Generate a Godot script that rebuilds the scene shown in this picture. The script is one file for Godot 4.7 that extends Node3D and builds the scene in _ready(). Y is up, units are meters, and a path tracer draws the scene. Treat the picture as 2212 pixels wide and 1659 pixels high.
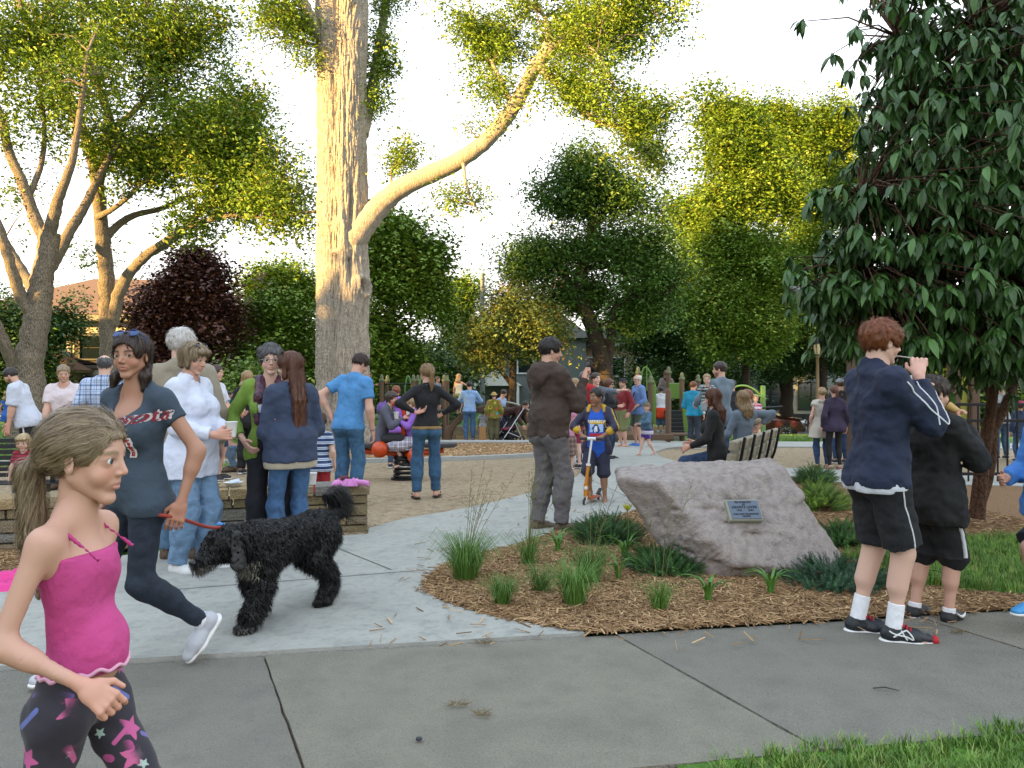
extends Node3D
const F := 1703.0   # focal length for a picture 2212 wide
const EYE := 1.4
var rng := RandomNumberGenerator.new()
var used := {}
var M := {}
var noise := FastNoiseLite.new()

# ---- ground and placing -------------------------------------------------------------------------
func gy(z: float) -> float:
	var d := -z
	if d <= 8.0: return 0.0
	if d <= 24.0: return -0.02 * (d - 8.0)
	if d <= 46.0: return -0.32 - 0.056 * (d - 24.0)
	return -1.552
func at(X: float, d: float, h := 0.0) -> Vector3:
	return Vector3((X - 1106.0) / F * d, gy(-d) + h, -d)
func pt(X: float, Y: float, d: float) -> Vector3:
	return Vector3((X - 1106.0) / F * d, EYE + (829.5 - Y) / F * d, -d)
func gp(X: float, Y: float) -> Vector2:
	var t := (Y - 829.5) / F
	var d := 1.4 / t
	if d > 8.0: d = 1.24 / (t - 0.02)
	if d > 24.0 or d < 0.0: d = 0.376 / maxf(t - 0.056,0.008)
	return Vector2((X - 1106.0) / F * d, -d)
func gps(a: Array) -> PackedVector2Array:
	var r := PackedVector2Array()
	for i in range(0, a.size(),2): r.append(gp(a[i], a[i + 1]))
	return r

# ---- names, things, parts -----------------------------------------------------------------------
func numbered(called: String) -> String:
	var n: int = used.get(called, 0)
	used[called] = n + 1
	return called if n == 0 else "%s_%03d" % [called, n]
func tag(o: Node3D, label := "", category := "", group := "", kind := "") -> Node3D:
	if label: o.set_meta("label", label)
	if category: o.set_meta("category", category)
	if group: o.set_meta("group", group)
	if kind: o.set_meta("kind", kind)
	return o
func thing(called: String, label: String, category: String, where := Vector3.ZERO, turn := 0.0, group := "") -> Node3D:
	var o := Node3D.new()
	o.name = numbered(called)
	add_child(o)
	o.position = where
	o.rotation.y = turn
	tag(o, label, category, group)
	return o
func put(called: String, mesh: Mesh, m: Material, parent: Node = null, where := Transform3D()) -> MeshInstance3D:
	var o := MeshInstance3D.new()
	o.mesh = mesh
	if m: o.material_override = m
	o.transform = where
	if parent == null:
		o.name = numbered(called)
		add_child(o)
	else:
		o.name = called
		parent.add_child(o, true)
	return o
func struct(called: String, mesh: Mesh, m: Material) -> MeshInstance3D:
	var o := put(called, mesh, m)
	o.set_meta("kind","structure")
	return o
func many(called: String, mesh: Mesh, m: Material, xs: Array, parent: Node = null, cols := []) -> MultiMeshInstance3D:
	var mm := MultiMesh.new()
	mm.transform_format = MultiMesh.TRANSFORM_3D
	mm.use_colors = cols.size() > 0
	mm.mesh = mesh
	mm.instance_count = xs.size()
	for i in xs.size():
		mm.set_instance_transform(i, xs[i])
		if cols.size() > 0: mm.set_instance_color(i, cols[i])
	var o := MultiMeshInstance3D.new()
	o.multimesh = mm
	o.material_override = m
	if parent == null:
		o.name = numbered(called)
		add_child(o)
	else:
		o.name = called
		parent.add_child(o, true)
	o.set_meta("kind","stuff")
	return o

# ---- materials ----------------------------------------------------------------------------------
func C(hex: String) -> Color: return Color.html(hex)
func mat(c: Color, rough := 0.8, metal := 0.0) -> StandardMaterial3D:
	var m := StandardMaterial3D.new()
	m.albedo_color = c
	m.roughness = rough
	m.metallic = metal
	return m
func mc(hex: String, rough := 0.8, metal := 0.0) -> StandardMaterial3D: return mat(Color.html(hex), rough, metal)
func V(x: float, y: float, z: float) -> Vector3: return Vector3(x, y, z)
func O(x: float, y: float, z: float) -> Transform3D: return Transform3D(Basis.IDENTITY, Vector3(x, y, z))
func tex(freq: float, cols: Array, octaves := 4, size := 512, sd := 1, kind := FastNoiseLite.TYPE_SIMPLEX_SMOOTH) -> NoiseTexture2D:
	var n := FastNoiseLite.new()
	n.noise_type = kind
	n.frequency = freq
	n.fractal_octaves = octaves
	n.seed = sd
	var t := NoiseTexture2D.new()
	t.width = size
	t.height = size
	t.seamless = true
	t.noise = n
	var g := Gradient.new()
	var off := PackedFloat32Array()
	var cs := PackedColorArray()
	for i in cols.size():
		off.append(float(i) / (cols.size() - 1))
		cs.append(cols[i])
	g.offsets = off
	g.colors = cs
	t.color_ramp = g
	return t
func bumps(freq: float, strength: float, size := 512, sd := 1, octaves := 4) -> NoiseTexture2D:
	var t := tex(freq, [Color.BLACK, Color.WHITE], octaves, size, sd)
	t.as_normal_map = true
	t.bump_strength = strength
	return t
func surf(cols: Array, freq: float, scale: float, rough := 0.9, relief: Texture2D = null, relief_scale := 1.0, octaves := 5, sd := 1, world := true) -> StandardMaterial3D:
	var m := StandardMaterial3D.new()
	m.roughness = rough
	m.albedo_texture = tex(freq, cols, octaves, 512, sd)
	m.uv1_triplanar = true
	m.uv1_world_triplanar = world
	m.uv1_scale = Vector3.ONE * scale
	if relief:
		m.normal_enabled = true
		m.normal_texture = relief
		m.normal_scale = relief_scale
	return m
func detail(m: StandardMaterial3D, t: Texture2D, scale: float) -> StandardMaterial3D:
	m.detail_enabled = true
	m.detail_blend_mode = BaseMaterial3D.BLEND_MODE_MUL
	m.detail_albedo = t
	m.detail_uv_layer = BaseMaterial3D.DETAIL_UV_2
	m.uv2_triplanar = true
	m.uv2_world_triplanar = m.uv1_world_triplanar
	m.uv2_scale = Vector3.ONE * scale
	return m

# ---- mesh building ------------------------------------------------------------------------------
func st() -> SurfaceTool:
	var s := SurfaceTool.new()
	s.begin(Mesh.PRIMITIVE_TRIANGLES)
	return s
func quad(s: SurfaceTool, a: Vector3, b: Vector3, c: Vector3, d: Vector3) -> void:
	for v: Vector3 in [a, b, c, a, c, d]: s.add_vertex(v)
func done(s: SurfaceTool) -> ArrayMesh:
	s.generate_normals()
	return s.commit()
func box(size: Vector3, bev := 0.006, xf := Transform3D(), s: SurfaceTool = null) -> ArrayMesh:
	var own := s == null
	if own: s = st()
	s.set_smooth_group(-1)
	var h := size * 0.5
	bev = minf(bev, minf(h.x, minf(h.y, h.z)) * 0.9)
	var e := h - Vector3.ONE * bev
	for ax in 3:
		var u := (ax + 1) % 3
		var w := (ax + 2) % 3
		for sg: float in [-1.0,1.0]:
			var q := []
			for k in 4:
				var p := Vector3.ZERO
				p[ax] = h[ax] * sg
				p[u] = e[u] * (1.0 if k == 1 or k == 2 else -1.0)
				p[w] = e[w] * (1.0 if k >= 2 else -1.0)
				q.append(xf * p)
			if sg > 0: q.reverse()
			quad(s, q[0], q[1], q[2], q[3])
			for su: float in [-1.0,1.0]:
				var a := Vector3.ZERO
				a[ax] = h[ax] * sg; a[u] = e[u] * su; a[w] = -e[w]
				var b := a; b[w] = e[w]
				var c := Vector3.ZERO
				c[ax] = e[ax] * sg; c[u] = h[u] * su; c[w] = e[w]
				var d := c; d[w] = -e[w]
				if sg * su > 0: quad(s, xf * a, xf * b, xf * c, xf * d)
				else: quad(s, xf * d, xf * c, xf * b, xf * a)
	for sx: float in [-1.0,1.0]:
		for sy: float in [-1.0,1.0]:
			for sz: float in [-1.0,1.0]:
				var a := xf * Vector3(h.x * sx, e.y * sy, e.z * sz)
				var b := xf * Vector3(e.x * sx, h.y * sy, e.z * sz)
				var c := xf * Vector3(e.x * sx, e.y * sy, h.z * sz)
				for v: Vector3 in ([a, c, b] if sx * sy * sz > 0 else [a, b, c]): s.add_vertex(v)
	return done(s) if own else null
func tube(pts: Array, radii: Array, sides := 8, s: SurfaceTool = null, caps := true, closed := false) -> ArrayMesh:
	var own := s == null
	if own: s = st()
	s.set_smooth_group(0)
	var n := pts.size()
	var rings := []
	var up := Vector3.UP
	var last := Vector3.ZERO
	for i in n:
		var p: Vector3 = pts[i]
		var a: Vector3 = pts[i - 1] if i > 0 else (pts[n - 2] if closed else p)
		var b: Vector3 = pts[i + 1] if i < n - 1 else (pts[1] if closed else p)
		var t := (b - a).normalized()
		if i == 0:
			up = t.cross(Vector3(0.31,0.1,0.95) if absf(t.y) > 0.9 else Vector3.UP).normalized()
		else:
			up = (up - t * up.dot(t)).normalized()
		var w := t.cross(up)
		var r: float = radii[mini(i, radii.size() - 1)]
		var ring := []
		for k in sides:
			var ang := TAU * k / sides
			ring.append(p + (up * cos(ang) + w * sin(ang)) * r)
		rings.append(ring)
		last = t
	for i in n - 1:
		for k in sides:
			var k2 := (k + 1) % sides
			quad(s, rings[i][k], rings[i + 1][k], rings[i + 1][k2], rings[i][k2])
	if caps and not closed:
		for k in range(1, sides - 1):
			for v: Vector3 in [rings[0][0], rings[0][k], rings[0][k + 1], rings[n - 1][0], rings[n - 1][k + 1], rings[n - 1][k]]:
				s.set_smooth_group(-1)
				s.add_vertex(v)
	return done(s) if own else null
func lathe(prof: Array, sides := 16, xf := Transform3D(), s: SurfaceTool = null) -> ArrayMesh:
	var own := s == null
	if own: s = st()
	s.set_smooth_group(-1)
	for i in prof.size() - 1:
		var a: Vector2 = prof[i]
		var b: Vector2 = prof[i + 1]
		s.set_smooth_group(0 if absf(b.y - a.y) > 0.3 * absf(b.x - a.x) else -1)
		for k in sides:
			var t0 := TAU * k / sides
			var t1 := TAU * (k + 1) / sides
			var p := [Vector3(cos(t0) * a.x, a.y, sin(t0) * a.x), Vector3(cos(t0) * b.x, b.y, sin(t0) * b.x), Vector3(cos(t1) * b.x, b.y, sin(t1) * b.x), Vector3(cos(t1) * a.x, a.y, sin(t1) * a.x)]
			if b.x > 1e-5: for q: int in [0,2,1]: s.add_vertex(xf * p[q])
			if a.x > 1e-5: for q: int in [0,3,2]: s.add_vertex(xf * p[q])
	return done(s) if own else null
func extrude(poly: PackedVector2Array, depth: float, xf := Transform3D(), s: SurfaceTool = null) -> ArrayMesh:
	var own := s == null
	if own: s = st()
	s.set_smooth_group(-1)
	if Geometry2D.is_polygon_clockwise(poly): poly.reverse()
	var tri := Geometry2D.triangulate_polygon(poly)
	var h := depth * 0.5
	for i in range(0, tri.size(),3):
		var q := [poly[tri[i]], poly[tri[i + 1]], poly[tri[i + 2]]]
		if (q[1] - q[0]).cross(q[2] - q[0]) < 0: q.reverse()
		for k: int in [0,2,1]: s.add_vertex(xf * Vector3(q[k].x, q[k].y, h))
		for k: int in [0,1,2]: s.add_vertex(xf * Vector3(q[k].x, q[k].y, -h))
	for i in poly.size():
		var a := poly[i]
		var b := poly[(i + 1) % poly.size()]
		quad(s, xf * Vector3(a.x, a.y, h), xf * Vector3(b.x, b.y, h), xf * Vector3(b.x, b.y, -h), xf * Vector3(a.x, a.y, -h))
	return done(s) if own else null
func slab(poly: PackedVector2Array, up: float, thick := 0.08, s: SurfaceTool = null) -> ArrayMesh:
	var own := s == null
	if own: s = st()
	s.set_smooth_group(-1)
	for band: Vector2 in [Vector2(-8,60), Vector2(-24,-8), Vector2(-46,-24), Vector2(-400,-46)]:
		var strip := PackedVector2Array([Vector2(-400, band.x), Vector2(400, band.x), Vector2(400, band.y), Vector2(-400, band.y)])
		for piece in Geometry2D.intersect_polygons(poly, strip):
			if Geometry2D.is_polygon_clockwise(piece): piece.reverse()
			var tri := Geometry2D.triangulate_polygon(piece)
			for i in range(0, tri.size(),3):
				var q := [piece[tri[i]], piece[tri[i + 1]], piece[tri[i + 2]]]
				if (q[1] - q[0]).cross(q[2] - q[0]) < 0: q.reverse()
				for v: Vector2 in q: s.add_vertex(Vector3(v.x, gy(v.y) + up, v.y))
			if thick > 0.0:
				for i in piece.size():
					var a := piece[i]
					var b := piece[(i + 1) % piece.size()]
					var va := Vector3(a.x, gy(a.y) + up, a.y)
					var vb := Vector3(b.x, gy(b.y) + up, b.y)
					quad(s, va, va + Vector3.DOWN * thick, vb + Vector3.DOWN * thick, vb)
	return done(s) if own else null
func smooth(a: Array, steps := 6) -> Array:
	var r := []
	for i in a.size() - 1:
		var p0 = a[maxi(i - 1,0)]
		var p3 = a[mini(i + 2, a.size() - 1)]
		for k in steps:
			r.append(a[i].cubic_interpolate(a[i + 1], p0, p3, float(k) / steps))
	r.append(a[a.size() - 1])
	return r
func smoothf(a: Array, steps := 6) -> Array:
	var r := []
	for i in a.size() - 1:
		for k in steps: r.append(lerpf(a[i], a[i + 1], float(k) / steps))
	r.append(a[a.size() - 1])
	return r

# ---- bodies: a distance field on a grid, meshed as surface nets ------------------------------------
class Field:
	var o: Vector3
	var c: float
	var nx: int
	var ny: int
	var nz: int
	var v: PackedFloat32Array
	var verts := PackedVector3Array()
	var norms := PackedVector3Array()
	var index := PackedInt32Array()
	func _init(lo: Vector3, hi: Vector3, cell: float) -> void:
		c = cell
		o = lo - Vector3.ONE * cell * 2.0
		nx = int((hi.x - lo.x) / c) + 5
		ny = int((hi.y - lo.y) / c) + 5
		nz = int((hi.z - lo.z) / c) + 5
		v.resize(nx * ny * nz)
		v.fill(1.0)
	func bone(a: Vector3, b: Vector3, ra: float, rb: float, k := 0.02, ax := Vector3.ZERO, fl := 1.0, flat := 0, sub := false) -> void:
		var m := maxf(ra, rb) * maxf(1.0, fl) + k + c * 2.5
		var x0 := maxi(0, int((minf(a.x, b.x) - m - o.x) / c))
		var x1 := mini(nx - 1, int((maxf(a.x, b.x) + m - o.x) / c) + 1)
		var y0 := maxi(0, int((minf(a.y, b.y) - m - o.y) / c))
		var y1 := mini(ny - 1, int((maxf(a.y, b.y) + m - o.y) / c) + 1)
		var z0 := maxi(0, int((minf(a.z, b.z) - m - o.z) / c))
		var z1 := mini(nz - 1, int((maxf(a.z, b.z) + m - o.z) / c) + 1)
		var ab := b - a
		var l := ab.length()
		var il := 1.0 / (l * l) if l > 1e-6 else 0.0
		var dir := ab / l if l > 1e-6 else Vector3.ZERO
		var squash := (1.0 / fl - 1.0)
		var dr := rb - ra
		var ik := 1.0 / maxf(k, 1e-5)
		var axn := ax.normalized()
		if l > 1e-6: axn = (axn - dir * axn.dot(dir)).normalized()
		for z in range(z0, z1 + 1):
			for y in range(y0, y1 + 1):
				var i := (z * ny + y) * nx + x0
				var p := Vector3(o.x + x0 * c, o.y + y * c, o.z + z * c) - a
				for x in range(x0, x1 + 1):
					var t := clampf(p.dot(ab) * il, 0.0,1.0)
					var q := p - ab * t
					if fl != 1.0: q += axn * (q.dot(axn) * squash)
					var d := q.length() - (ra + dr * t)
					if flat:
						if flat & 1: d = maxf(d, p.dot(dir) - l)
						if flat & 2: d = maxf(d, -p.dot(dir))
					var w := v[i]
					if sub:
						var h := maxf(k - absf(w + d),0.0) * ik
						v[i] = maxf(w, -d) + h * h * k * 0.25
					else:
						var h := maxf(k - absf(w - d),0.0) * ik
						v[i] = minf(w, d) - h * h * k * 0.25
					p.x += c
					i += 1
	func ell(ce: Vector3, r: Vector3, k := 0.02, bs := Basis(), sub := false) -> void:
		var rm := maxf(r.x, maxf(r.y, r.z))
		var m := rm + k + c * 2.5
		var x0 := maxi(0, int((ce.x - m - o.x) / c))
		var x1 := mini(nx - 1, int((ce.x + m - o.x) / c) + 1)
		var y0 := maxi(0, int((ce.y - m - o.y) / c))
		var y1 := mini(ny - 1, int((ce.y + m - o.y) / c) + 1)
		var z0 := maxi(0, int((ce.z - m - o.z) / c))
		var z1 := mini(nz - 1, int((ce.z + m - o.z) / c) + 1)
		var inv := bs.transposed()
		var ir := Vector3.ONE / r
		var ik := 1.0 / maxf(k, 1e-5)
		for z in range(z0, z1 + 1):
			for y in range(y0, y1 + 1):
				var i := (z * ny + y) * nx + x0
				for x in range(x0, x1 + 1):
					var p := inv * (Vector3(o.x + x * c, o.y + y * c, o.z + z * c) - ce)
					var q := p * ir
					var ql := q.length()
					var d := (ql - 1.0) * ql / maxf((q * ir).length(),1e-5)
					var w := v[i]
					if sub:
						var h := maxf(k - absf(w + d),0.0) * ik
						v[i] = maxf(w, -d) + h * h * k * 0.25
					else:
						var h := maxf(k - absf(w - d),0.0) * ik
						v[i] = minf(w, d) - h * h * k * 0.25
					i += 1
	func plane(p: Vector3, n: Vector3) -> void:
		n = n.normalized()
		var off := p.dot(n)
		var i := 0
		for z in nz:
			for y in ny:
				var d := Vector3(o.x, o.y + y * c, o.z + z * c).dot(n) - off
				for x in nx:
					if d > v[i]: v[i] = d
					d += n.x * c
					i += 1
	func rough(n: FastNoiseLite, amp: float, sc: Vector3, sh := 0.0) -> void:
		var lim := c * 5.0 + amp
		var i := 0
		for z in nz:
			for y in ny:
				for x in nx:
					var w := v[i]
					if w < lim and w > -lim:
						v[i] = w + amp * n.get_noise_3d((o.x + x * c) * sc.x + sh, (o.y + y * c) * sc.y + sh, (o.z + z * c) * sc.z)
					i += 1
	func at(p: Vector3) -> float:
		var q := (p - o) / c
		var x := clampi(int(q.x),0, nx - 2)
		var y := clampi(int(q.y),0, ny - 2)
		var z := clampi(int(q.z),0, nz - 2)
		var f := q - Vector3(x, y, z)
		var i := (z * ny + y) * nx + x
		var s := nx * ny
		var a := lerpf(lerpf(v[i], v[i + 1], f.x), lerpf(v[i + nx], v[i + nx + 1], f.x), f.y)
		var b := lerpf(lerpf(v[i + s], v[i + s + 1], f.x), lerpf(v[i + s + nx], v[i + s + nx + 1], f.x), f.y)
		return lerpf(a, b, f.z)
	func mesh() -> void:
		var sy := nx
		var sz := nx * ny
		var ids := PackedInt32Array()
		ids.resize(nx * ny * nz)
		ids.fill(-1)
		var act := PackedInt32Array()
		var lim := c * 3.2
		for z in nz - 1:
			for y in ny - 1:
				var i := z * sz + y * sy - 1
				for x in nx - 1:
					i += 1
					var v0 := v[i]
					if v0 > lim or v0 < -lim: continue
					var v1 := v[i + 1]
					var v2 := v[i + sy]
					var v3 := v[i + sy + 1]
					var v4 := v[i + sz]
					var v5 := v[i + sz + 1]
					var v6 := v[i + sz + sy]
					var v7 := v[i + sz + sy + 1]
					var mask := int(v0 < 0) + int(v1 < 0) + int(v2 < 0) + int(v3 < 0) + int(v4 < 0) + int(v5 < 0) + int(v6 < 0) + int(v7 < 0)
					if mask == 0 or mask == 8: continue
					var s := Vector3.ZERO
					var n := 0
					if (v0 < 0) != (v1 < 0): s += Vector3(v0 / (v0 - v1),0,0); n += 1
					if (v2 < 0) != (v3 < 0): s += Vector3(v2 / (v2 - v3),1,0); n += 1
					if (v4 < 0) != (v5 < 0): s += Vector3(v4 / (v4 - v5),0,1); n += 1
					if (v6 < 0) != (v7 < 0): s += Vector3(v6 / (v6 - v7),1,1); n += 1
					if (v0 < 0) != (v2 < 0): s += Vector3(0, v0 / (v0 - v2),0); n += 1
					if (v1 < 0) != (v3 < 0): s += Vector3(1, v1 / (v1 - v3),0); n += 1
					if (v4 < 0) != (v6 < 0): s += Vector3(0, v4 / (v4 - v6),1); n += 1
					if (v5 < 0) != (v7 < 0): s += Vector3(1, v5 / (v5 - v7),1); n += 1
					if (v0 < 0) != (v4 < 0): s += Vector3(0,0, v0 / (v0 - v4)); n += 1
					if (v1 < 0) != (v5 < 0): s += Vector3(1,0, v1 / (v1 - v5)); n += 1
					if (v2 < 0) != (v6 < 0): s += Vector3(0,1, v2 / (v2 - v6)); n += 1
					if (v3 < 0) != (v7 < 0): s += Vector3(1,1, v3 / (v3 - v7)); n += 1
					ids[i] = verts.size()
					act.append(i)
					verts.append(o + (Vector3(x, y, z) + s / n) * c)
					norms.append(Vector3(v1 + v3 + v5 + v7 - v0 - v2 - v4 - v6, v2 + v3 + v6 + v7 - v0 - v1 - v4 - v5, v4 + v5 + v6 + v7 - v0 - v1 - v2 - v3).normalized())
		for i in act:
			var neg := v[i] < 0
			var here := ids[i]
			if (v[i + 1] < 0) != neg: face(here, ids[i - sy], ids[i - sy - sz], ids[i - sz], neg)
			if (v[i + sy] < 0) != neg: face(here, ids[i - sz], ids[i - sz - 1], ids[i - 1], neg)
			if (v[i + sz] < 0) != neg: face(here, ids[i - 1], ids[i - 1 - sy], ids[i - sy], neg)
	func face(a: int, b: int, cc: int, d: int, neg: bool) -> void:
		if b < 0 or cc < 0 or d < 0: return
		if neg:
			index.append_array([a, cc, b, a, d, cc])
		else:
			index.append_array([a, b, cc, a, cc, d])
	func arrays() -> Array:
		var a := []
		a.resize(Mesh.ARRAY_MAX)
		a[Mesh.ARRAY_VERTEX] = verts
		a[Mesh.ARRAY_NORMAL] = norms
		a[Mesh.ARRAY_INDEX] = index
		return a
func join(list: Array) -> Array:
	var vs := PackedVector3Array()
	var ns := PackedVector3Array()
	var cs := PackedColorArray()
	var ix := PackedInt32Array()
	for e: Array in list:
		var base := vs.size()
		vs.append_array(e[Mesh.ARRAY_VERTEX])
		ns.append_array(e[Mesh.ARRAY_NORMAL])
		if e[Mesh.ARRAY_COLOR] != null: cs.append_array(e[Mesh.ARRAY_COLOR])
		for i: int in e[Mesh.ARRAY_INDEX]: ix.append(i + base)
	var a := []
	a.resize(Mesh.ARRAY_MAX)
	a[Mesh.ARRAY_VERTEX] = vs
	a[Mesh.ARRAY_NORMAL] = ns
	a[Mesh.ARRAY_INDEX] = ix
	if cs.size() == vs.size(): a[Mesh.ARRAY_COLOR] = cs
	return a
func solid(arr: Array) -> ArrayMesh:
	var m := ArrayMesh.new()
	if arr[Mesh.ARRAY_VERTEX].size() > 2: m.add_surface_from_arrays(Mesh.PRIMITIVE_TRIANGLES, arr)
	return m

# ---- people ---------------------------------------------------------------------------------------
func ik(a: Vector3, t: Vector3, l1: float, l2: float, hint: Vector3) -> Array:
	var d := t - a
	var l := clampf(d.length(), absf(l1 - l2) + 0.01, (l1 + l2) * 0.998)
	d = d.normalized()
	var x := (l1 * l1 - l2 * l2 + l * l) / (2.0 * l)
	var y := sqrt(maxf(l1 * l1 - x * x, 0.0))
	var w := (hint - d * hint.dot(d)).normalized()
	return [a + d * x + w * y, a + d * l]
func v3(a: Array) -> Vector3: return Vector3(a[0], a[1], a[2])
func skeleton(s: Dictionary) -> Dictionary:
	var H: float = s.h
	var kid: float = s.get("kid",0.0)
	var fem: float = s.get("fem",0.0)
	var J := {}
	var hip := lerpf(0.515,0.43, kid) * H
	var sh := lerpf(0.82,0.765, kid) * H
	var knee := lerpf(0.283,0.23, kid) * H
	var ank := lerpf(0.045,0.05, kid) * H
	var sw: float = lerpf(lerpf(0.103,0.088, fem),0.094, kid) * H * s.get("wide",1.0)
	var hw := lerpf(0.050,0.052, fem) * H
	J.hh = lerpf(0.134,0.21, kid) * H
	var pel := Vector3(0, hip - s.get("drop",0.008) * H, 0)
	if s.has("pel"): pel = v3(s.pel) * H
	var lean: Array = s.get("lean",[0,0,0])   # forward, to its left, twist to its left, degrees
	var R := Basis(Vector3.UP, deg_to_rad(lean[2])) * Basis(Vector3.BACK, -deg_to_rad(lean[1])) * Basis(Vector3.RIGHT, deg_to_rad(lean[0]))
	var Rp := Basis(Vector3.UP, deg_to_rad(lean[2] * 0.3)) * Basis(Vector3.RIGHT, deg_to_rad(lean[0] * 0.5))
	if s.has("pel") and s.get("seated", false): Rp = Basis.IDENTITY
	J.pel = pel
	J.R = R
	J.Rp = Rp
	var tl := sh - hip
	J.waist = pel + (R.slerp(Rp, 0.5) * Vector3(0, tl * 0.36,0.004 * H))
	J.chest = pel + R * Vector3(0, tl * 0.72,0.002 * H)
	J.neck = pel + R * Vector3(0, tl + 0.012 * H, -0.012 * H)
	J.hipl = pel + Rp * Vector3(hw, 0,0)
	J.hipr = pel + Rp * Vector3(-hw, 0,0)
	J.shl = pel + R * Vector3(sw, tl - 0.012 * H, -0.008 * H) + v3(s.get("shl",[0,0,0])) * H
	J.shr = pel + R * Vector3(-sw, tl - 0.012 * H, -0.008 * H) + v3(s.get("shr",[0,0,0])) * H
	var hd: Array = s.get("head",[0,0,0])   # to its left, down, tilt
	J.HB = Basis(Vector3.UP, deg_to_rad(hd[0])) * Basis(Vector3.RIGHT, deg_to_rad(hd[1] + lean[0] * 0.35)) * Basis(Vector3.BACK, deg_to_rad(hd[2] if hd.size() > 2 else 0))
	var nl: float = H - J.hh - sh - 0.012 * H
	var nt: Vector3 = J.neck + R * Vector3(0, nl + J.hh * 0.22, H * 0.016 + J.hh * 0.03)
	J.nt = nt
	J.ho = nt - J.HB * Vector3(0, J.hh * 0.22,0)   # chin level, under the middle of the skull
	var ua := lerpf(0.176,0.165, kid) * H
	var fa := lerpf(0.152,0.14, kid) * H
	for sd: String in ["l","r"]:
		var g := 1.0 if sd == "l" else -1.0
		var t: Vector3 = v3(s["h" + sd]) * H if s.has("h" + sd) else Vector3(g * (sw + 0.055 * H), sh - 0.318 * H, 0.02 * H) + (J["sh" + sd] - Vector3(g * sw, sh, 0)) * Vector3(1,0,1)
		var hint: Vector3 = v3(s["e" + sd]) if s.has("e" + sd) else Vector3(g * 0.5,-0.15,-1)
		var r := ik(J["sh" + sd], t, ua, fa, hint)
		J["el" + sd] = r[0]
		J["wr" + sd] = r[1]
		var f: Vector3 = v3(s["f" + sd]) if s.has("f" + sd) else (r[1] - r[0])
		f = f.normalized()
		var th: Vector3 = v3(s["t" + sd]) if s.has("t" + sd) else Vector3(-g * 0.35,0.05,1)
		th = (th - f * th.dot(f)).normalized()
		J["hf" + sd] = f
		J["ht" + sd] = th
		J["hn" + sd] = f.cross(th) * g
		var an: Vector3 = v3(s["a" + sd]) * H if s.has("a" + sd) else Vector3(g * 0.058 * H, ank, -0.01 * H)
		r = ik(J["hip" + sd], an, hip - knee, knee - ank, v3(s["k" + sd]) if s.has("k" + sd) else Vector3(g * 0.12,0,1))
		J["kn" + sd] = r[0]
		J["an" + sd] = r[1]
		var toe: Array = s.get("o" + sd, [g * 9.0,0.0])   # toes out to its left, heel up
		J["fd" + sd] = Basis(Vector3.UP, deg_to_rad(toe[0])) * Basis(Vector3.RIGHT, deg_to_rad(toe[1])) * Vector3(0,0,1)
		J["fu" + sd] = Basis(Vector3.UP, deg_to_rad(toe[0])) * Basis(Vector3.RIGHT, deg_to_rad(toe[1])) * Vector3(0,1,0)
	return J
func tint(f: Field, fn: Callable) -> Array:
	var a := f.arrays()
	var cs := PackedColorArray()
	cs.resize(f.verts.size())
	for i in f.verts.size(): cs[i] = fn.call(f.verts[i], f.norms[i])
	a[Mesh.ARRAY_COLOR] = cs
	return a
func flatc(f: Field, c: Color) -> Array:
	var a := f.arrays()
	var cs := PackedColorArray()
	cs.resize(f.verts.size())
	cs.fill(c)
	a[Mesh.ARRAY_COLOR] = cs
	return a
func torso(f: Field, s: Dictionary, J: Dictionary, g: float, low := true) -> void:
	var H: float = s.h
	var fem: float = s.get("fem",0.0)
	var kid: float = s.get("kid",0.0)
	var b: float = s.get("bulk",0.94)
	var R: Basis = J.R
	var k := 0.028 * H
	var fz := R.z
	var bel: float = s.get("belly",0.0) + kid * kid * 0.35
	var up := R.y * H
	var sx := R.x * H
	var cw := lerpf(0.060,0.052, fem) * b * H
	for g2: float in [-1.0,1.0]:
		var shj: Vector3 = J["shl" if g2 > 0 else "shr"]
		f.bone(J.waist + sx * lerpf(0.031,0.024, fem) * b * g2 - up * 0.04, J.chest + sx * lerpf(0.040,0.030, fem) * g2 * b, lerpf(0.052,0.045, fem) * H * b + g, cw + g, k, fz, 0.95)
		f.bone(J.chest + sx * 0.035 * g2, shj - sx * 0.016 * g2 - up * 0.014,0.05 * H * b + g, 0.033 * H + g, k, fz, 0.9)
		f.bone(shj - up * 0.006 - sx * 0.01 * g2, J.neck + sx * 0.012 * g2 + up * 0.012,0.024 * H + g, 0.022 * H + g * 0.8, k * 0.7)
		if fem > 0.3 and kid < 0.4:
			f.ell(J.chest + R * Vector3(0.042 * g2,-0.018,0.054) * H, Vector3(0.036,0.038,0.036) * H + Vector3.ONE * g, 0.025 * H, R)
	f.bone(J.chest + up * 0.02, J.neck - up * 0.005,0.05 * H + g, 0.03 * H + g, k)
	if bel > 0.0: f.ell(J.waist + R * Vector3(0,-0.02,0.03 + bel * 0.02) * H, Vector3(0.075,0.085,0.055 + 0.03 * bel) * H * b + Vector3.ONE * g, k, R)
	if low:
		f.bone(J.waist - up * 0.05, J.pel + J.Rp * Vector3(0,0.03 * H, 0),0.06 * H * b + g, 0.066 * H * b + g, k, fz, 0.88)
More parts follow.
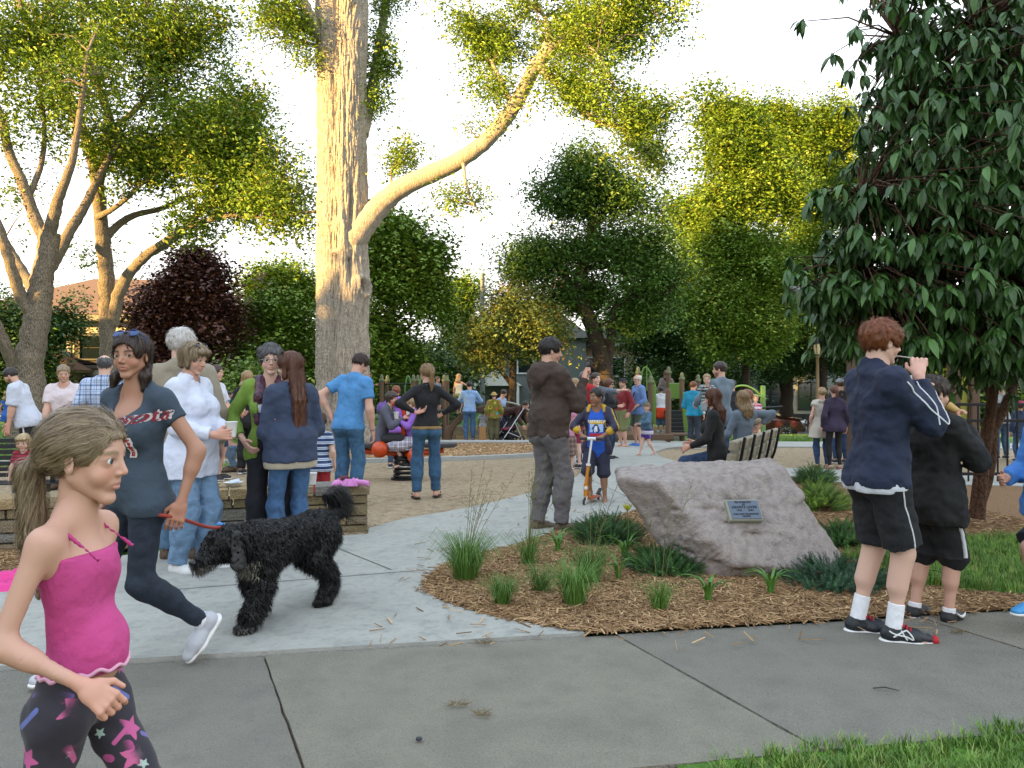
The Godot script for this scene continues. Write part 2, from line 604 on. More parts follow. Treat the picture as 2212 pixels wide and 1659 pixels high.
func hips(f: Field, s: Dictionary, J: Dictionary, g: float) -> void:
	var H: float = s.h
	var fem: float = s.get("fem",0.0)
	var b: float = s.get("bulk",0.94)
	for g2: float in [-1.0,1.0]:
		var hj: Vector3 = J["hipl" if g2 > 0 else "hipr"]
		f.bone(J.pel + J.Rp * Vector3(g2 * 0.035,0.05,0.0) * H, hj + J.Rp * Vector3(g2 * 0.006,-0.01,0) * H, 0.053 * H * b + g, (0.051 + 0.005 * fem) * H * b + g, 0.03 * H, J.Rp.z, 0.97)
		f.ell(J.pel + J.Rp * Vector3(g2 * 0.042,-0.012,-0.034) * H, Vector3(0.042,0.048,0.042 + 0.006 * fem) * H * b + Vector3.ONE * g, 0.022 * H, J.Rp)
func leg(f: Field, s: Dictionary, J: Dictionary, sd: String, g0: float, g1: float, to := 2.0, flat := 0) -> void:
	var H: float = s.h
	var b: float = s.get("bulk",0.94) * lerpf(1.0,1.06, s.get("kid",0.0))
	var hp: Vector3 = J["hip" + sd]
	var kn: Vector3 = J["kn" + sd]
	var an: Vector3 = J["an" + sd]
	var k := 0.022 * H
	var r0 := 0.049 * H * b
	var rk := 0.0315 * H * b
	if to <= 1.0:
		var e := hp.lerp(kn, to)
		f.bone(hp, e, r0 + g0, lerpf(r0, rk, to) + g1, k, Vector3.ZERO, 1.0, flat)
		return
	f.bone(hp, kn, r0 + g0, rk + lerpf(g0, g1,0.5), k)
	var dirb: Vector3 = (kn - an).normalized()
	var back: Vector3 = -(J["fd" + sd] - dirb * J["fd" + sd].dot(dirb)).normalized()
	var t := to - 1.0
	if t > 0.3: f.bone(kn.lerp(an, 0.08) + back * 0.004 * H, kn.lerp(an, minf(0.45, t)) + back * 0.009 * H, 0.031 * H * b + g1,0.029 * H * b + g1, k)
	f.bone(kn, kn.lerp(an, t), rk * 0.97 + lerpf(g0, g1,0.5), lerpf(rk * 0.97,0.0195 * H * b, t) + g1, k, Vector3.ZERO, 1.0, flat)
func arm(f: Field, s: Dictionary, J: Dictionary, sd: String, g0: float, g1: float, to := 2.0, flat := 0) -> void:
	var H: float = s.h
	var b: float = s.get("bulk",0.94) * lerpf(1.0,0.86, s.get("fem",0.0)) * lerpf(1.0,0.95, s.get("kid",0.0))
	var a: Vector3 = J["sh" + sd]
	var e: Vector3 = J["el" + sd]
	var w: Vector3 = J["wr" + sd]
	var k := 0.02 * H
	if to <= 1.0:
		f.bone(a, a.lerp(e, to),0.0305 * H * b + g0, lerpf(0.029,0.0245, to) * H * b + g1, k, Vector3.ZERO, 1.0, flat)
		return
	f.bone(a, e, 0.0305 * H * b + g0,0.025 * H * b + lerpf(g0, g1,0.5), k)
	f.bone(e, e.lerp(w, to - 1.0),0.0245 * H * b + lerpf(g0, g1,0.5), lerpf(0.0245,0.0165, to - 1.0) * H * b + g1, k, Vector3.ZERO, 1.0, flat)
	if to > 1.3: f.bone(e.lerp(w, 0.12), e.lerp(w, 0.35),0.024 * H * b + lerpf(g0, g1,0.6),0.0235 * H * b + lerpf(g0, g1,0.6), k)
func hand(s: Dictionary, J: Dictionary, sd: String, cell: float) -> Field:
	var H: float = s.h
	var u: float = H * lerpf(0.108,0.1, s.get("kid",0.0)) / 0.19   # 1 for a hand of 19 cm
	var w: Vector3 = J["wr" + sd]
	var fd: Vector3 = J["hf" + sd]
	var t: Vector3 = J["ht" + sd]
	var n: Vector3 = J["hn" + sd]
	var curl: float = s.get("c" + sd, 0.35)
	var mid := w + fd * 0.068 * u
	var f := Field.new(mid - Vector3.ONE * 0.132 * u, mid + Vector3.ONE * 0.132 * u, cell)
	var mn := maxf(0.0085 * u, cell * 0.8)
	var fa: Vector3 = J["el" + sd]
	var fr: float = 0.0165 * H * s.get("bulk",0.94) * lerpf(1.0,0.86, s.get("fem",0.0))
	f.bone(w + (fa - w).normalized() * 0.05 * u, w, fr, fr * 0.97,0.01 * u)
	f.bone(w, w + fd * 0.03 * u, fr * 0.98,0.034 * u, 0.02 * u, n, 0.62)
	for i in 4: f.bone(w + fd * 0.022 * u + t * (0.018 - 0.012 * i) * u, w + fd * 0.088 * u + t * (0.033 - 0.021 * i) * u, 0.015 * u, 0.0115 * u, 0.012 * u)
	f.ell(w + fd * 0.035 * u + t * 0.026 * u + n * 0.006 * u, Vector3.ONE * 0.019 * u, 0.012 * u)
	for i in 4:
		var p := w + fd * 0.09 * u + t * (0.033 - 0.0215 * i) * u
		var ln: float = [0.073,0.082,0.076,0.060][i] * u
		var a := 0.0
		var q: float = curl * [0.85,1.0,1.08,1.15][i]
		for j in 3:
			a += q * [1.25,1.5,1.0][j]
			var dir := (fd * cos(a) + n * sin(a) + t * (0.06 - 0.04 * i) * (1.0 - curl)).normalized()
			var e: Vector3 = p + dir * ln * [0.45,0.31,0.26][j]
			f.bone(p, e, maxf(mn, [0.0098,0.009,0.0082][j] * u), maxf(mn, [0.009,0.0082,0.0068][j] * u),0.004 * u)
			p = e
	var tc: float = s.get("th" + sd, 0.4)
	var p0 := w + fd * 0.028 * u + t * 0.03 * u
	var d1 := (t * (0.75 - 0.3 * tc) + fd * 0.62 + n * (0.15 + 0.55 * tc)).normalized()
	var d2 := (t * (0.35 - 0.5 * tc) + fd * 0.8 + n * (0.1 + 0.5 * tc)).normalized()
	f.bone(p0, p0 + d1 * 0.042 * u, 0.0135 * u, maxf(mn, 0.0105 * u),0.008 * u)
	f.bone(p0 + d1 * 0.042 * u, p0 + d1 * 0.042 * u + d2 * 0.033 * u, maxf(mn, 0.0103 * u), maxf(mn, 0.0085 * u),0.004 * u)
	f.mesh()
	return f
func headfield(s: Dictionary, J: Dictionary, cell: float) -> Field:
	var q: float = J.hh
	var B: Basis = J.HB
	var o: Vector3 = J.ho
	var kid: float = s.get("kid",0.0)
	var fem: float = s.get("fem",0.0)
	var bb := Transform3D(B, o) * AABB(Vector3(-0.41,-0.3,-0.5) * q, Vector3(0.82,1.32,0.97) * q)
	var f := Field.new(bb.position, bb.end, cell)
	var P := func(x: float, y: float, z: float) -> Vector3: return o + B * Vector3(x, y, z) * q
	f.ell(P.call(0,0.635,-0.055), Vector3(0.318,0.355,0.405) * q, 0.05 * q, B)
	f.ell(P.call(0,0.44 + 0.02 * kid, 0.10), Vector3(0.265,0.35,0.275) * q, 0.08 * q, B)
	for g: float in [-1.0,1.0]:
		f.bone(P.call(0.2 * g, 0.30,0.0), P.call(0.06 * g, 0.085,0.24), (0.085 - 0.01 * fem) * q, 0.06 * q, 0.09 * q)
		f.ell(P.call(0.155 * g, 0.345 - 0.03 * kid, 0.22), Vector3(0.1 + 0.025 * kid, 0.1,0.085) * q, 0.07 * q, B)
	f.ell(P.call(0,0.065 + 0.02 * kid, 0.265), Vector3(0.07,0.055,0.06) * q, 0.06 * q, B)
	f.bone(P.call(-0.15,0.585,0.27), P.call(0.15,0.585,0.27),0.062 * q, 0.062 * q, 0.06 * q)
	f.ell(P.call(0,0.25,0.275), Vector3(0.12,0.085,0.085) * q, 0.05 * q, B)
	for g: float in [-1.0,1.0]:
		f.ell(P.call(0.145 * g, 0.5,0.395), Vector3(0.085,0.05,0.08) * q, 0.05 * q, B, true)
		f.ell(P.call(0.14 * g, 0.495,0.262), Vector3.ONE * 0.084 * q, 0.02 * q)
		f.ell(P.call(0.142 * g, 0.495,0.37), Vector3(0.06 + 0.006 * kid, 0.023 + 0.012 * kid, 0.075) * q, 0.006 * q, B * Basis(Vector3.BACK, 0.08 * g), true)
	var nl := lerpf(1.0,0.55, kid) * lerpf(1.0,0.93, fem)
	f.bone(P.call(0,0.54,0.335), P.call(0,0.375,0.345 + 0.085 * nl),0.03 * q, 0.043 * q * lerpf(1.0,0.9, fem),0.035 * q)
	for g: float in [-1.0,1.0]: f.ell(P.call(0.045 * g, 0.355,0.365), Vector3(0.032,0.03,0.045) * q, 0.02 * q, B)
	f.bone(P.call(-0.075,0.252,0.315), P.call(0.075,0.252,0.315),0.024 * q, 0.024 * q, 0.02 * q)
	f.ell(P.call(0,0.258,0.345), Vector3(0.06,0.024,0.026) * q, 0.016 * q, B)
	f.ell(P.call(0,0.205,0.338), Vector3(0.07,0.027,0.03) * q, 0.016 * q, B)
	var mo: float = s.get("mouth",0.0)
	f.ell(P.call(0,0.231 - 0.01 * mo, 0.375), Vector3(0.095,0.007 + 0.03 * mo, 0.04 + 0.03 * mo) * q, 0.008 * q, B, true)
	for g: float in [-1.0,1.0]:
		var eb := B * Basis(Vector3.UP, g * 0.45) * Basis(Vector3.RIGHT, -0.15)
		f.ell(P.call(0.322 * g, 0.46,-0.02), Vector3(0.03,0.118,0.07) * q, 0.02 * q, eb)
		f.ell(P.call(0.362 * g, 0.475,0.005), Vector3(0.022,0.07,0.04) * q, 0.015 * q, eb, true)
	var nr: float = lerpf(lerpf(0.033,0.027, fem),0.023, kid) * s.h
	f.bone(J.neck - Vector3(0,0.02 * s.h, 0), P.call(0,0.36,-0.09), nr * 1.08, nr, 0.08 * q)
	f.mesh()
	return f
func headcolor(s: Dictionary, J: Dictionary, f: Field) -> Array:
	var q: float = J.hh
	var inv: Basis = J.HB.transposed()
	var o: Vector3 = J.ho
	var sk: Color = s.skin
	var lip: Color = sk.lerp(s.get("lip", Color(0.42,0.12,0.11)), s.get("lipm",0.45))
	var blush := sk * Color(1.06,0.86,0.84)
	var brow: Color = s.get("brow", (s.hair[1] as Color) * 0.7)
	var beard: float = s.get("beard",0.0)
	var bc: Color = s.get("beardc", brow)
	return tint(f, func(p: Vector3, _n: Vector3) -> Color:
		var l: Vector3 = inv * (p - o) / q
		var c := sk
		if l.z > 0.05:
			var ax := absf(l.x)
			c = c.lerp(blush, clampf(1.2 - Vector2(ax - 0.17, l.y - 0.36).length() * 9.0,0,1) * 0.8)
			c = c.lerp(blush, clampf(1.0 - Vector2(ax, l.y - 0.37).length() * 12.0,0,1) * 0.7)
			if beard > 0.0 and l.y < 0.42:
				var bd := clampf((0.36 - l.y) * 12.0 + (ax - 0.16) * 8.0,0,1) * clampf((ax - 0.09) * 14.0 + (0.2 - l.y) * 14.0 + (1.0 if l.y > 0.27 and l.y < 0.33 and ax < 0.12 else 0.0),0,1)
				c = c.lerp(bc, clampf(bd, 0,1) * beard)
			var lp := Vector2(l.x / 0.1, (l.y - 0.23) / 0.045).length()
			if lp < 1.15: c = c.lerp(lip, clampf((1.15 - lp) * 5.0,0,1))
			var by := 0.592 - 2.2 * pow(ax - 0.15,2)
			var bw := clampf(1.6 - absf(l.y - by) * 60.0,0,1) * clampf((ax - 0.045) * 40.0,0,1) * clampf((0.245 - ax) * 25.0,0,1)
			c = c.lerp(brow, bw * 0.85)
			var ed := Vector2((ax - 0.142) / 0.075, (l.y - 0.497) / 0.036).length()
			if ed < 1.25 and ed > 0.5: c = c.lerp(sk * Color(0.45,0.35,0.33), clampf((1.25 - ed) * 3.0,0,1) * (0.85 if l.y > 0.497 else 0.4))
		return c)
func hairfield(s: Dictionary, J: Dictionary, cell: float, th: float) -> Field:
	var style: String = s.hair[0]
	var q: float = J.hh
	var B: Basis = J.HB
	var o: Vector3 = J.ho
	var ln: float = s.get("hairlen",0.0) * q
	var big := 0.12 if style in ["pony","long","pigtails","curly","bun"] else 0.0
	var bb := Transform3D(B, o) * AABB(Vector3(-0.44 - big, 0.0 - big, -0.58 - big) * q, Vector3(0.88 + 2 * big, 1.12 + 2 * big, 1.1 + 2 * big) * q)
	var lo := bb.position
	var hi := bb.end
	if style == "pigtails":
		lo -= Vector3(0.1,0.25,0.1) * q
		hi += Vector3(0.1,0,0.1) * q
	lo.y -= ln
	var f := Field.new(lo, hi, cell)
	var P := func(x: float, y: float, z: float) -> Vector3: return o + B * Vector3(x, y, z) * q
	var vol: float = s.get("vol",0.05)
	f.ell(P.call(0,0.645,-0.06), Vector3(0.322 + vol, 0.355 + vol, 0.405 + vol) * q, 0.03 * q, B)
	var hl: float = s.get("hairline",0.0)
	if style == "bald":
		f.ell(P.call(0,0.95,0.08), Vector3(0.31,0.3,0.46) * q, 0.03 * q, B, true)
	f.ell(P.call(0,0.40 - hl, 0.40), Vector3(0.285,0.345,0.36) * q, 0.03 * q, B, true)
	f.bone(P.call(-0.2,0.25,0.12), P.call(0.2,0.25,0.12),0.22 * q, 0.22 * q, 0.03 * q, Vector3.ZERO, 1.0,0, true)
	if style in ["short","bald"]:
		f.bone(P.call(-0.4,0.02,-0.2), P.call(0.4,0.02,-0.2),0.27 * q, 0.27 * q, 0.03 * q, Vector3.ZERO, 1.0,0, true)
		for g: float in [-1.0,1.0]:
			f.ell(P.call(0.36 * g, 0.42,0.0), Vector3(0.09,0.15,0.09) * q, 0.02 * q, B, true)
	elif style == "bob":
		for g: float in [-1.0,1.0]:
			f.bone(P.call(0.30 * g, 0.6,-0.05), P.call(0.285 * g, 0.27,0.02),0.1 * q, 0.085 * q, 0.06 * q)
			f.bone(P.call(0.15 * g, 0.6,-0.35), P.call(0.17 * g, 0.25,-0.27),0.15 * q, 0.11 * q, 0.08 * q)
		f.ell(P.call(0.1,0.78,0.3), Vector3(0.19,0.1,0.14) * q, 0.05 * q, B)
		f.ell(P.call(-0.1,0.78,0.3), Vector3(0.19,0.1,0.14) * q, 0.05 * q, B)
	elif style == "long":
		var tip := -ln / q
		for i in 5:
			var x := -0.24 + 0.12 * i
			var bz := -0.40 + absf(x) * 0.5
			f.bone(P.call(x, 0.62, bz + 0.05), P.call(x * 1.15,0.18, bz + 0.02),0.13 * q, 0.12 * q, 0.05 * q)
			var e: Vector3 = P.call(x * 1.2,0.18, bz + 0.02)
			var e2: Vector3 = e + Vector3(0, tip * 0.4 * q, 0) - J.R.z * 0.22 * q
			f.bone(e, e2,0.12 * q, 0.115 * q, 0.05 * q)
			f.bone(e2, e2 + Vector3(0, (tip * 0.55 + 0.1 * sin(i * 2.3)) * q, 0) - J.R.z * 0.04 * q + J.R.x * (0.02 * (2 - i)) * q, 0.115 * q, 0.05 * q, 0.05 * q)
		for g: float in [-1.0,1.0]:
			f.bone(P.call(0.31 * g, 0.6,0.0), P.call(0.31 * g, 0.15,0.02),0.075 * q, 0.085 * q, 0.05 * q)
			if s.get("front",0.0) > 0.0:
				var e: Vector3 = P.call(0.31 * g, 0.15,0.02)
				f.bone(e, e + (Vector3(0,-s.front, 0) + J.R.z * 0.25 + J.R.x * g * 0.05) * q, 0.085 * q, 0.04 * q, 0.05 * q)
	elif style in ["pony","pigtails"]:
		f.bone(P.call(-0.4,0.05,-0.2), P.call(0.4,0.05,-0.2),0.25 * q, 0.25 * q, 0.04 * q, Vector3.ZERO, 1.0,0, true)
		for g: float in [-1.0,1.0]: f.ell(P.call(0.36 * g, 0.43,0.02), Vector3(0.09,0.13,0.1) * q, 0.02 * q, B, true)
		if style == "pony":
			var py: float = s.get("ponyy",0.55)
			var a: Vector3 = P.call(0, py, -0.47)
			f.ell(a, Vector3(0.1,0.1,0.1) * q, 0.06 * q)
			var m: Vector3 = a - B.z * 0.14 * q - Vector3(0,0.12 * q, 0)
			f.bone(a, m, 0.065 * q, 0.12 * q, 0.04 * q)
			f.bone(m, m - Vector3(0, ln * 0.55,0) + B.z * 0.06 * q, 0.12 * q, 0.12 * q, 0.05 * q)
			f.bone(m - Vector3(0, ln * 0.55,0) + B.z * 0.06 * q, m - Vector3(0, ln, 0) + B.z * 0.1 * q, 0.12 * q, 0.02 * q, 0.05 * q)
		else:
			for g: float in [-1.0,1.0]:
				var a: Vector3 = P.call(0.29 * g, 0.28,-0.16)
				f.bone(P.call(0.3 * g, 0.5,-0.1), a, 0.07 * q, 0.07 * q, 0.06 * q)
				f.bone(a, a + Vector3(0.14 * g, -0.24,0.14) * q, 0.055 * q, 0.115 * q, 0.03 * q)
				f.bone(a + Vector3(0.14 * g, -0.24,0.14) * q, a + Vector3(0.15 * g, -0.50,0.2) * q, 0.115 * q, 0.05 * q, 0.05 * q)
	elif style == "bun":
		f.bone(P.call(-0.4,0.05,-0.2), P.call(0.4,0.05,-0.2),0.25 * q, 0.25 * q, 0.04 * q, Vector3.ZERO, 1.0,0, true)
		f.ell(P.call(0,0.62,-0.5), Vector3(0.13,0.13,0.11) * q, 0.03 * q, B)
	elif style == "curly":
		for i in 9:
			var a := TAU * i / 9.0
			f.ell(P.call(0.3 * cos(a),0.78 + 0.05 * sin(i * 2.0),-0.08 + 0.3 * sin(a)), Vector3(0.13,0.14,0.13) * q, 0.04 * q)
		f.ell(P.call(0,0.98,0.0), Vector3(0.22,0.13,0.25) * q, 0.05 * q, B)
		for g: float in [-1.0,1.0]: f.bone(P.call(0.33 * g, 0.7,-0.05), P.call(0.31 * g, 0.48,-0.06),0.08 * q, 0.06 * q, 0.04 * q)
	f.rough(noise, (0.034 if style == "short" else 0.05 if style == "curly" else 0.03) * q, (Vector3(26,20,26) if style in ["short","bald"] else Vector3(34,9,34) * (1.0 if style != "curly" else 1.6)) * (0.22 / q))
	f.mesh()
	return f
func body(s: Dictionary) -> Dictionary:
	var H: float = s.h
	var J := skeleton(s)
	var px: float = s.get("near",0.0)   # metres from the camera
	var cb := clampf(px * 0.0018,0.0105,0.026)
	if s.get("kid",0.0) > 0.4: cb *= 0.85
	var ch := clampf(px * 0.00095,0.0036,0.015)
	var sk: Color = s.skin
	var parts := []
	var lo := Vector3(9,9,9)
	var hi := -lo
	for key in ["pel","chest","neck","nt","shl","shr","ell","elr","wrl","wrr","hipl","hipr","knl","knr","anl","anr","waist"]:
		lo = lo.min(J[key])
		hi = hi.max(J[key])
	lo -= Vector3.ONE * 0.09 * H
	hi += Vector3.ONE * 0.09 * H
	var f := Field.new(lo - Vector3.ONE * 0.01, hi, cb * 1.15)
	var under: Dictionary = {} if not s.has("top") else s.top[-1] if s.top is Array else s.top
	torso(f, s, J, -0.004 if under else 0.0)
	hips(f, s, J, -0.006)
	var ins := -0.006 if under.get("s",0.0) > 1.2 else 0.0
	var inl := -0.007 if s.has("bot") and s.bot.get("to",1.97) > 1.3 and not s.bot.has("skirt") else 0.0
	for sd: String in ["l","r"]:
		arm(f, s, J, sd, ins, 0.0)
		leg(f, s, J, sd, minf(inl, -0.003), inl)
		var an: Vector3 = J["an" + sd]
		var fd: Vector3 = J["fd" + sd]
		var fu: Vector3 = J["fu" + sd]
		f.bone(an, an - fd * 0.012 * H - fu * 0.022 * H, 0.02 * H, 0.02 * H, 0.01 * H)
		f.bone(an - fu * 0.012 * H, an + fd * 0.075 * H - fu * 0.03 * H, 0.02 * H, 0.0165 * H, 0.015 * H)
		f.bone(an + fd * 0.07 * H - fu * 0.032 * H + fd.cross(fu) * 0.01 * H, an + fd * 0.1 * H - fu * 0.034 * H, 0.015 * H, 0.01 * H, 0.012 * H)
		f.bone(an + fd * 0.07 * H - fu * 0.032 * H - fd.cross(fu) * 0.01 * H, an + fd * 0.095 * H - fu * 0.034 * H, 0.015 * H, 0.01 * H, 0.012 * H)
	f.bone(J.neck - J.R.y * 0.03 * H, J.nt, lerpf(0.034,0.028, s.get("fem",0.0)) * H, 0.029 * H, 0.02 * H)
	f.mesh()
	var list := [flatc(f, sk)]
	var hf := headfield(s, J, ch)
	list.append(headcolor(s, J, hf))
	for sd: String in ["l","r"]: list.append(flatc(hand(s, J, sd, clampf(px * 0.0008,0.003,0.009)), sk * Color(1.03,0.93,0.92)))
	parts.append(["body","", join(list),"skin"])
	if px < 14.0:
		for g: float in [-1.0,1.0]:
			var ec: Vector3 = J.ho + J.HB * Vector3(0.14 * g, 0.495,0.268) * J.hh
			parts.append(["eye","", eyeball(ec, 0.076 * J.hh, J.HB * Basis(Vector3.UP, deg_to_rad(s.get("gaze",0.0))), s.get("iris", Color(0.06,0.035,0.02))),"eye"])
	if s.hair[0] != "none":
		var hr := hairfield(s, J, maxf(ch * 1.15,0.004),0.0)
		var hc: Color = s.hair[1]
		var hc2: Color = s.hair[2] if s.hair.size() > 2 else hc * 0.7
		var up: Vector3 = J.HB.y
		var ho: Vector3 = J.ho
		var inv: Basis = J.HB.transposed()
		parts.append(["hair","", tint(hr, func(p: Vector3, _n: Vector3) -> Color:
			var l: Vector3 = inv * (p - ho) / J.hh
			var a := atan2(l.x, l.z + 0.1)
			var t := noise.get_noise_3d(a * 60.0, l.y * 7.0 + l.x * 3.0,40.0) * 1.3 + 0.5
			return hc.lerp(hc2, clampf(t, 0,1))),"hair"])
		if px < 11.0 and s.get("strands",1.0) > 0.0:
			parts.append(["hair_strands","hair", strands(hr, s, J, int(s.get("strands",1.0) * 900)),"hair"])
	if s.has("bot"): parts.append_array(bottom(s, J, lo, hi, cb))
	if s.has("top"): parts.append_array(upper(s, J, lo, hi, cb))
	if s.has("shoe"): parts.append_array(shoes(s, J, cb))
	if s.has("more"): parts.append_array(s.more.call(s, J, cb))
	return {"parts": parts, "J": J}
func eyeball(c: Vector3, r: float, B: Basis, iris: Color) -> Array:
	var vs := PackedVector3Array()
	var ns := PackedVector3Array()
	var cs := PackedColorArray()
	var ix := PackedInt32Array()
	var rings := 12
	var sides := 14
	for i in rings + 1:
		var a := PI * 0.62 * pow(float(i) / rings, 1.35)
		for k in sides:
			var t := TAU * k / sides
			var n := B * Vector3(sin(a) * cos(t), sin(a) * sin(t), cos(a))
			vs.append(c + n * r)
			ns.append(n)
			cs.append(Color(0.012,0.01,0.01) if a < 0.2 else iris if a < 0.52 else Color(0.62,0.6,0.57))
	for i in rings:
		for k in sides:
			var k2 := (k + 1) % sides
			var p := i * sides
			ix.append_array([p + k, p + sides + k2, p + sides + k, p + k, p + k2, p + sides + k2])
	var arr := []
	arr.resize(Mesh.ARRAY_MAX)
	arr[Mesh.ARRAY_VERTEX] = vs
	arr[Mesh.ARRAY_NORMAL] = ns
	arr[Mesh.ARRAY_COLOR] = cs
	arr[Mesh.ARRAY_INDEX] = ix
	return arr
func strands(hr: Field, s: Dictionary, J: Dictionary, count: int) -> Array:
	var r := RandomNumberGenerator.new()
	r.seed = hash(s.label)
	var vs := PackedVector3Array()
	var ns := PackedVector3Array()
	var cs := PackedColorArray()
	var ix := PackedInt32Array()
	var q: float = J.hh
	var hc: Color = s.hair[1]
	var hc2: Color = s.hair[2] if s.hair.size() > 2 else hc * 0.6
	var curl: float = s.get("curl",0.15)
	var root: Vector3 = J.ho + J.HB * Vector3(0,0.98,-0.1) * q
	var pole: Vector3 = J.ho + J.HB * Vector3(0, s.get("ponyy",0.55),-0.5) * q
	var tied: bool = s.hair[0] in ["pony","bun"]
	var steps := 6
	var ln: float = {"short": 0.16,"bald": 0.1,"curly": 0.14}.get(s.hair[0],0.42) * q
	for i in count:
		var vi := r.randi() % hr.verts.size()
		var p := hr.verts[vi]
		var n := hr.norms[vi]
		var base := vs.size()
		var col := hc.lerp(hc2, r.randf()) * r.randf_range(0.8,1.25)
		var wdt: float = q * r.randf_range(0.005,0.012) * clampf(s.near / 4.5,0.45,1.0)
		var sw := Vector3(r.randf() - 0.5, r.randf() - 0.5, r.randf() - 0.5) * curl
		for k in steps + 1:
			var away := (p - root)
			var dir := away.normalized() * 0.7 + Vector3.DOWN * 0.9
			if tied and (p - pole).dot(J.HB.z) > -0.02 * q: dir = (pole - p).normalized()
			if s.hair[0] == "short": dir = J.HB * Vector3(0.15,-0.25,0.2) + away.normalized() * 0.8
			dir += sw + Vector3(sin(k * 1.9 + i), cos(k * 1.3 + i * 2.0), sin(k + i * 3.0)) * curl * 0.7
			dir = (dir - n * dir.dot(n)).normalized()
			var w := dir.cross(n).normalized() * wdt * (1.0 - 0.8 * float(k) / steps)
			var lift := n * q * (0.006 + (0.012 + 0.05 * pow(absf(sin(i * 7.7)),9.0)) * sin(PI * k / steps))
			vs.append(p + lift - w); vs.append(p + lift + w)
			ns.append(n); ns.append(n)
			cs.append(col); cs.append(col)
			p += dir * ln / steps
			var dd := hr.at(p)
			var e := q * 0.02
			var g := Vector3(hr.at(p + Vector3(e, 0,0)) - hr.at(p - Vector3(e, 0,0)), hr.at(p + Vector3(0, e, 0)) - hr.at(p - Vector3(0, e, 0)), hr.at(p + Vector3(0,0, e)) - hr.at(p - Vector3(0,0, e)))
			if dd < q * 0.2 and g.length() > 1e-6:
				n = g.normalized()
				p -= n * dd
		for k in steps:
			var a := base + k * 2
			ix.append_array([a, a + 3, a + 1, a, a + 2, a + 3])
	var arr := []
	arr.resize(Mesh.ARRAY_MAX)
	arr[Mesh.ARRAY_VERTEX] = vs
	arr[Mesh.ARRAY_NORMAL] = ns
	arr[Mesh.ARRAY_COLOR] = cs
	arr[Mesh.ARRAY_INDEX] = ix
	return arr
func span(J: Dictionary, keys: Array, pad: float) -> AABB:
	var b := AABB(J[keys[0]], Vector3.ZERO)
	for k: String in keys: b = b.expand(J[k])
	return b.grow(pad)
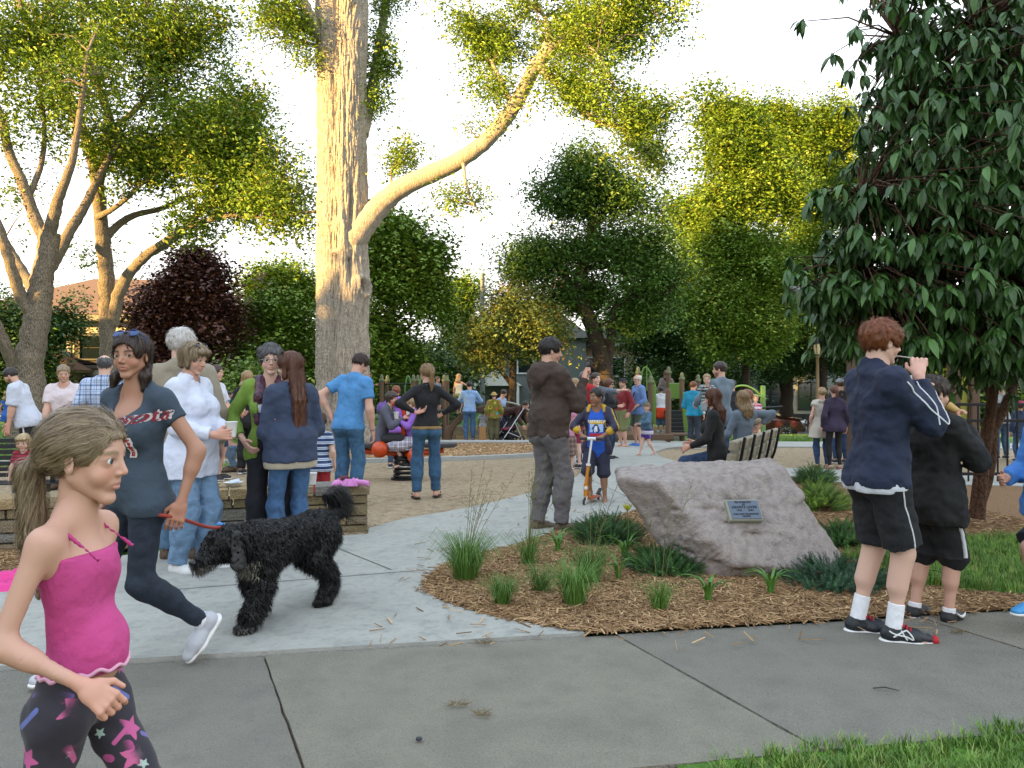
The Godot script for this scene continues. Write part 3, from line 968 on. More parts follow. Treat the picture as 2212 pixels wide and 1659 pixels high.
func upper(s: Dictionary, J: Dictionary, lo: Vector3, hi: Vector3, cb: float) -> Array:
	var H: float = s.h
	var out := []
	var tops: Array = s.top if s.top is Array else [s.top]
	for t: Dictionary in tops:
		var g: float = t.get("g",0.012) * 0.82
		var hem: float = t.get("hem",0.47)
		var bx := span(J, ["pel","chest","neck","shl","shr","hipl","hipr"] + (["ell","elr"] if t.get("s",0.5) > 0.0 else []) + (["wrl","wrr"] if t.get("s",0.5) > 1.0 or t.has("sl") or t.has("sr") else []),0.085 * H + g + 0.06 * t.get("flare",0.0))
		if s.get("seated", false): bx.position.y = minf(bx.position.y, J.pel.y - 0.1 * H)
		elif hem < 0.47: bx.position.y = minf(bx.position.y, (hem - 0.05) * H)
		var f := Field.new(bx.position, bx.end, cb)
		torso(f, s, J, g)
		if hem < 0.6:
			hips(f, s, J, g * 1.25)
			if s.get("seated", false):
				pass
			elif hem < 0.47:
				for g2: float in [-1.0,1.0]: f.bone(J.pel + J.Rp * Vector3(g2 * 0.045,0,0) * H, J.pel + J.Rp * Vector3(g2 * 0.05 * (1.0 + t.get("flare",0.0)),0,0) * H + Vector3.DOWN * 0.13 * H, 0.056 * H + g * 1.3, (0.055 + 0.02 * t.get("flare",0.0)) * H + g * 1.5,0.06 * H)
		if t.has("blouse"): f.ell(J.waist + J.R * Vector3(0,-0.02,0) * H, Vector3(0.1,0.06,0.08) * H + Vector3.ONE * (g + t.blouse),0.05 * H, J.R)
		if t.get("cut", true):
			var hp: Vector3 = J.pel + J.Rp * Vector3(0, (hem - lerpf(0.515,0.43, s.get("kid",0.0))) * H, 0)
			f.plane(hp, -J.Rp.y)
		for sd: String in ["l","r"]:
			var sl: float = t.get("s",0.5)
			if t.has("s" + sd): sl = t["s" + sd]
			if sl > 0.0: arm(f, s, J, sd, g * 1.05, t.get("cuff", g * (1.5 if sl < 1.0 else 0.75)), sl, 1)
			else: f.ell(J["sh" + sd] + (J["el" + sd] - J["sh" + sd]) * 0.22 + Vector3(1 if sd == "l" else -1,0,0) * 0.02 * H, Vector3(0.043,0.07,0.06) * H, 0.01, Basis.IDENTITY, true)
		if t.get("hood", false):
			for g2: float in [-1.0,1.0]:
				f.bone(J.neck + J.R * Vector3(0,-0.005,-0.055) * H, J.neck + J.R * Vector3(g2 * 0.055,0.012,0.0) * H, 0.038 * H, 0.026 * H, 0.03 * H)
				f.bone(J.neck + J.R * Vector3(g2 * 0.055,0.012,0.0) * H, J.neck + J.R * Vector3(g2 * 0.03,-0.035,0.055) * H, 0.025 * H, 0.016 * H, 0.02 * H)
			f.ell(J.neck + J.R * Vector3(0,-0.03,-0.07) * H, Vector3(0.06,0.06,0.03) * H, 0.03 * H, J.R)
		elif t.get("collar",0.0) > 0.0:
			f.bone(J.neck - J.R.y * 0.01 * H, J.neck + J.R.y * t.collar * H + J.R.z * 0.01 * H, 0.043 * H, 0.041 * H, 0.012 * H, Vector3.ZERO, 1.0,1)
		if t.get("straps", false): f.plane(J.chest + J.R.y * 0.045 * H, J.R.y)
		if t.has("low"): f.plane(J.pel + J.Rp.y * (t.low - 0.515) * H, J.Rp.y)
		var nk: float = t.get("neck",0.036) * H
		f.bone(J.neck - J.R.y * 0.012 * H + J.R.z * 0.006 * H, J.neck + J.R.y * 0.12 * H + J.R.z * 0.05 * H, nk, nk * 1.25,0.006, Vector3.ZERO, 1.0,0, true)
		if t.get("straps", false):
			for g2: float in [-1.0,1.0]:
				var x: Vector3 = J.R.x * g2 * 0.058 * H
				var a: Vector3 = J.chest + x + J.R.y * 0.04 * H
				f.bone(a + J.R.z * 0.065 * H, J.neck + x * 0.95 - J.R.y * 0.004 * H, 0.0045 * H, 0.0045 * H, 0.003)
				f.bone(J.neck + x * 0.95 - J.R.y * 0.004 * H, a - J.R.z * 0.068 * H, 0.0045 * H, 0.0045 * H, 0.003)
		if t.has("scoop"): f.ell(J.neck + J.R * Vector3(0,-0.01,0.055) * H, Vector3(0.052, t.scoop, 0.055) * H, 0.01, J.R, true)
		if t.has("open"): # an unbuttoned front
			f.bone(J.neck + J.R * Vector3(0,0.0,0.09) * H, J.pel + J.Rp * Vector3(0,-0.1,0.10) * H, t.open * H, t.open * 1.3 * H, 0.012, J.R.z, 1.8,0, true)
		f.rough(noise, t.get("fold",0.0035) * (1.6 if s.near < 12.0 else 1.2), Vector3(8,9,8), hash(s.label) % 100)
		f.mesh()
		var a := f.arrays()
		if t.has("paint"): a = tint(f, t.paint.bind(s, J))
		out.append([t.n, t.get("in",""), a, t.m])
		for e: Array in t.get("prints",[]): out.append([e[0], t.n, e[1].call(f, s, J), e[2]])
	return out
func bottom(s: Dictionary, J: Dictionary, lo: Vector3, hi: Vector3, cb: float) -> Array:
	var H: float = s.h
	var t: Dictionary = s.bot
	var g: float = t.get("g",0.008)
	var bx := span(J, ["hipl","hipr","waist","knl","knr"] + (["anl","anr"] if t.get("to",1.97) > 1.0 else []),0.075 * H + g + t.get("cuff",0.0) + t.get("skirt",0.0) * 0.35 * H)
	var f := Field.new(bx.position, bx.end, cb)
	hips(f, s, J, g)
	f.bone(J.pel + J.Rp.y * 0.02 * H, J.waist, 0.06 * H * s.get("bulk",0.94) + g, 0.056 * H * s.get("bulk",0.94) + g, 0.03 * H, J.Rp.z, 0.9)
	if t.has("skirt"):
		var ln: float = t.skirt * H
		for i in 7:
			var a := TAU * i / 7.0
			var hp: Vector3 = J.pel + J.Rp * Vector3(cos(a) * 0.045,0.0, sin(a) * 0.035) * H
			var dn: Vector3 = Vector3(cos(a) * 0.05,0, sin(a) * 0.05) * H * t.get("flare",1.0)
			if s.get("seated", false):
				f.bone(hp, hp + J.Rp.z * ln * 0.8 + dn + Vector3.DOWN * ln * 0.25,0.07 * H, 0.055 * H, 0.04 * H, Vector3.ZERO, 1.0,1)
			else:
				f.bone(hp, hp + Vector3.DOWN * ln + dn, 0.065 * H, 0.05 * H, 0.04 * H, Vector3.ZERO, 1.0,1)
	else:
		for sd: String in ["l","r"]: leg(f, s, J, sd, g, t.get("cuff", g * 1.6), t.get("to" + sd, t.get("to",1.97)),1)
	var w: float = t.get("waist",0.575)
	f.plane(J.pel + J.Rp * Vector3(0, (w - lerpf(0.515,0.43, s.get("kid",0.0))) * H, 0), J.Rp.y)
	f.rough(noise, t.get("fold",0.004) * (1.5 if s.near < 12.0 else 1.2), Vector3(8,10,8), hash(s.label) % 77)
	f.mesh()
	var out := [[t.n, "", tint(f, t.paint.bind(s, J)) if t.has("paint") else f.arrays(), t.m]]
	for e: Array in t.get("prints",[]): out.append([e[0], t.n, e[1].call(f, s, J), e[2]])
	return out
func shoes(s: Dictionary, J: Dictionary, cb: float) -> Array:
	var H: float = s.h
	var t: Dictionary = s.shoe
	var out := []
	var cell := clampf(s.near * 0.0014,0.006,0.018)
	for sd: String in ["l","r"]:
		var an: Vector3 = J["an" + sd]
		var fd: Vector3 = J["fd" + sd]
		var fu: Vector3 = J["fu" + sd]
		var sx: Vector3 = fu.cross(fd)
		var inn := -1.0 if sd == "l" else 1.0
		var base := an - fu * lerpf(0.045,0.05, s.get("kid",0.0)) * H
		if t.get("sock", false):
			var f := Field.new(an - Vector3.ONE * 0.09 * H, an + Vector3.ONE * 0.09 * H, cell)
			f.bone(an - fu * 0.01 * H, an.lerp(J["kn" + sd], t.get("sockh",0.16)),0.024 * H, 0.023 * H + 0.002,0.01, Vector3.ZERO, 1.0,1)
			f.bone(an - fu * 0.012 * H, an + fd * 0.05 * H - fu * 0.02 * H, 0.022 * H, 0.018 * H, 0.01)
			f.mesh()
			out.append(["sock","", f.arrays(), t.get("sockm","whitecloth")])
		if t.n == "": continue
		var lo := base - Vector3.ONE * 0.05 * H
		lo = lo.min(base + fd * 0.12 * H - Vector3.ONE * 0.05 * H)
		var hi := (an + Vector3.ONE * 0.06 * H).max(base + fd * 0.12 * H + Vector3.ONE * 0.06 * H)
		var f := Field.new(lo, hi, cell)
		var sole := Field.new(lo, hi, cell)
		if t.get("flip", false):
			f.bone(base + fu * 0.006 * H + fd * 0.07 * H, base + fu * 0.035 * H + fd * 0.055 * H + sx * 0.024 * H, 0.006 * H, 0.006 * H, 0.004)
			f.bone(base + fu * 0.006 * H + fd * 0.07 * H, base + fu * 0.035 * H + fd * 0.055 * H - sx * 0.024 * H, 0.006 * H, 0.006 * H, 0.004)
		else:
			f.bone(base + fu * 0.026 * H - fd * 0.012 * H, base + fu * 0.024 * H + fd * 0.06 * H, 0.025 * H, 0.024 * H, 0.02 * H)
			f.bone(base + fu * 0.02 * H + fd * 0.055 * H + sx * inn * 0.004 * H, base + fu * 0.018 * H + fd * 0.098 * H + sx * inn * 0.006 * H, 0.028 * H, 0.021 * H, 0.02 * H, fu, 0.75)
			f.bone(base + fu * 0.03 * H - fd * 0.004 * H, base + fu * 0.05 * H, 0.025 * H, 0.026 * H, 0.012 * H, Vector3.ZERO, 1.0,1)
			f.bone(base + fu * 0.05 * H, base + fu * 0.08 * H, 0.021 * H, 0.024 * H, 0.004, Vector3.ZERO, 1.0,0, true)
			f.plane(base + fu * 0.006 * H, -fu)
		var sr := 0.0275 * H
		sole.bone(base + fu * 0.006 * H - fd * 0.016 * H, base + fu * 0.006 * H + fd * 0.06 * H, sr * 0.95, sr * 1.02,0.01, fu, 0.48)
		sole.bone(base + fu * 0.006 * H + fd * 0.06 * H + sx * inn * 0.004 * H, base + fu * 0.007 * H + fd * 0.1 * H + sx * inn * 0.007 * H, sr * 1.08, sr * 0.8,0.02, fu, 0.45)
		sole.plane(base + fu * 0.001,-fu)
		f.mesh()
		sole.mesh()
		out.append([t.n, "", f.arrays(), t.m])
		out.append(["sole", t.n, sole.arrays(), t.get("sm","whiterubber")])
	return out
func raise(s: Dictionary, made: Dictionary) -> Node3D:
	var o := thing(s.get("called","person"), s.label, s.get("cat","person"), s.where, deg_to_rad(s.yaw), s.get("group",""))
	var nodes := {}
	for p: Array in made.parts:
		if p[2][Mesh.ARRAY_VERTEX].size() < 3: continue
		var m := solid(p[2])
		var host: Node3D = nodes[p[1]] if p[1] and nodes.has(p[1]) else o
		var n := put(p[0], m, M[p[3]] if p[3] is String else p[3], host)
		nodes[p[0]] = n
	s.J = made.J
	s.node = o
	return o
func out_of(s: Dictionary, p: Vector3) -> Vector3:
	return s.where + Basis(Vector3.UP, deg_to_rad(s.yaw)) * p

# ---- the ground and what is laid on it --------------------------------------------------------------
func poly(a: Array) -> PackedVector2Array:
	var r := PackedVector2Array()
	for i in range(0, a.size(),2): r.append(Vector2(a[i], a[i + 1]))
	return r
func curved(a: PackedVector2Array, from: int, to: int, steps := 5) -> PackedVector2Array:
	var r := PackedVector2Array()
	for i in a.size():
		if i >= from and i < to:
			for k in steps: r.append(a[i].cubic_interpolate(a[i + 1], a[maxi(i - 1,0)], a[mini(i + 2, a.size() - 1)], float(k) / steps))
		else: r.append(a[i])
	return r
func inside(p: Vector2, poly2: PackedVector2Array) -> bool: return Geometry2D.is_point_in_polygon(p, poly2)
func walk_edge(x: float) -> float: return -(4.255 + 0.178 * x)
var BED := PackedVector2Array()
var PATH := PackedVector2Array()
func setting() -> void:
	M.grass = detail(surf([C("33501c"), C("4c7526"), C("5d8a2c"), C("3f6420")],0.02,0.22,1.0, bumps(0.2,6.0),1.0), tex(0.25,[C("8a8a8a"), C("ffffff"), C("a0a890")],3,512,7),1.7)
	M.soil = surf([C("4a3826"), C("6b5238"), C("7d6446")],0.03,0.6,1.0, bumps(0.1,6.0),1.0)
	struct("ground", slab(poly([-300,12,-300,-390,300,-390,300,12]),-0.03,0.0), M.grass)
	var s := st()
	s.set_smooth_group(-1)
	var lh := func(d: float) -> float: return -0.15 - 0.0086 * (d - 14.5)
	for q: Array in [[-60.0,-5.2,14.5,20.0],[-60.0,-5.0,20.0,70.0]]:
		quad(s, Vector3(q[0], lh.call(q[3]),-q[3]), Vector3(q[1], lh.call(q[3]),-q[3]), Vector3(q[1], lh.call(q[2]),-q[2]), Vector3(q[0], lh.call(q[2]),-q[2]))
		quad(s, Vector3(q[1], lh.call(q[2]),-q[2]), Vector3(q[1], lh.call(q[3]),-q[3]), Vector3(q[1] + 0.9, gy(-q[3]) - 0.05,-q[3]), Vector3(q[1] + 0.9, gy(-q[2]) - 0.05,-q[2]))
	struct("lawn", done(s), M.grass)
	M.oldconcrete = detail(surf([C("7b7a71"), C("85837a"), C("8c8a80"), C("7f7d74")],0.012,0.35,0.95, bumps(0.35,3.0),0.7), tex(0.42,[C("64615b"), C("c4c2bc"), C("dad8d2"), C("ece9e2"), C("fffdf4")],2,1024,9),0.42)
	M.oldconcrete2 = M.oldconcrete.duplicate()
	M.oldconcrete2.albedo_color = Color(0.94,0.95,0.97)
	struct("soil", slab(poly([-9, walk_edge(-9) + 3.4,-9, walk_edge(-9) - 0.05,11, walk_edge(11) - 0.05,11, walk_edge(11) + 3.4]),-0.012,0.0), M.soil)
	var walk := Node3D.new()
	walk.name = "sidewalk"
	add_child(walk)
	walk.set_meta("kind","structure")
	for k in range(-4,6):
		var x0 := -1.27 + 1.84 * k + 0.006
		var x1 := x0 + 1.84 - 0.009
		var q := PackedVector2Array([Vector2(x0, walk_edge(x0)), Vector2(x1, walk_edge(x1)), Vector2(x1 + 0.6, walk_edge(x1 + 0.6) + 1.48), Vector2(x0 + 0.6, walk_edge(x0 + 0.6) + 1.48)])
		var jag := PackedVector2Array()
		for i in 4:
			for t in 14:
				var p := q[i].lerp(q[(i + 1) % 4], t / 14.0)
				jag.append(p + Vector2(noise.get_noise_2d(p.x * 9.0, p.y * 9.0 + i * 7.0), noise.get_noise_2d(p.x * 9.0 + 40.0, p.y * 9.0)) * 0.006)
		q = jag
		put("slab", slab(q, 0.012 + 0.004 * ((k * 7) % 3),0.1), M.oldconcrete if k % 2 == 0 else M.oldconcrete2, walk)
	M.sand = detail(surf([C("8f7c63"), C("a8967b"), C("b5a488"), C("9d8a6f")],0.02,0.35,1.0, bumps(0.05,14.0,512,3,4),1.3), tex(0.5,[C("aaa294"), C("ffffff"), C("d0c8b8")],2,512,5),1.5)
	struct("sand", slab(gps([-900,1200,800,1163,1000,1120,1290,1060,1290,980,1162,982,972,988,770,994,430,998,0,1003,-900,1004]),-0.008,0.0), M.sand)
	struct("sand", slab(gps([1400,974,1500,966,1700,966,2500,972,2700,1040,2212,1036,1800,1022,1440,1010]),-0.008,0.0), M.sand)
	M.newconcrete = detail(surf([C("8b8d8a"), C("979993"), C("9e9f99"), C("8f918c")],0.012,0.4,0.92, bumps(0.4,2.0,512,8),0.5), tex(0.03,[C("dfe0e0"), C("ffffff"), C("f4f2ee")],5,512,21),0.6)
	var tip := gps([1275,1378,1180,1364,1050,1338,965,1311,917,1281,925,1254,950,1234,1000,1213,1100,1188,1180,1160,1240,1140,1330,1122])
	var tipc := curved(tip, 0, tip.size() - 1,4)
	PATH = PackedVector2Array()
	PATH.append(Vector2(-6.0, walk_edge(-6.0) - 0.02))
	PATH.append(Vector2(0.40, walk_edge(0.40) - 0.02))
	PATH.append_array(tipc.slice(1))
	PATH.append_array(gps([1400,1095,1480,1062,1600,1040,1700,1032,1820,1046,2212,1054,2600,1060,2600,1036,2212,1031,1900,1023,1700,1014,1560,1008,1460,1000,1425,988,1415,978,1440,970,1480,966,1700,967,2500,974,2500,962,1700,956,1440,954,1225,956,1208,968]))
	var inner := gps([1205,980,1217,992,1250,1008,1254,1018,1240,1036,1141,1070,1000,1104,885,1124,797,1147])
	PATH.append_array(curved(inner, 0, inner.size() - 1,4))
	PATH.append_array(gps([795,1160,440,1185,250,1210]))
	PATH.append_array(PackedVector2Array([Vector2(-3.35,-5.75), Vector2(-3.7,-5.35), Vector2(-4.4,-5.2), Vector2(-6.0,-5.1)]))
	struct("path", slab(PATH, 0.03,0.09), M.newconcrete)
	M.joint = mc("5c5a55",1.0)
	var jl := []
	for e: Array in [[700,1180,845,1240],[925,1240,300,1290],[1254,1030,1395,1098],[1217,992,1420,986]]:
		var a := gp(e[0], e[1])
		var b := gp(e[2], e[3])
		var nrm := (b - a).orthogonal().normalized() * 0.005
		struct("path_joint", slab(PackedVector2Array([a + nrm, b + nrm, b - nrm, a - nrm]),0.0335,0.0), M.joint)
	M.kerb = surf([C("8e918f"), C("a2a5a2"), C("979a97")],0.02,0.6,0.95, bumps(0.3,3.0),0.6)
	var cur := gps([-500,1006,0,1005,430,1003,620,1002,770,1000,972,995,1080,991,1162,986,1200,978,1208,968])
	var line := smooth(Array(cur),3)
	var out := PackedVector2Array()
	for p: Vector2 in line: out.append(p)
	for i in range(line.size() - 1,-1,-1):
		var a: Vector2 = line[maxi(i - 1,0)]
		var b: Vector2 = line[mini(i + 1, line.size() - 1)]
		var nn := (b - a).orthogonal().normalized() * 0.2
		if nn.y > 0: nn = -nn
		out.append(line[i] + nn)
	struct("kerb", slab(out, 0.075,0.16), M.kerb)
	var far := gps([900,961,1214,961,1214,957.5,900,957.5])
	struct("kerb", slab(far, 0.09,0.16), M.kerb)
	M.chips = surf([C("5f4730"), C("8a6b4a"), C("a5855f"), C("6d5338")],0.06,0.8,1.0, bumps(0.15,10.0),1.2)
	var cp := gps([-600,1002,430,999,770,996,972,991,1162,983,1205,968,1214,960,900,960,760,966,560,976,430,990,-600,996])
	struct("wood_chips", slab(cp, 0.03,0.0), M.chips)
	var chip := box(Vector3(0.075,0.012,0.028),0.002)
	var xs := []
	var cs := []
	while xs.size() < 16000:
		var p := gp(rng.randf_range(300,1215), rng.randf_range(959,1000))
		if not inside(p, cp): continue
		var b := Basis.from_euler(Vector3(rng.randf_range(-0.35,0.35), rng.randf() * TAU, rng.randf_range(-0.35,0.35))).scaled(Vector3.ONE * rng.randf_range(0.5,1.35))
		xs.append(Transform3D(b, Vector3(p.x, gy(p.y) + 0.035 + rng.randf() * 0.02, p.y)))
		cs.append(C("9a7a54").lerp(C("c9ae86"), rng.randf()).lerp(C("5a4029"), rng.randf() * 0.6).srgb_to_linear())
	many("chips", chip, tinted(0.95), xs, null, cs)
	struct("sand", slab(gps([930,957.4,1214,957.4,1440,953.5,1440,944,930,944]),-0.012,0.0), M.sand)
	struct("lawn_terrace", terrace(), M.grass)
	M.asphalt = surf([C("3c3d3f"), C("4b4c4d"), C("55565a")],0.05,0.8,0.95, bumps(0.4,3.0),0.6)
	struct("road", slab(poly([-70,-66,60,-30.5,60,-40.5,-70,-76]),0.0,0.0), M.asphalt)
	struct("kerb", slab(poly([-70,-65.8,60,-30.3,60,-30.5,-70,-66]),0.1,0.2), M.kerb)
	BED = PackedVector2Array([Vector2(0.41, walk_edge(0.41) - 0.01), Vector2(2.7, walk_edge(2.7) - 0.01), Vector2(9, walk_edge(9) - 0.01)])
	BED.append_array(gps([2600,1061,2212,1055,1820,1047,1700,1033,1600,1041,1480,1063,1400,1096]))
	var tr := tipc.duplicate()
	tr.reverse()
	BED.append_array(tr.slice(0, tr.size() - 1))
	M.mulch = surf([C("5a412a"), C("7d5e3f"), C("94744e"), C("694d33")],0.05,1.0,1.0, bumps(0.12,12.0),1.3)
	struct("mulch", slab(BED, 0.026,0.0), M.mulch)
	var left_bed := PackedVector2Array([Vector2(-9,-5.05), Vector2(-4.4,-5.15), Vector2(-3.65,-5.3), Vector2(-3.3,-5.75), Vector2(-3.2,-7.2), Vector2(-9,-7.2)])
	struct("mulch", slab(left_bed, 0.02,0.0), M.mulch)
	var shred := box(Vector3(0.085,0.004,0.007),0.001)
	xs = []
	cs = []
	while xs.size() < 34000:
		var p := Vector2(rng.randf_range(-0.8,5.2),-rng.randf_range(4.1,10.0) if rng.randf() < 0.3 else -rng.randf_range(4.1,6.6))
		var up := 0.03
		if rng.randf() < 0.05:
			p = Vector2(rng.randf_range(-5.2,-3.3),-rng.randf_range(5.1,6.4))
			if not inside(p, left_bed): continue
		elif not inside(p, BED):
			if rng.randf() > 0.012 or inside(p, LAWN()): continue
			up = 0.034
		elif inside(p, LAWN()): continue
		var b := Basis.from_euler(Vector3(rng.randf_range(-0.3,0.3), rng.randf() * TAU, rng.randf_range(-0.3,0.3))).scaled(Vector3(rng.randf_range(0.4,1.5),1, rng.randf_range(0.6,1.7)))
		xs.append(Transform3D(b, Vector3(p.x, gy(p.y) + up + rng.randf() * 0.014, p.y)))
		cs.append(C("8a6a45").lerp(C("d0b186"), pow(rng.randf(),1.3)).lerp(C("4a3521"), rng.randf() * 0.6).srgb_to_linear())
	many("shredded_bark", shred, tinted(0.95), xs, null, cs)
	var v := slab(PackedVector2Array([Vector2(0.6, walk_edge(0.6) + 1.47), Vector2(9, walk_edge(9) + 1.47), Vector2(9, walk_edge(9) + 3.4), Vector2(0.6, walk_edge(0.6) + 3.4)]),0.008,0.0)
	struct("verge", v, M.grass)
	struct("lawn", slab(LAWN(),0.032,0.0), M.grass)
	blades("grass", func() -> Vector3:
		var x := rng.randf_range(0.75,3.2)
		return Vector3(x, 0.0, walk_edge(x) + 1.44 + pow(rng.randf(),0.8) * 0.95 + 0.05 * sin(x * 9.0)),2600,0.075, Vector2(0.35,1.0))
	blades("grass", func() -> Vector3:
		while true:
			var p := Vector2(rng.randf_range(2.4,6.5),-rng.randf_range(5.0,7.2))
			if inside(p, LAWN()): return Vector3(p.x, 0.03, p.y)
		return Vector3.ZERO, 2600,0.13, Vector2(0.5,1.0))
	blades("grass", func() -> Vector3:
		var d := rng.randf_range(14.6,30)
		return Vector3(rng.randf_range(-0.66 * d, -5.3), lh.call(d) - 0.01,-d),9000,0.12, Vector2(0.5,1.1),2.0)
	blades("grass", func() -> Vector3:
		var d := rng.randf_range(24.5,37)
		return Vector3(rng.randf_range(0.28 * d, 0.62 * d), gy(-d) - 0.03,-d),5000,0.14, Vector2(0.5,1.1),2.2)
func LAWN() -> PackedVector2Array:
	return PackedVector2Array([Vector2(2.75,-5.35), Vector2(3.1,-5.15), Vector2(4.0,-5.1), Vector2(8,-5.9), Vector2(8,-7.4), Vector2(4.2,-6.95), Vector2(3.3,-6.7), Vector2(2.6,-6.2)])
func terrace() -> ArrayMesh:
	var s := st()
	box(Vector3(8.2,0.9,19),0.02, O(1.9,-0.70,-37.0), s)
	return done(s)
func tinted(rough := 0.8) -> StandardMaterial3D:
	var m := mat(Color.WHITE, rough)
	m.vertex_color_use_as_albedo = true
	return m
func blades(called: String, where: Callable, count: int, high: float, sc: Vector2, wide := 1.0) -> void:
	if not M.has("blade"):
		M.blade = tinted(0.6)
		M.blade.backlight_enabled = true
		M.blade.backlight = Color(0.12,0.2,0.04)
	var s := st()
	s.set_smooth_group(-1)
	for i in 16:
		var a := rng.randf() * TAU
		var r := rng.randf() * 0.045 * wide
		var p := Vector3(cos(a) * r, 0, sin(a) * r)
		var h := high * rng.randf_range(0.5,1.1)
		var t := rng.randf() * TAU
		var bend := Vector3(cos(t),0, sin(t)) * h * rng.randf_range(0.15,0.7)
		var w := Vector3(-sin(t),0, cos(t)) * 0.0022 * wide
		var m := p + bend * 0.35 + Vector3.UP * h * 0.6
		for v: Vector3 in [p - w, p + w, m + w * 0.8, p - w, m + w * 0.8, m - w * 0.8, m - w * 0.8, m + w * 0.8, p + bend + Vector3.UP * h]: s.add_vertex(v)
	s.generate_normals()
	var xs := []
	var cs := []
	for i in count:
		var sz := rng.randf_range(sc.x, sc.y)
		xs.append(Transform3D(Basis(Vector3.UP, rng.randf() * TAU).scaled(Vector3(1, sz, 1)), where.call()))
		cs.append(C("3d5f1d").lerp(C("6f9a36"), rng.randf()).lerp(C("9a9a55"), pow(rng.randf(),4) * 0.8).srgb_to_linear())
	many(called, s.commit(), M.blade, xs, null, cs)

# ---- trees ------------------------------------------------------------------------------------------
var LEAF := {}
func spray(count: int, spread: float, long: float, wide: float, droop: float, sd: int) -> ArrayMesh:
	var r := RandomNumberGenerator.new()
	r.seed = sd
	var s := st()
	s.set_smooth_group(-1)
	for i in count:
		var p := V(r.randfn(0,0.42), r.randfn(0,0.34), r.randfn(0,0.42)) * spread
		var a := r.randf() * TAU
		var dir := V(cos(a), r.randf_range(-0.5,0.35) - droop, sin(a)).normalized()
		var l := long * r.randf_range(0.65,1.2)
		var side := dir.cross(V(r.randf_range(-0.5,0.5),1, r.randf_range(-0.5,0.5))).normalized() * wide * l
		var up := side.cross(dir).normalized() * l * 0.12
		var m := p + dir * l * 0.45
		var tip := p + dir * l
		for v: Vector3 in [p, m - side + up, tip, p, tip, m + side + up]: s.add_vertex(v)
	s.generate_normals()
	return s.commit()
func leaf_mat(rough := 0.55, through := Color(0.16,0.2,0.03)) -> StandardMaterial3D:
	var m := tinted(rough)
	m.backlight_enabled = true
	m.backlight = through
	return m
func tree(called: String, label: String, limbs: Array, crowns: Array, look: Dictionary) -> Node3D:
	var first: Array = limbs[0]
	var base := pt(first[0], first[1], first[2])
	base.y = look.get("ground", gy(base.z))
	var o := thing(called, label, "tree", base, 0.0, look.get("group",""))
	var r := RandomNumberGenerator.new()
	r.seed = hash(label)
	var nodes := PackedVector3Array()
	var wide := PackedFloat32Array()
	for li in limbs.size():
		var L: Array = limbs[li]
		var ps := []
		var rs := []
		for i in range(0, L.size(),4):
			ps.append(pt(L[i], L[i + 1], L[i + 2]) - base)
			rs.append(L[i + 3] * 0.5 / F * L[i + 2])
		if li == 0 and not look.get("open", false):
			var b0: Vector3 = ps[0]
			if b0.y > 0.15:
				ps.push_front(V(b0.x * 0.5,-0.1,0))
				rs.push_front(rs[0] * 1.35)
		ps = smooth(ps, 6)
		rs = smoothf(rs, 6)
		for i in range(1, ps.size()):
			ps[i] += V(r.randf() - 0.5,0, r.randf() - 0.5) * rs[i] * 0.22
			rs[i] *= r.randf_range(0.95,1.06)
		for i in ps.size():
			if li > 0 or i > ps.size() / 2:
				nodes.append(ps[i])
				wide.append(rs[i])
		if look.get("trunkless", false) and li == 0: continue
		put("trunk" if li == 0 else "limb", tube(ps, rs, 14 if rs[0] > 0.1 else 9), look.bark, o)
	var xs := []
	var cs := []
	var tw := st()
	var any := false
	var cols: Array = look.cols
	for c: Array in crowns:
		var ce := pt(c[0], c[1], c[2]) - base
		var rad := V(c[3], c[4], c[5])
		for i in c[6]:
			var u := V(r.randfn(), r.randfn(), r.randfn()).normalized() * pow(r.randf(),0.42)
			if noise.get_noise_3dv((ce + u * rad) * 0.45 + Vector3.ONE * float(hash(label) % 50)) < look.get("gap",-0.25): continue
			var tip := ce + u * rad * (0.82 + 0.75 * noise.get_noise_3dv(u.normalized() * 1.7 + ce))
			var best := 1e9
			var bi := 0
			for k in range(0, nodes.size()):
				var q := nodes[k].distance_squared_to(tip) + maxf(nodes[k].y - tip.y, 0.0) * 1.5
				if q < best:
					best = q
					bi = k
			var a := nodes[bi] if nodes.size() else ce
			var d := tip - a
			var len := d.length()
			var mid := a + d * 0.5 + V(r.randf_range(-0.12,0.12),0.14, r.randf_range(-0.12,0.12)) * len
			var pts := [a, a.lerp(mid, 0.5) + d * 0.03, mid, mid.lerp(tip, 0.55) + Vector3.UP * len * 0.03, tip]
			if len < 7.0 and look.get("twigs", true):
				var w0 := minf(wide[bi] * 0.6 if nodes.size() else 0.03,0.012 + 0.011 * len)
				tube(pts, [w0, w0 * 0.8, w0 * 0.6, w0 * 0.4,0.004],5, tw, false)
				any = true
			for k in look.get("per",7):
				var t := 1.0 - 0.55 * r.randf() * minf(1.0,2.2 / maxf(len, 0.1))
				var p := a.lerp(tip, t) if t < 0.5 else mid.lerp(tip, (t - 0.5) * 2.0)
				p += V(r.randfn(), r.randfn() * 0.7, r.randfn()) * look.get("loose",0.3)
				var sz: float = look.get("size",1.0) * r.randf_range(0.7,1.3)
				xs.append(Transform3D(Basis.from_euler(V(r.randf_range(-0.5,0.5), r.randf() * TAU, r.randf_range(-0.5,0.5))).scaled(Vector3.ONE * sz), p))
				var col: Color = cols[0].lerp(cols[1], r.randf())
				if cols.size() > 2 and r.randf() < 0.15: col = col.lerp(cols[2], r.randf())
				cs.append(col.srgb_to_linear())
	if any: put("twigs", done(tw), look.get("twigbark", look.bark), o).set_meta("kind","stuff")
	if xs.size(): many("crown", LEAF[look.get("leaf","small")], look.leaf_mat, xs, o, cs)
	return o
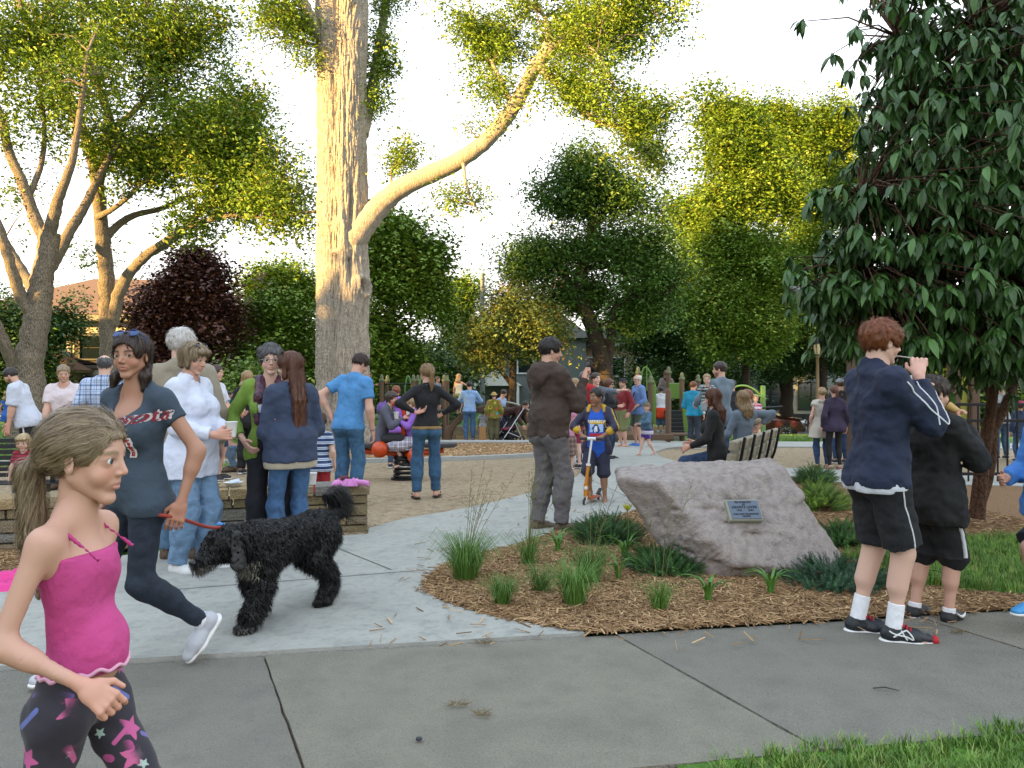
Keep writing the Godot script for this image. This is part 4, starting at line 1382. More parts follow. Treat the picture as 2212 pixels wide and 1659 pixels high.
func barks() -> void:
	var rid := FastNoiseLite.new()
	M.bark = detail(surf([C("5d5448"), C("867a6a"), C("a09482"), C("92856f")],0.02,1.0,0.95, null, 1.0,4,3), tex(0.05,[C("7a7a7a"), C("ffffff"), C("c8c8c8")],3,512,4),1.0)
	M.bark.uv1_scale = V(2.6,0.45,2.6)
	M.bark.uv2_scale = V(1.2,1.2,1.2)
	M.bark.normal_enabled = true
	M.bark.normal_texture = bumps(0.035,26.0,512,12,4)
	M.bark.normal_scale = 1.6
	M.darkbark = M.bark.duplicate()
	M.darkbark.albedo_color = C("8a7f74")
	M.redbark = M.bark.duplicate()
	M.redbark.albedo_color = Color(0.78,0.56,0.42)
	LEAF.small = spray(26,0.42,0.105,0.27,0.25,1)
	LEAF.mid = spray(22,0.55,0.16,0.34,0.2,2)
	LEAF.far = spray(24,0.8,0.24,0.36,0.15,3)
	M.leaf = leaf_mat(0.6, Color(0.36,0.36,0.05))
	M.leafred = leaf_mat(0.6, Color(0.10,0.035,0.02))
	M.leafdark = leaf_mat(0.6, Color(0.05,0.08,0.015))
func great_elm() -> void:
	var d := 18.5
	var base := at(738, d)
	var o := thing("elm_tree","huge grey elm with twin fused trunk, knot hole and long curving limb","tree", base)
	var n := 264
	var m := 300
	var top := 14.5
	var vs := PackedVector3Array()
	var ix := PackedInt32Array()
	var ridge := FastNoiseLite.new()
	ridge.fractal_type = FastNoiseLite.FRACTAL_RIDGED
	ridge.fractal_octaves = 3
	ridge.frequency = 1.0
	ridge.seed = 5
	var hole := Vector2(0.95,3.86)   # angle from the camera's side to the right, height
	for j in m + 1:
		var y := -0.2 + top * pow(float(j) / m, 1.0)
		var t := clampf(y / 11.0,0,1)
		var r := lerpf(0.40,0.345, t)
		var sep := lerpf(0.17,0.20, smoothstep(0.0,4.5, y)) + 0.12 * smoothstep(7.5,14.0, y)
		var flare := 0.42 * exp(-maxf(y, 0) * 2.0)
		var cx := lerpf(0.02,0.0, t)
		for i in n:
			var a := TAU * i / n
			var dir := Vector2(sin(a), cos(a))   # x, z: a = 0 looks at the camera
			var rr := 0.0
			for g: float in [-1.0,1.0]:
				var c := Vector2(sep * g, 0.08 * g)
				var q := dir.dot(c)
				var disc := q * q - c.length_squared() + r * r
				if disc > 0: rr = maxf(rr, q + sqrt(disc)) if rr == 0.0 else maxf(rr, q + sqrt(disc)) + 0.0
			rr += flare * (0.55 + 0.45 * sin(a * 5.0 + 1.0)) + 0.10 * exp(-maxf(y, 0) * 0.5)
			var fx := V(dir.x * 3.6 + 0.25 * sin(y * 0.9), y * 0.55, dir.y * 3.6)
			rr += 0.055 * (ridge.get_noise_3dv(fx * 1.25) - 0.2) + 0.022 * ridge.get_noise_3dv(fx * V(3.1,2.4,3.1)) + 0.03 * noise.get_noise_3dv(V(dir.x * 1.3, y * 0.5, dir.y * 1.3))
			var da := wrapf(a - hole.x, -PI, PI)
			var e := Vector2(da * 0.62, (y - hole.y) * 0.9)
			rr += 0.17 * exp(-e.length_squared() / 0.085)
			var h2 := Vector2(da * 0.62 - 0.02 + (y - hole.y) * 0.25, (y - hole.y) * 0.62)
			rr -= 0.36 * exp(-pow(h2.length() / 0.085,4.0))
			rr += 0.05 * exp(-pow((h2.length() - 0.125) / 0.035,2.0))
			var fold := exp(-pow((da + 0.42 - 0.06 * (y - 4.0)) / 0.10,2.0)) * smoothstep(3.7,4.3, y) * (1.0 - smoothstep(5.6,6.8, y))
			rr -= 0.14 * fold
			var fold2 := exp(-pow((da + 0.75) / 0.16,2.0)) * smoothstep(3.2,4.6, y) * (1.0 - smoothstep(6.0,9.0, y))
			rr += 0.05 * fold2
			for sc: Vector3 in [V(-0.5,8.9,0.13), V(-0.62,5.4,0.06), V(0.55,10.4,0.12), V(-0.1,6.8,0.05), V(0.2,9.6,0.07)]:
				var e2 := Vector2(wrapf(a - sc.x, -PI, PI) * 0.55, y - sc.y).length()
				if e2 < 0.5: rr += sc.z * exp(-e2 * e2 / 0.02) * (0.7 + 0.8 * noise.get_noise_3d(a * 14.0, y * 12.0,3.0))
			vs.append(V(cx + dir.x * rr, y, dir.y * rr))
	for j in m:
		for i in n:
			var i2 := (i + 1) % n
			var p := j * n
			ix.append_array([p + i, p + n + i, p + n + i2, p + i, p + n + i2, p + i2])
	var arr := []
	arr.resize(Mesh.ARRAY_MAX)
	arr[Mesh.ARRAY_VERTEX] = vs
	arr[Mesh.ARRAY_INDEX] = ix
	var am := solid(arr)
	var s := st()
	s.create_from(am, 0)
	s.generate_normals()
	M.elmbark = detail(surf([C("80766a"), C("a0968a"), C("b7ad9c"), C("aa9f8a")],0.02,1.0,0.95, null, 1.0,4,13), tex(0.05,[C("8a8a8a"), C("ffffff"), C("d0d0d0")],4,512,14),1.0)
	M.elmbark.uv1_scale = V(1.4,0.35,1.4)
	M.elmbark.uv2_scale = V(2.2,0.8,2.2)
	M.elmbark.normal_enabled = true
	M.elmbark.normal_texture = bumps(0.06,20.0,512,12,4)
	M.elmbark.normal_scale = 0.6
	put("trunk", s.commit(), M.elmbark, o)
	var limbs := [
		[735,560,18.3,49.2,775,505,18.3,50.8,815,450,18.2,47.6,870,405,18.0,41.0,960,362,17.7,37.7,1010,335,17.5,35.3,1060,295,17.3,32.8,1110,230,17.0,31.2,1160,140,16.8,29.5,1215,85,16.6,24.6,1300,45,16.4,18.0,1400,-20,16.2,13.1],
		[1160,140,16.8,24,1200,175,16.7,17,1240,215,16.6,14,1262,245,16.5,13,1300,265,16.4,12,1345,280,16.3,10,1395,335,16.2,7,1440,375,16.1,4],
		[1170,120,16.8,14,1185,60,17.3,11,1150,-10,17.6,8,1120,-90,17.8,5],
		[1110,230,17.0,12,1070,150,17.4,9,1030,60,17.8,6,1010,-10,18.0,4],
		[1240,75,16.6,14,1290,120,16.0,9,1330,190,15.6,5],
		[710,110,18.5,34,688,75,18.4,27,665,25,18.2,24,630,-40,18.0,20,560,-120,17.6,14],
		[780,290,18.5,34,800,215,18.9,26,815,130,19.2,22,835,0,19.6,17,860,-120,20,12],
		[715,-90,18.5,50,695,-200,18.5,46,640,-420,18.5,36],
		[775,-90,18.5,50,810,-200,18.5,46,880,-420,18.5,36],
		[850,420,18.1,10,845,370,18.4,6,870,330,18.8,4],
		[1000,345,17.5,9,1010,410,17.2,6,1040,470,17.0,3],
	]
	var L := tree("elm_tree","great elm limbs", limbs, [
		[1180,60,17.2,2.4,1.2,1.7,90],[1070,80,17.6,1.5,1.1,1.3,56],[1330,60,16.2,1.9,1.3,1.5,80],[1290,180,16.2,1.6,1.0,1.3,70],[1390,230,15.9,1.2,1.1,1.1,46],
		[1060,190,17.2,0.8,0.7,0.8,14],[1050,270,17.3,0.7,0.5,0.7,8],[1400,330,16.1,0.8,0.5,0.8,14],[1480,60,15.9,0.9,0.9,0.9,12],
		[825,120,18.9,0.5,1.2,0.6,22],[840,30,19.2,0.6,0.8,0.7,16],[820,220,18.6,0.45,0.35,0.4,7],[905,345,18.3,0.9,0.4,0.7,8],[1010,420,17.2,0.9,0.5,0.7,9],[860,330,18.5,0.6,0.4,0.5,5],
		[610,60,18.0,0.9,0.9,0.9,26],[580,20,17.8,0.8,0.6,0.9,16],[660,130,18.0,0.35,0.4,0.4,5],
		[700,-330,18.5,4.5,2.6,4.5,60],[1250,-170,17,3.0,1.4,2.6,50]],
		{"bark": M.elmbark, "leaf_mat": M.leaf, "cols": [C("56731c"), C("87a236"), C("a8aa55")],"leaf": "small","per": 7,"loose": 0.17,"size": 0.85,"gap": -0.16,"trunkless": false, "open": true, "twigbark": M.bark})
	for ch in L.get_children():
		L.remove_child(ch)
		if ch.name == "trunk": ch.name = "limb"
		o.add_child(ch, true)
		ch.position += L.position - base
	remove_child(L)
	L.free()
func trees() -> void:
	barks()
	great_elm()
	var g1 := {"bark": M.bark, "leaf_mat": M.leaf, "cols": [C("4e6c19"), C("7f9a30"), C("a6a84c")],"leaf": "small","per": 6,"loose": 0.3,"size": 1.1,"gap": -0.1,"ground": -0.2}
	tree("elm_tree","thick forked elm at the left edge, its trunk dividing low into many limbs",[
		[62,800,19,59.4,75,720,19,53.9,88,620,19,46.2,100,560,19,42.9,108,500,19,41.8],
		[100,520,19,28.6,75,470,19,25.3,50,400,19,22.0,20,330,19.2,18.7,0,250,19.4,16.5,-40,140,19.6,12.1],
		[106,510,19,29.7,115,470,18.8,25.3,130,420,18.6,20.9,155,350,18.4,15.4,175,230,18.2,12.1,190,110,18,7.7],
		[95,590,19,28.6,120,560,19.5,24.2,150,500,20,22.0,180,450,20.4,19.8,215,380,20.8,15.4,260,300,21,9.9],
		[75,690,19,27.5,45,640,18.7,25.3,22,570,18.4,22.0,0,500,18.2,22.0,-30,420,18,17.6,-60,300,17.6,13.2],
		[80,640,19,25.3,50,590,19.6,22.0,20,540,20,19.8,-20,480,20.4,16.5],
		[40,830,19,25.3,20,770,18.6,24.2,0,720,18.3,23.1,-40,640,18,19.8],
		[60,430,19,14.3,90,350,19.4,11.0,95,260,19.6,8.8,80,150,19.8,6.6],
	],[[60,210,19.2,2.4,1.9,2.0,60],[10,90,19.4,2.0,1.6,2.0,42],[150,170,19,1.7,1.7,1.8,42],[120,50,19.4,2.0,1.3,1.8,40],[20,420,19.4,0.7,0.6,0.8,8],[40,30,19.5,2.2,1.4,2,40],[170,90,19,1.5,1.4,1.5,30]], g1)
	g1 = g1.duplicate()
	g1.size = 1.25
	tree("elm_tree","tall pale elm left of centre with a forked trunk and a long low limb",[
		[236,800,22,37.0,232,700,22,34.0,230,600,22,31.8,222,520,22,29.6,214,430,22,27.4,205,370,21.8,25.2,190,310,21.6,23.7,150,230,21.4,23.7,115,160,21.2,22.2,75,80,21,19.2,40,0,21,17.8,-10,-110,21,14.8],
		[244,700,22,26.6,255,640,21.9,26.6,280,590,21.8,22.2,318,550,21.6,20.7,350,525,21.4,13.3,395,495,21,12.6,440,478,20.7,11.1,500,466,20.4,9.6,580,470,20,8.1,640,462,19.6,6.7,690,455,19.4,5.2],
		[318,550,21.6,17.8,370,520,22,14.8,410,480,22.2,12.6,440,440,22.4,9.6,465,380,22.6,7.4,480,320,22.8,5.2],
		[225,520,22,19.2,250,490,22.3,16.3,290,465,22.6,13.3,350,450,22.9,11.1,410,425,23.2,8.9,500,405,23.4,5.2],
		[210,400,21.9,22.2,232,320,22.2,19.2,236,260,22.4,17.8,215,190,22.5,16.3,195,140,22.6,15.5,180,60,22.8,14.1,165,-40,23,11.1],
		[238,280,22.4,13.3,290,240,22.6,11.8,330,190,22.8,9.6,380,130,23,7.4],
		[210,470,21.9,14.8,260,440,21.4,10.4,330,380,21,7.4,420,350,20.6,4.4],
	],[[330,340,21.6,2.0,1.0,1.6,80],[430,300,21.4,1.9,1.3,1.6,90],[545,330,21,1.7,1.5,1.6,90],[600,420,20.4,1.2,0.9,1.2,46],[500,420,21,1.3,0.8,1.2,36],[240,330,21.2,1.0,0.8,1.0,26],
		[360,120,22.8,2.4,2.0,2.0,110],[480,200,22.2,1.9,1.5,1.8,80],[250,130,22.6,1.5,1.5,1.6,44],[430,40,22.8,2.2,1.4,2,60],[560,230,21.4,1.0,0.9,1.0,24],[640,520,19.8,0.8,0.9,0.8,22],[420,500,21.2,1.2,0.35,0.9,12],[300,0,23,3,1.6,2,60],[220,560,22.6,0.8,0.5,0.8,8]], g1)
	tree("maple_tree","dark red-leaved maple beside the left house",[[400,850,37,14,402,760,37,12,405,680,37,9,408,600,37,5]],
		[[400,690,37,2.7,1.9,2.4,130],[430,620,37,1.8,1.3,1.8,70],[330,690,36.5,1.5,1.2,1.5,50],[480,690,37,1.3,1.4,1.5,50],[430,570,37,0.7,0.9,0.8,20],[380,780,37,2.6,1.2,2,80]],
		{"bark": M.darkbark, "leaf_mat": M.leafred, "cols": [C("3a1f1c"), C("5c3220"), C("7d4a22")],"leaf": "mid","per": 8,"loose": 0.4,"size": 1.3,"gap": -0.4,"ground": -0.35})
	var gm := {"bark": M.darkbark, "leaf_mat": M.leaf, "cols": [C("4c691a"), C("7a962e"), C("a2a545")],"leaf": "mid","per": 11,"loose": 0.5,"size": 1.2,"gap": -0.2,"group": ""}
	var gd := gm.duplicate()
	gd.leaf_mat = M.leafdark
	gd.cols = [C("2c481a"), C("456327"), C("5a7a2c")]
	tree("maple_tree","broad yellow-green maple between the red maple and the great elm",[[590,880,42,16,592,780,42,13,590,680,42,8]],
		[[590,680,42,3.0,2.6,2.6,150],[550,760,41,2.2,2.0,2,90],[640,740,42,2.2,2.4,2.2,100],[600,610,42.5,1.6,1.2,1.5,45],[660,640,43,1.6,1.6,1.6,50],[600,830,41,3.0,1.6,2,90]], gm)
	tree("shrub","bright green shrub under the maple left of the great elm",[[560,930,30,4,560,880,30,3]],[[552,850,30,1.0,1.2,0.9,36],[600,900,30,1.0,0.8,0.8,24]], gm)
	tree("ash_tree","slim tree with loose yellow leaves just right of the great elm",[
		[845,880,33,16,845,800,33,15,848,700,33,12,850,620,33,9,845,540,33,6],[848,680,33,8,880,620,33,6,910,570,33,4],[848,740,33,8,890,700,33,5,925,650,33,3],[846,660,33,7,815,600,33,4]],
		[[840,590,33,1.5,1.7,1.4,56],[900,560,33,1.3,1.5,1.3,44],[850,500,33,1.1,0.8,1,22],[920,640,33,1.1,1.2,1.1,28],[820,720,33,1.1,1.4,1.1,30],[870,800,33.5,1.7,1.0,1.4,44],[800,820,33,0.9,0.9,0.9,22]], gm)
	tree("linden_tree","small dark tree low behind the play towers",[[900,900,40,10,905,820,40,7]],[[905,800,40,1.9,1.5,1.5,70],[870,850,40,2.2,1.1,1.5,60],[960,850,41,2.0,1.1,1.5,60]], gd)
	tree("poplar_tree","airy light green tree in the gap of sky",[[990,880,48,9,992,760,48,8,996,650,48,5]],[[990,680,48,1.6,1.8,1.5,60],[1000,630,48,1.3,1.0,1.2,30],[960,760,48,1.0,1.0,1.0,14],[1030,760,48,1.4,1.8,1.4,44]], gm)
	tree("apple_tree","small crooked apple tree before the grey house",[
		[1105,900,31,18,1108,830,31,17,1108,790,31,14,1115,740,31,10],[1107,835,31,10,1085,805,31,9,1060,780,31,8,1030,770,31,6],[1110,780,31,9,1150,740,31,6,1180,720,31,4],[1108,790,31,8,1080,730,31,5]],
		[[1110,700,31,1.9,1.2,1.6,76],[1060,720,31,1.2,0.9,1.2,36],[1160,710,31,1.3,0.9,1.2,40],[1110,640,31.5,1.2,0.7,1.1,24],[1040,770,31,0.9,0.4,0.8,14],[1180,760,31,0.8,0.5,0.8,14]],
		{"bark": M.darkbark, "leaf_mat": M.leaf, "cols": [C("5a6a2e"), C("7f8a42"), C("946a3c")],"leaf": "small","per": 8,"loose": 0.3,"size": 1.4,"gap": -0.4})
	tree("elm_tree","twisting dark elm behind the crowd with a sweeping right limb",[
		[1305,880,32,42,1303,800,32,40,1290,740,32,36,1268,680,32,32,1250,630,32,27,1262,570,32,24,1278,510,32,22,1275,440,32,18,1265,390,32,12],
		[1310,790,32,24,1320,730,31.8,20,1325,680,31.6,17,1345,650,31.4,15,1400,636,31,13,1450,630,30.6,9],
		[1260,580,32,15,1310,575,31.8,13,1350,590,31.5,11,1400,592,31.2,8],[1250,640,32,15,1225,600,32,12,1190,570,32,9,1150,560,32,6],
		[1276,500,32,14,1320,450,32,10,1380,430,32,6],[1270,430,32,12,1220,390,32,8,1170,400,32,5]],
		[[1270,400,32,1.7,1.3,1.6,60],[1200,440,32,1.3,1.0,1.4,34],[1340,420,32,1.4,1.0,1.4,36],[1180,540,32,1.7,1.0,1.6,66],[1130,590,32,1.2,0.9,1.2,36],[1290,540,32.5,1.8,1.1,1.6,60],[1380,530,32,1.7,1.1,1.6,66],[1430,590,31,1.4,1.0,1.4,46],[1250,640,33,2.2,1.0,1.6,60],[1380,680,32,1.6,1.0,1.4,46],[1180,660,33,1.4,0.8,1.2,30],[1260,340,32,1.0,0.7,1.0,18]],
		{"bark": M.darkbark, "leaf_mat": M.leaf, "cols": [C("395a1f"), C("56782a"), C("7f8f3a")],"leaf": "small","per": 8,"loose": 0.45,"size": 1.5,"gap": -0.2})
	tree("elm_tree","tall elm with a sunlit top right of the dark elm",[
		[1610,860,41,18,1612,760,41,18,1615,640,41,15,1612,520,41,11,1605,400,41,8,1600,300,41,5],[1614,640,41,9,1660,560,41,7,1700,470,41,5],[1613,600,41,9,1560,540,41,6,1520,470,41,4],[1610,500,41,8,1570,420,41,5]],
		[[1600,320,41,2.4,1.9,2.2,90],[1560,250,41,1.8,1.5,1.8,56],[1540,450,41,2.0,2.0,2.0,80],[1650,420,41,2.2,2.2,2.2,90],[1520,560,40,2.0,1.8,2.0,80],[1630,560,40,2.4,2.0,2.2,90],[1510,660,39,2.0,1.6,1.8,70],[1600,680,40,2.2,1.6,2.0,80],[1660,740,39,1.1,1.3,1.1,40],[1560,760,40,2.2,1.1,1.8,60],[1480,470,42,1.3,1.6,1.5,44],[1700,620,41,1.5,2.0,1.6,56]], gm)
	tree("elm_tree","tall thin-leaved elm against the sky before the near dark tree",[
		[1780,880,50,16,1775,700,50,15,1765,500,50,12,1755,350,50,8],[1765,520,50,8,1700,420,50,6,1680,300,50,4],[1760,420,50,7,1820,320,50,5]],
		[[1750,300,50,3.0,2.5,2.8,100],[1700,380,50,2.6,2.4,2.4,80],[1800,260,50,2.2,1.9,2.0,56],[1790,440,49,2.6,2.6,2.4,90],[1720,540,49,2.4,2.2,2.2,80],[1800,620,49,2.6,2.4,2.4,90],[1740,700,48,2.4,1.8,2.0,70],[1690,260,50,2.2,1.8,2.0,50],[1850,400,50,2.2,2.6,2,60],[1650,300,52,2.0,1.6,2,40]], gm)
	tree("oak_tree","dark leafy oak standing behind the climbing towers",[[1440,900,46,18,1440,780,46,16,1445,640,46,10]],
		[[1440,640,46,2.8,2.2,2.4,110],[1400,730,45,2.6,1.8,2.2,90],[1490,760,45,2.8,1.8,2.2,100],[1440,830,44,3.4,1.5,2.2,110],[1560,840,45,3.0,1.3,2.2,90]], gd)
	tree("oak_tree","very dark tree shading the parked cars",[[1700,900,52,30,1698,800,52,27,1690,700,52,20]],
		[[1690,720,51,3.0,1.8,2.4,100],[1640,790,51,2.4,1.2,2.0,70],[1760,770,51,3.0,1.5,2.2,100],[1850,750,51,3.2,2.0,2.4,100],[1900,640,52,3.5,3,2.8,120]], gd)
	tree("spruce_tree","dark trees at the left edge behind the thick elm",[[20,900,38,16,20,800,38,14]],[[10,720,38,2.2,2.4,2,110],[60,800,38,1.6,1.6,1.6,60],[130,700,40,1.0,1.5,1.2,44],[-30,820,37,2.0,2.0,2,60]], gd)
	tree("birch_tree","pale yellow-green tree over the house roof",[[300,860,62,10,300,700,62,8]],[[280,650,62,3.5,1.6,2.4,70],[160,660,60,2.5,1.4,2.2,44],[370,640,62,2.6,1.5,2.2,40]], gm)
	var gs := gd.duplicate()
	gs.twigs = false
	gs.size = 1.9
	gs.per = 9
	var spots := [[700,800,55,4.0,2.6,3.0,150],[820,830,58,3.6,2.0,3,120],[1060,810,60,4.5,2.3,3,150],[1180,800,62,4.5,2.6,3,150],[1330,790,60,4.0,2.8,3,150],[1500,780,62,5.0,3.2,3,170],[1660,800,64,5.0,2.6,3,160],[1830,800,64,5.0,3.0,3,170],[2000,760,60,5.0,3.6,3,170],[2180,760,56,5.0,4.0,3,170],[480,830,56,4.0,1.8,3,120],[2080,840,40,4.0,2.0,2,120]]
	var who := ["behind the great elm's trunk","behind the play towers","behind the apple tree","beside the grey house","behind the twisting elm","behind the tall right elm","behind the parked cars","above the lamp post","behind the near dark tree","at the far right edge","behind the red maple","behind the iron fence"]
	for i in spots.size():
		var q: Array = spots[i]
		tree("bush","dark leafy undergrowth " + who[i],[[q[0],900, q[2],12, q[0],860, q[2],8]],[q, [q[0] + 40,870, q[2] - 2, q[3] * 0.9,1.0,2.0,50]], gs)
	shade_trees()
	near_tree()
func near_tree() -> void:
	var leafm := leaf_mat(0.5, Color(0.025,0.05,0.008))
	var base := at(2118,7.6)
	var o := thing("magnolia_tree","near dark tree with long drooping leaves and reddish twin stems","tree", base)
	var r := RandomNumberGenerator.new()
	r.seed = 77
	M.redbark.albedo_color = Color(0.62,0.46,0.36)
	var nodes := []
	var limbs := [
		[2110,1120,7.6,44,2118,1040,7.6,40,2128,960,7.6,36,2140,890,7.6,30,2150,800,7.5,24,2150,700,7.4,20,2140,560,7.2,15,2130,420,7.1,11,2120,250,7.0,7,2110,60,7.0,4],
		[2128,960,7.6,30,2165,890,7.7,27,2195,820,7.8,24,2225,740,7.9,20,2260,600,8.0,14,2280,400,8,9],
		[2112,1110,7.7,24,2135,1040,7.75,24,2146,960,7.8,22,2140,880,7.85,18,2120,780,8.0,14,2080,660,8.2,10,2020,520,8.4,7],
		[2150,780,7.5,13,2080,700,7.2,10,1980,640,7.0,7,1860,600,6.9,4],[2148,690,7.4,12,2060,560,7.0,9,1960,470,6.8,6,1860,420,6.7,4],
		[2135,500,7.2,9,2050,380,7.0,7,1960,260,6.9,4],[2125,330,7.1,8,2030,190,7,5,1940,80,7,3],[2225,740,7.9,10,2160,640,7.3,7,2120,590,6.9,4],[2120,780,8,9,1980,740,8.2,6,1850,700,8.3,4],
	]
	for li in limbs.size():
		var L: Array = limbs[li]
		var ps := []
		var rs := []
		for i in range(0, L.size(),4):
			ps.append(pt(L[i], L[i + 1], L[i + 2]) - base)
			rs.append(L[i + 3] * 0.38 / F * L[i + 2])
		ps = smooth(ps, 5)
		rs = smoothf(rs, 5)
		for p in ps.slice(4): nodes.append(p)
		put("trunk" if li == 0 else "stem" if li < 3 else "limb", tube(ps, rs, 12), M.redbark, o)
	var blade := func(l: float, w: float, arch: float) -> ArrayMesh:
		var s := st()
		s.set_smooth_group(-1)
		var prof := [0.05,0.7,1.0,0.75,0.04]
		var rows := []
		for i in 5:
			var t := i / 4.0
			var c := V(0,-arch * t * t * l, t * l)
			rows.append([c + V(-prof[i] * w, 0.25 * w * prof[i],0), c, c + V(prof[i] * w, 0.25 * w * prof[i],0)])
		for i in 4:
			for k in 2: quad(s, rows[i][k], rows[i + 1][k], rows[i + 1][k + 1], rows[i][k + 1])
		return done(s)
	var bl := [blade.call(0.125,0.023,0.35), blade.call(0.145,0.026,0.55), blade.call(0.105,0.021,0.2)]
	var mats := []
	for c: String in ["2c4c1a","3a6022","264418","466c2b"]:
		var m := leafm.duplicate()
		m.vertex_color_use_as_albedo = false
		m.albedo_color = C(c)
		mats.append(m)
	var crowns := [[2130,120,6.9,1.3,1.0,1.3,120],[2010,210,6.8,0.9,0.6,0.9,60],[1960,70,6.9,0.45,0.3,0.6,18],[1970,330,6.7,0.75,0.5,0.8,56],[2120,380,6.6,1.0,0.8,1.0,110],[1900,440,6.6,0.6,0.35,0.7,40],[2010,520,6.5,0.8,0.5,0.8,80],[2170,560,6.4,0.9,0.7,0.9,100],[1830,500,6.8,0.35,0.25,0.5,16],[1880,600,6.6,0.75,0.4,0.8,60],[2040,660,6.4,0.8,0.5,0.8,80],[1780,620,6.9,0.35,0.3,0.5,20],[2180,720,6.6,0.7,0.4,0.8,60],[1930,740,6.8,0.6,0.3,0.7,40],[1840,690,7.2,0.5,0.3,0.6,30],[2080,765,7.2,0.7,0.3,0.7,44],[2205,780,7.4,0.6,0.3,0.6,30],[2100,500,7.8,1.6,1.6,1.0,170],[2050,250,7.9,1.4,1.2,1.0,110],[2150,20,7.4,1.6,0.8,1.3,90],[2300,400,7,1.0,2.2,1.4,140],[1950,640,8.0,1.2,0.8,0.8,80]]
	var whorls := []
	var tw := st()
	for c: Array in crowns:
		var ce := pt(c[0], c[1], c[2]) - base
		for i in int(c[6] * 1.55):
			var u := V(r.randfn(), r.randfn(), r.randfn()).normalized() * pow(r.randf(),0.4)
			var tip := ce + u * V(c[3], c[4], c[5]) * (0.8 + 0.7 * noise.get_noise_3dv(u * 1.6 + ce))
			tip.y += 0.16 * sin(tip.y * 17.0 + tip.x * 2.0)
			whorls.append(tip)
			var best := 1e9
			var a: Vector3 = nodes[0]
			for q: Vector3 in nodes:
				var dd := q.distance_squared_to(tip)
				if dd < best:
					best = dd
					a = q
			var d := tip - a
			if d.length() < 1.6: tube([a, a + d * 0.5 + Vector3.UP * d.length() * 0.12, tip],[0.012,0.007,0.004],5, tw, false)
	put("twigs", done(tw), M.redbark, o).set_meta("kind","stuff")
	var leaves := []
	for p: Vector3 in whorls:
		var k := r.randi_range(6,9)
		var off := r.randf() * TAU
		for i in k:
			var a := off + TAU * i / k + r.randf_range(-0.3,0.3)
			var b := Basis(Vector3.UP, a) * Basis(Vector3.RIGHT, r.randf_range(0.15,0.95)) * Basis(Vector3.BACK, r.randf_range(-0.4,0.4))
			leaves.append(Transform3D(b.scaled(Vector3.ONE * r.randf_range(0.6,1.25)), p + V(r.randfn(), r.randfn(), r.randfn()) * 0.015))
	var scored := []
	for i in leaves.size(): scored.append([(leaves[i].origin + base).length() + r.randf() * 0.5, i])
	scored.sort_custom(func(a: Array, b: Array) -> bool: return a[0] < b[0])
	var taken := {}
	for e: Array in scored:
		if taken.size() >= 300: break
		var w: Vector3 = leaves[e[1]].origin + base
		if w.x / -w.z < 0.62 and w.y < 4.4:
			taken[e[1]] = true
			put("leaf", bl[r.randi() % 3], mats[r.randi() % 4], o, leaves[e[1]])
	var xs := []
	var cs := []
	for i in leaves.size():
		if not taken.has(i):
			xs.append(leaves[i])
			cs.append(C("264418").lerp(C("44692a"), r.randf()).srgb_to_linear())
	many("crown", bl[1], leafm, xs, o, cs)
func shade_trees() -> void:
	var look := {"bark": M.darkbark, "leaf_mat": M.leafdark, "cols": [C("395a1f"), C("56782a")],"leaf": "far","per": 12,"loose": 0.9,"size": 2.0,"gap": -0.9,"twigs": false}
	var spots := [[-36.0,46.0,7.0,7.6],[-34.0,35.0,7.0,7.6],[-35.0,24.0,7.0,7.6],[-34.0,14.0,6.4,7.0],[-35.5,5.0,4.6,4.7],[-34.5,-3.8,3.5,3.6],[-35.0,-11.5,8.0,8.4],[-35.0,-20.5,6.0,6.6]]
	var s := RandomNumberGenerator.new()
	s.seed = 4
	for i in spots.size():
		var x: float = spots[i][0]
		var z: float = spots[i][1]
		var base := V(x, 0, z)
		var o := thing("street_tree","dense street tree across the side street, %s of its row" % ["first","second","third","fourth","fifth and low","sixth and low","seventh and tallest","last"][i],"tree", base, 0.0,"street trees that shade the park")
		put("trunk", tube([V(0,-0.2,0), V(0.1,2.0,0), V(0,6.0,0.1)],[0.35,0.26,0.1],10), look.bark, o)
		var xs := []
		var cs := []
		for k in 900:
			var u := V(s.randfn(), s.randfn(), s.randfn()).normalized() * pow(s.randf(),0.4)
			xs.append(Transform3D(Basis.from_euler(V(s.randf(), s.randf() * TAU, s.randf())).scaled(Vector3.ONE * 2.2), V(0, spots[i][3],0) + u * V(3.2, spots[i][2],5.4 if z > 4.0 else 4.4)))
			cs.append(C("395a1f").lerp(C("56782a"), s.randf()).srgb_to_linear())
		many("crown", LEAF.far, look.leaf_mat, xs, o, cs)

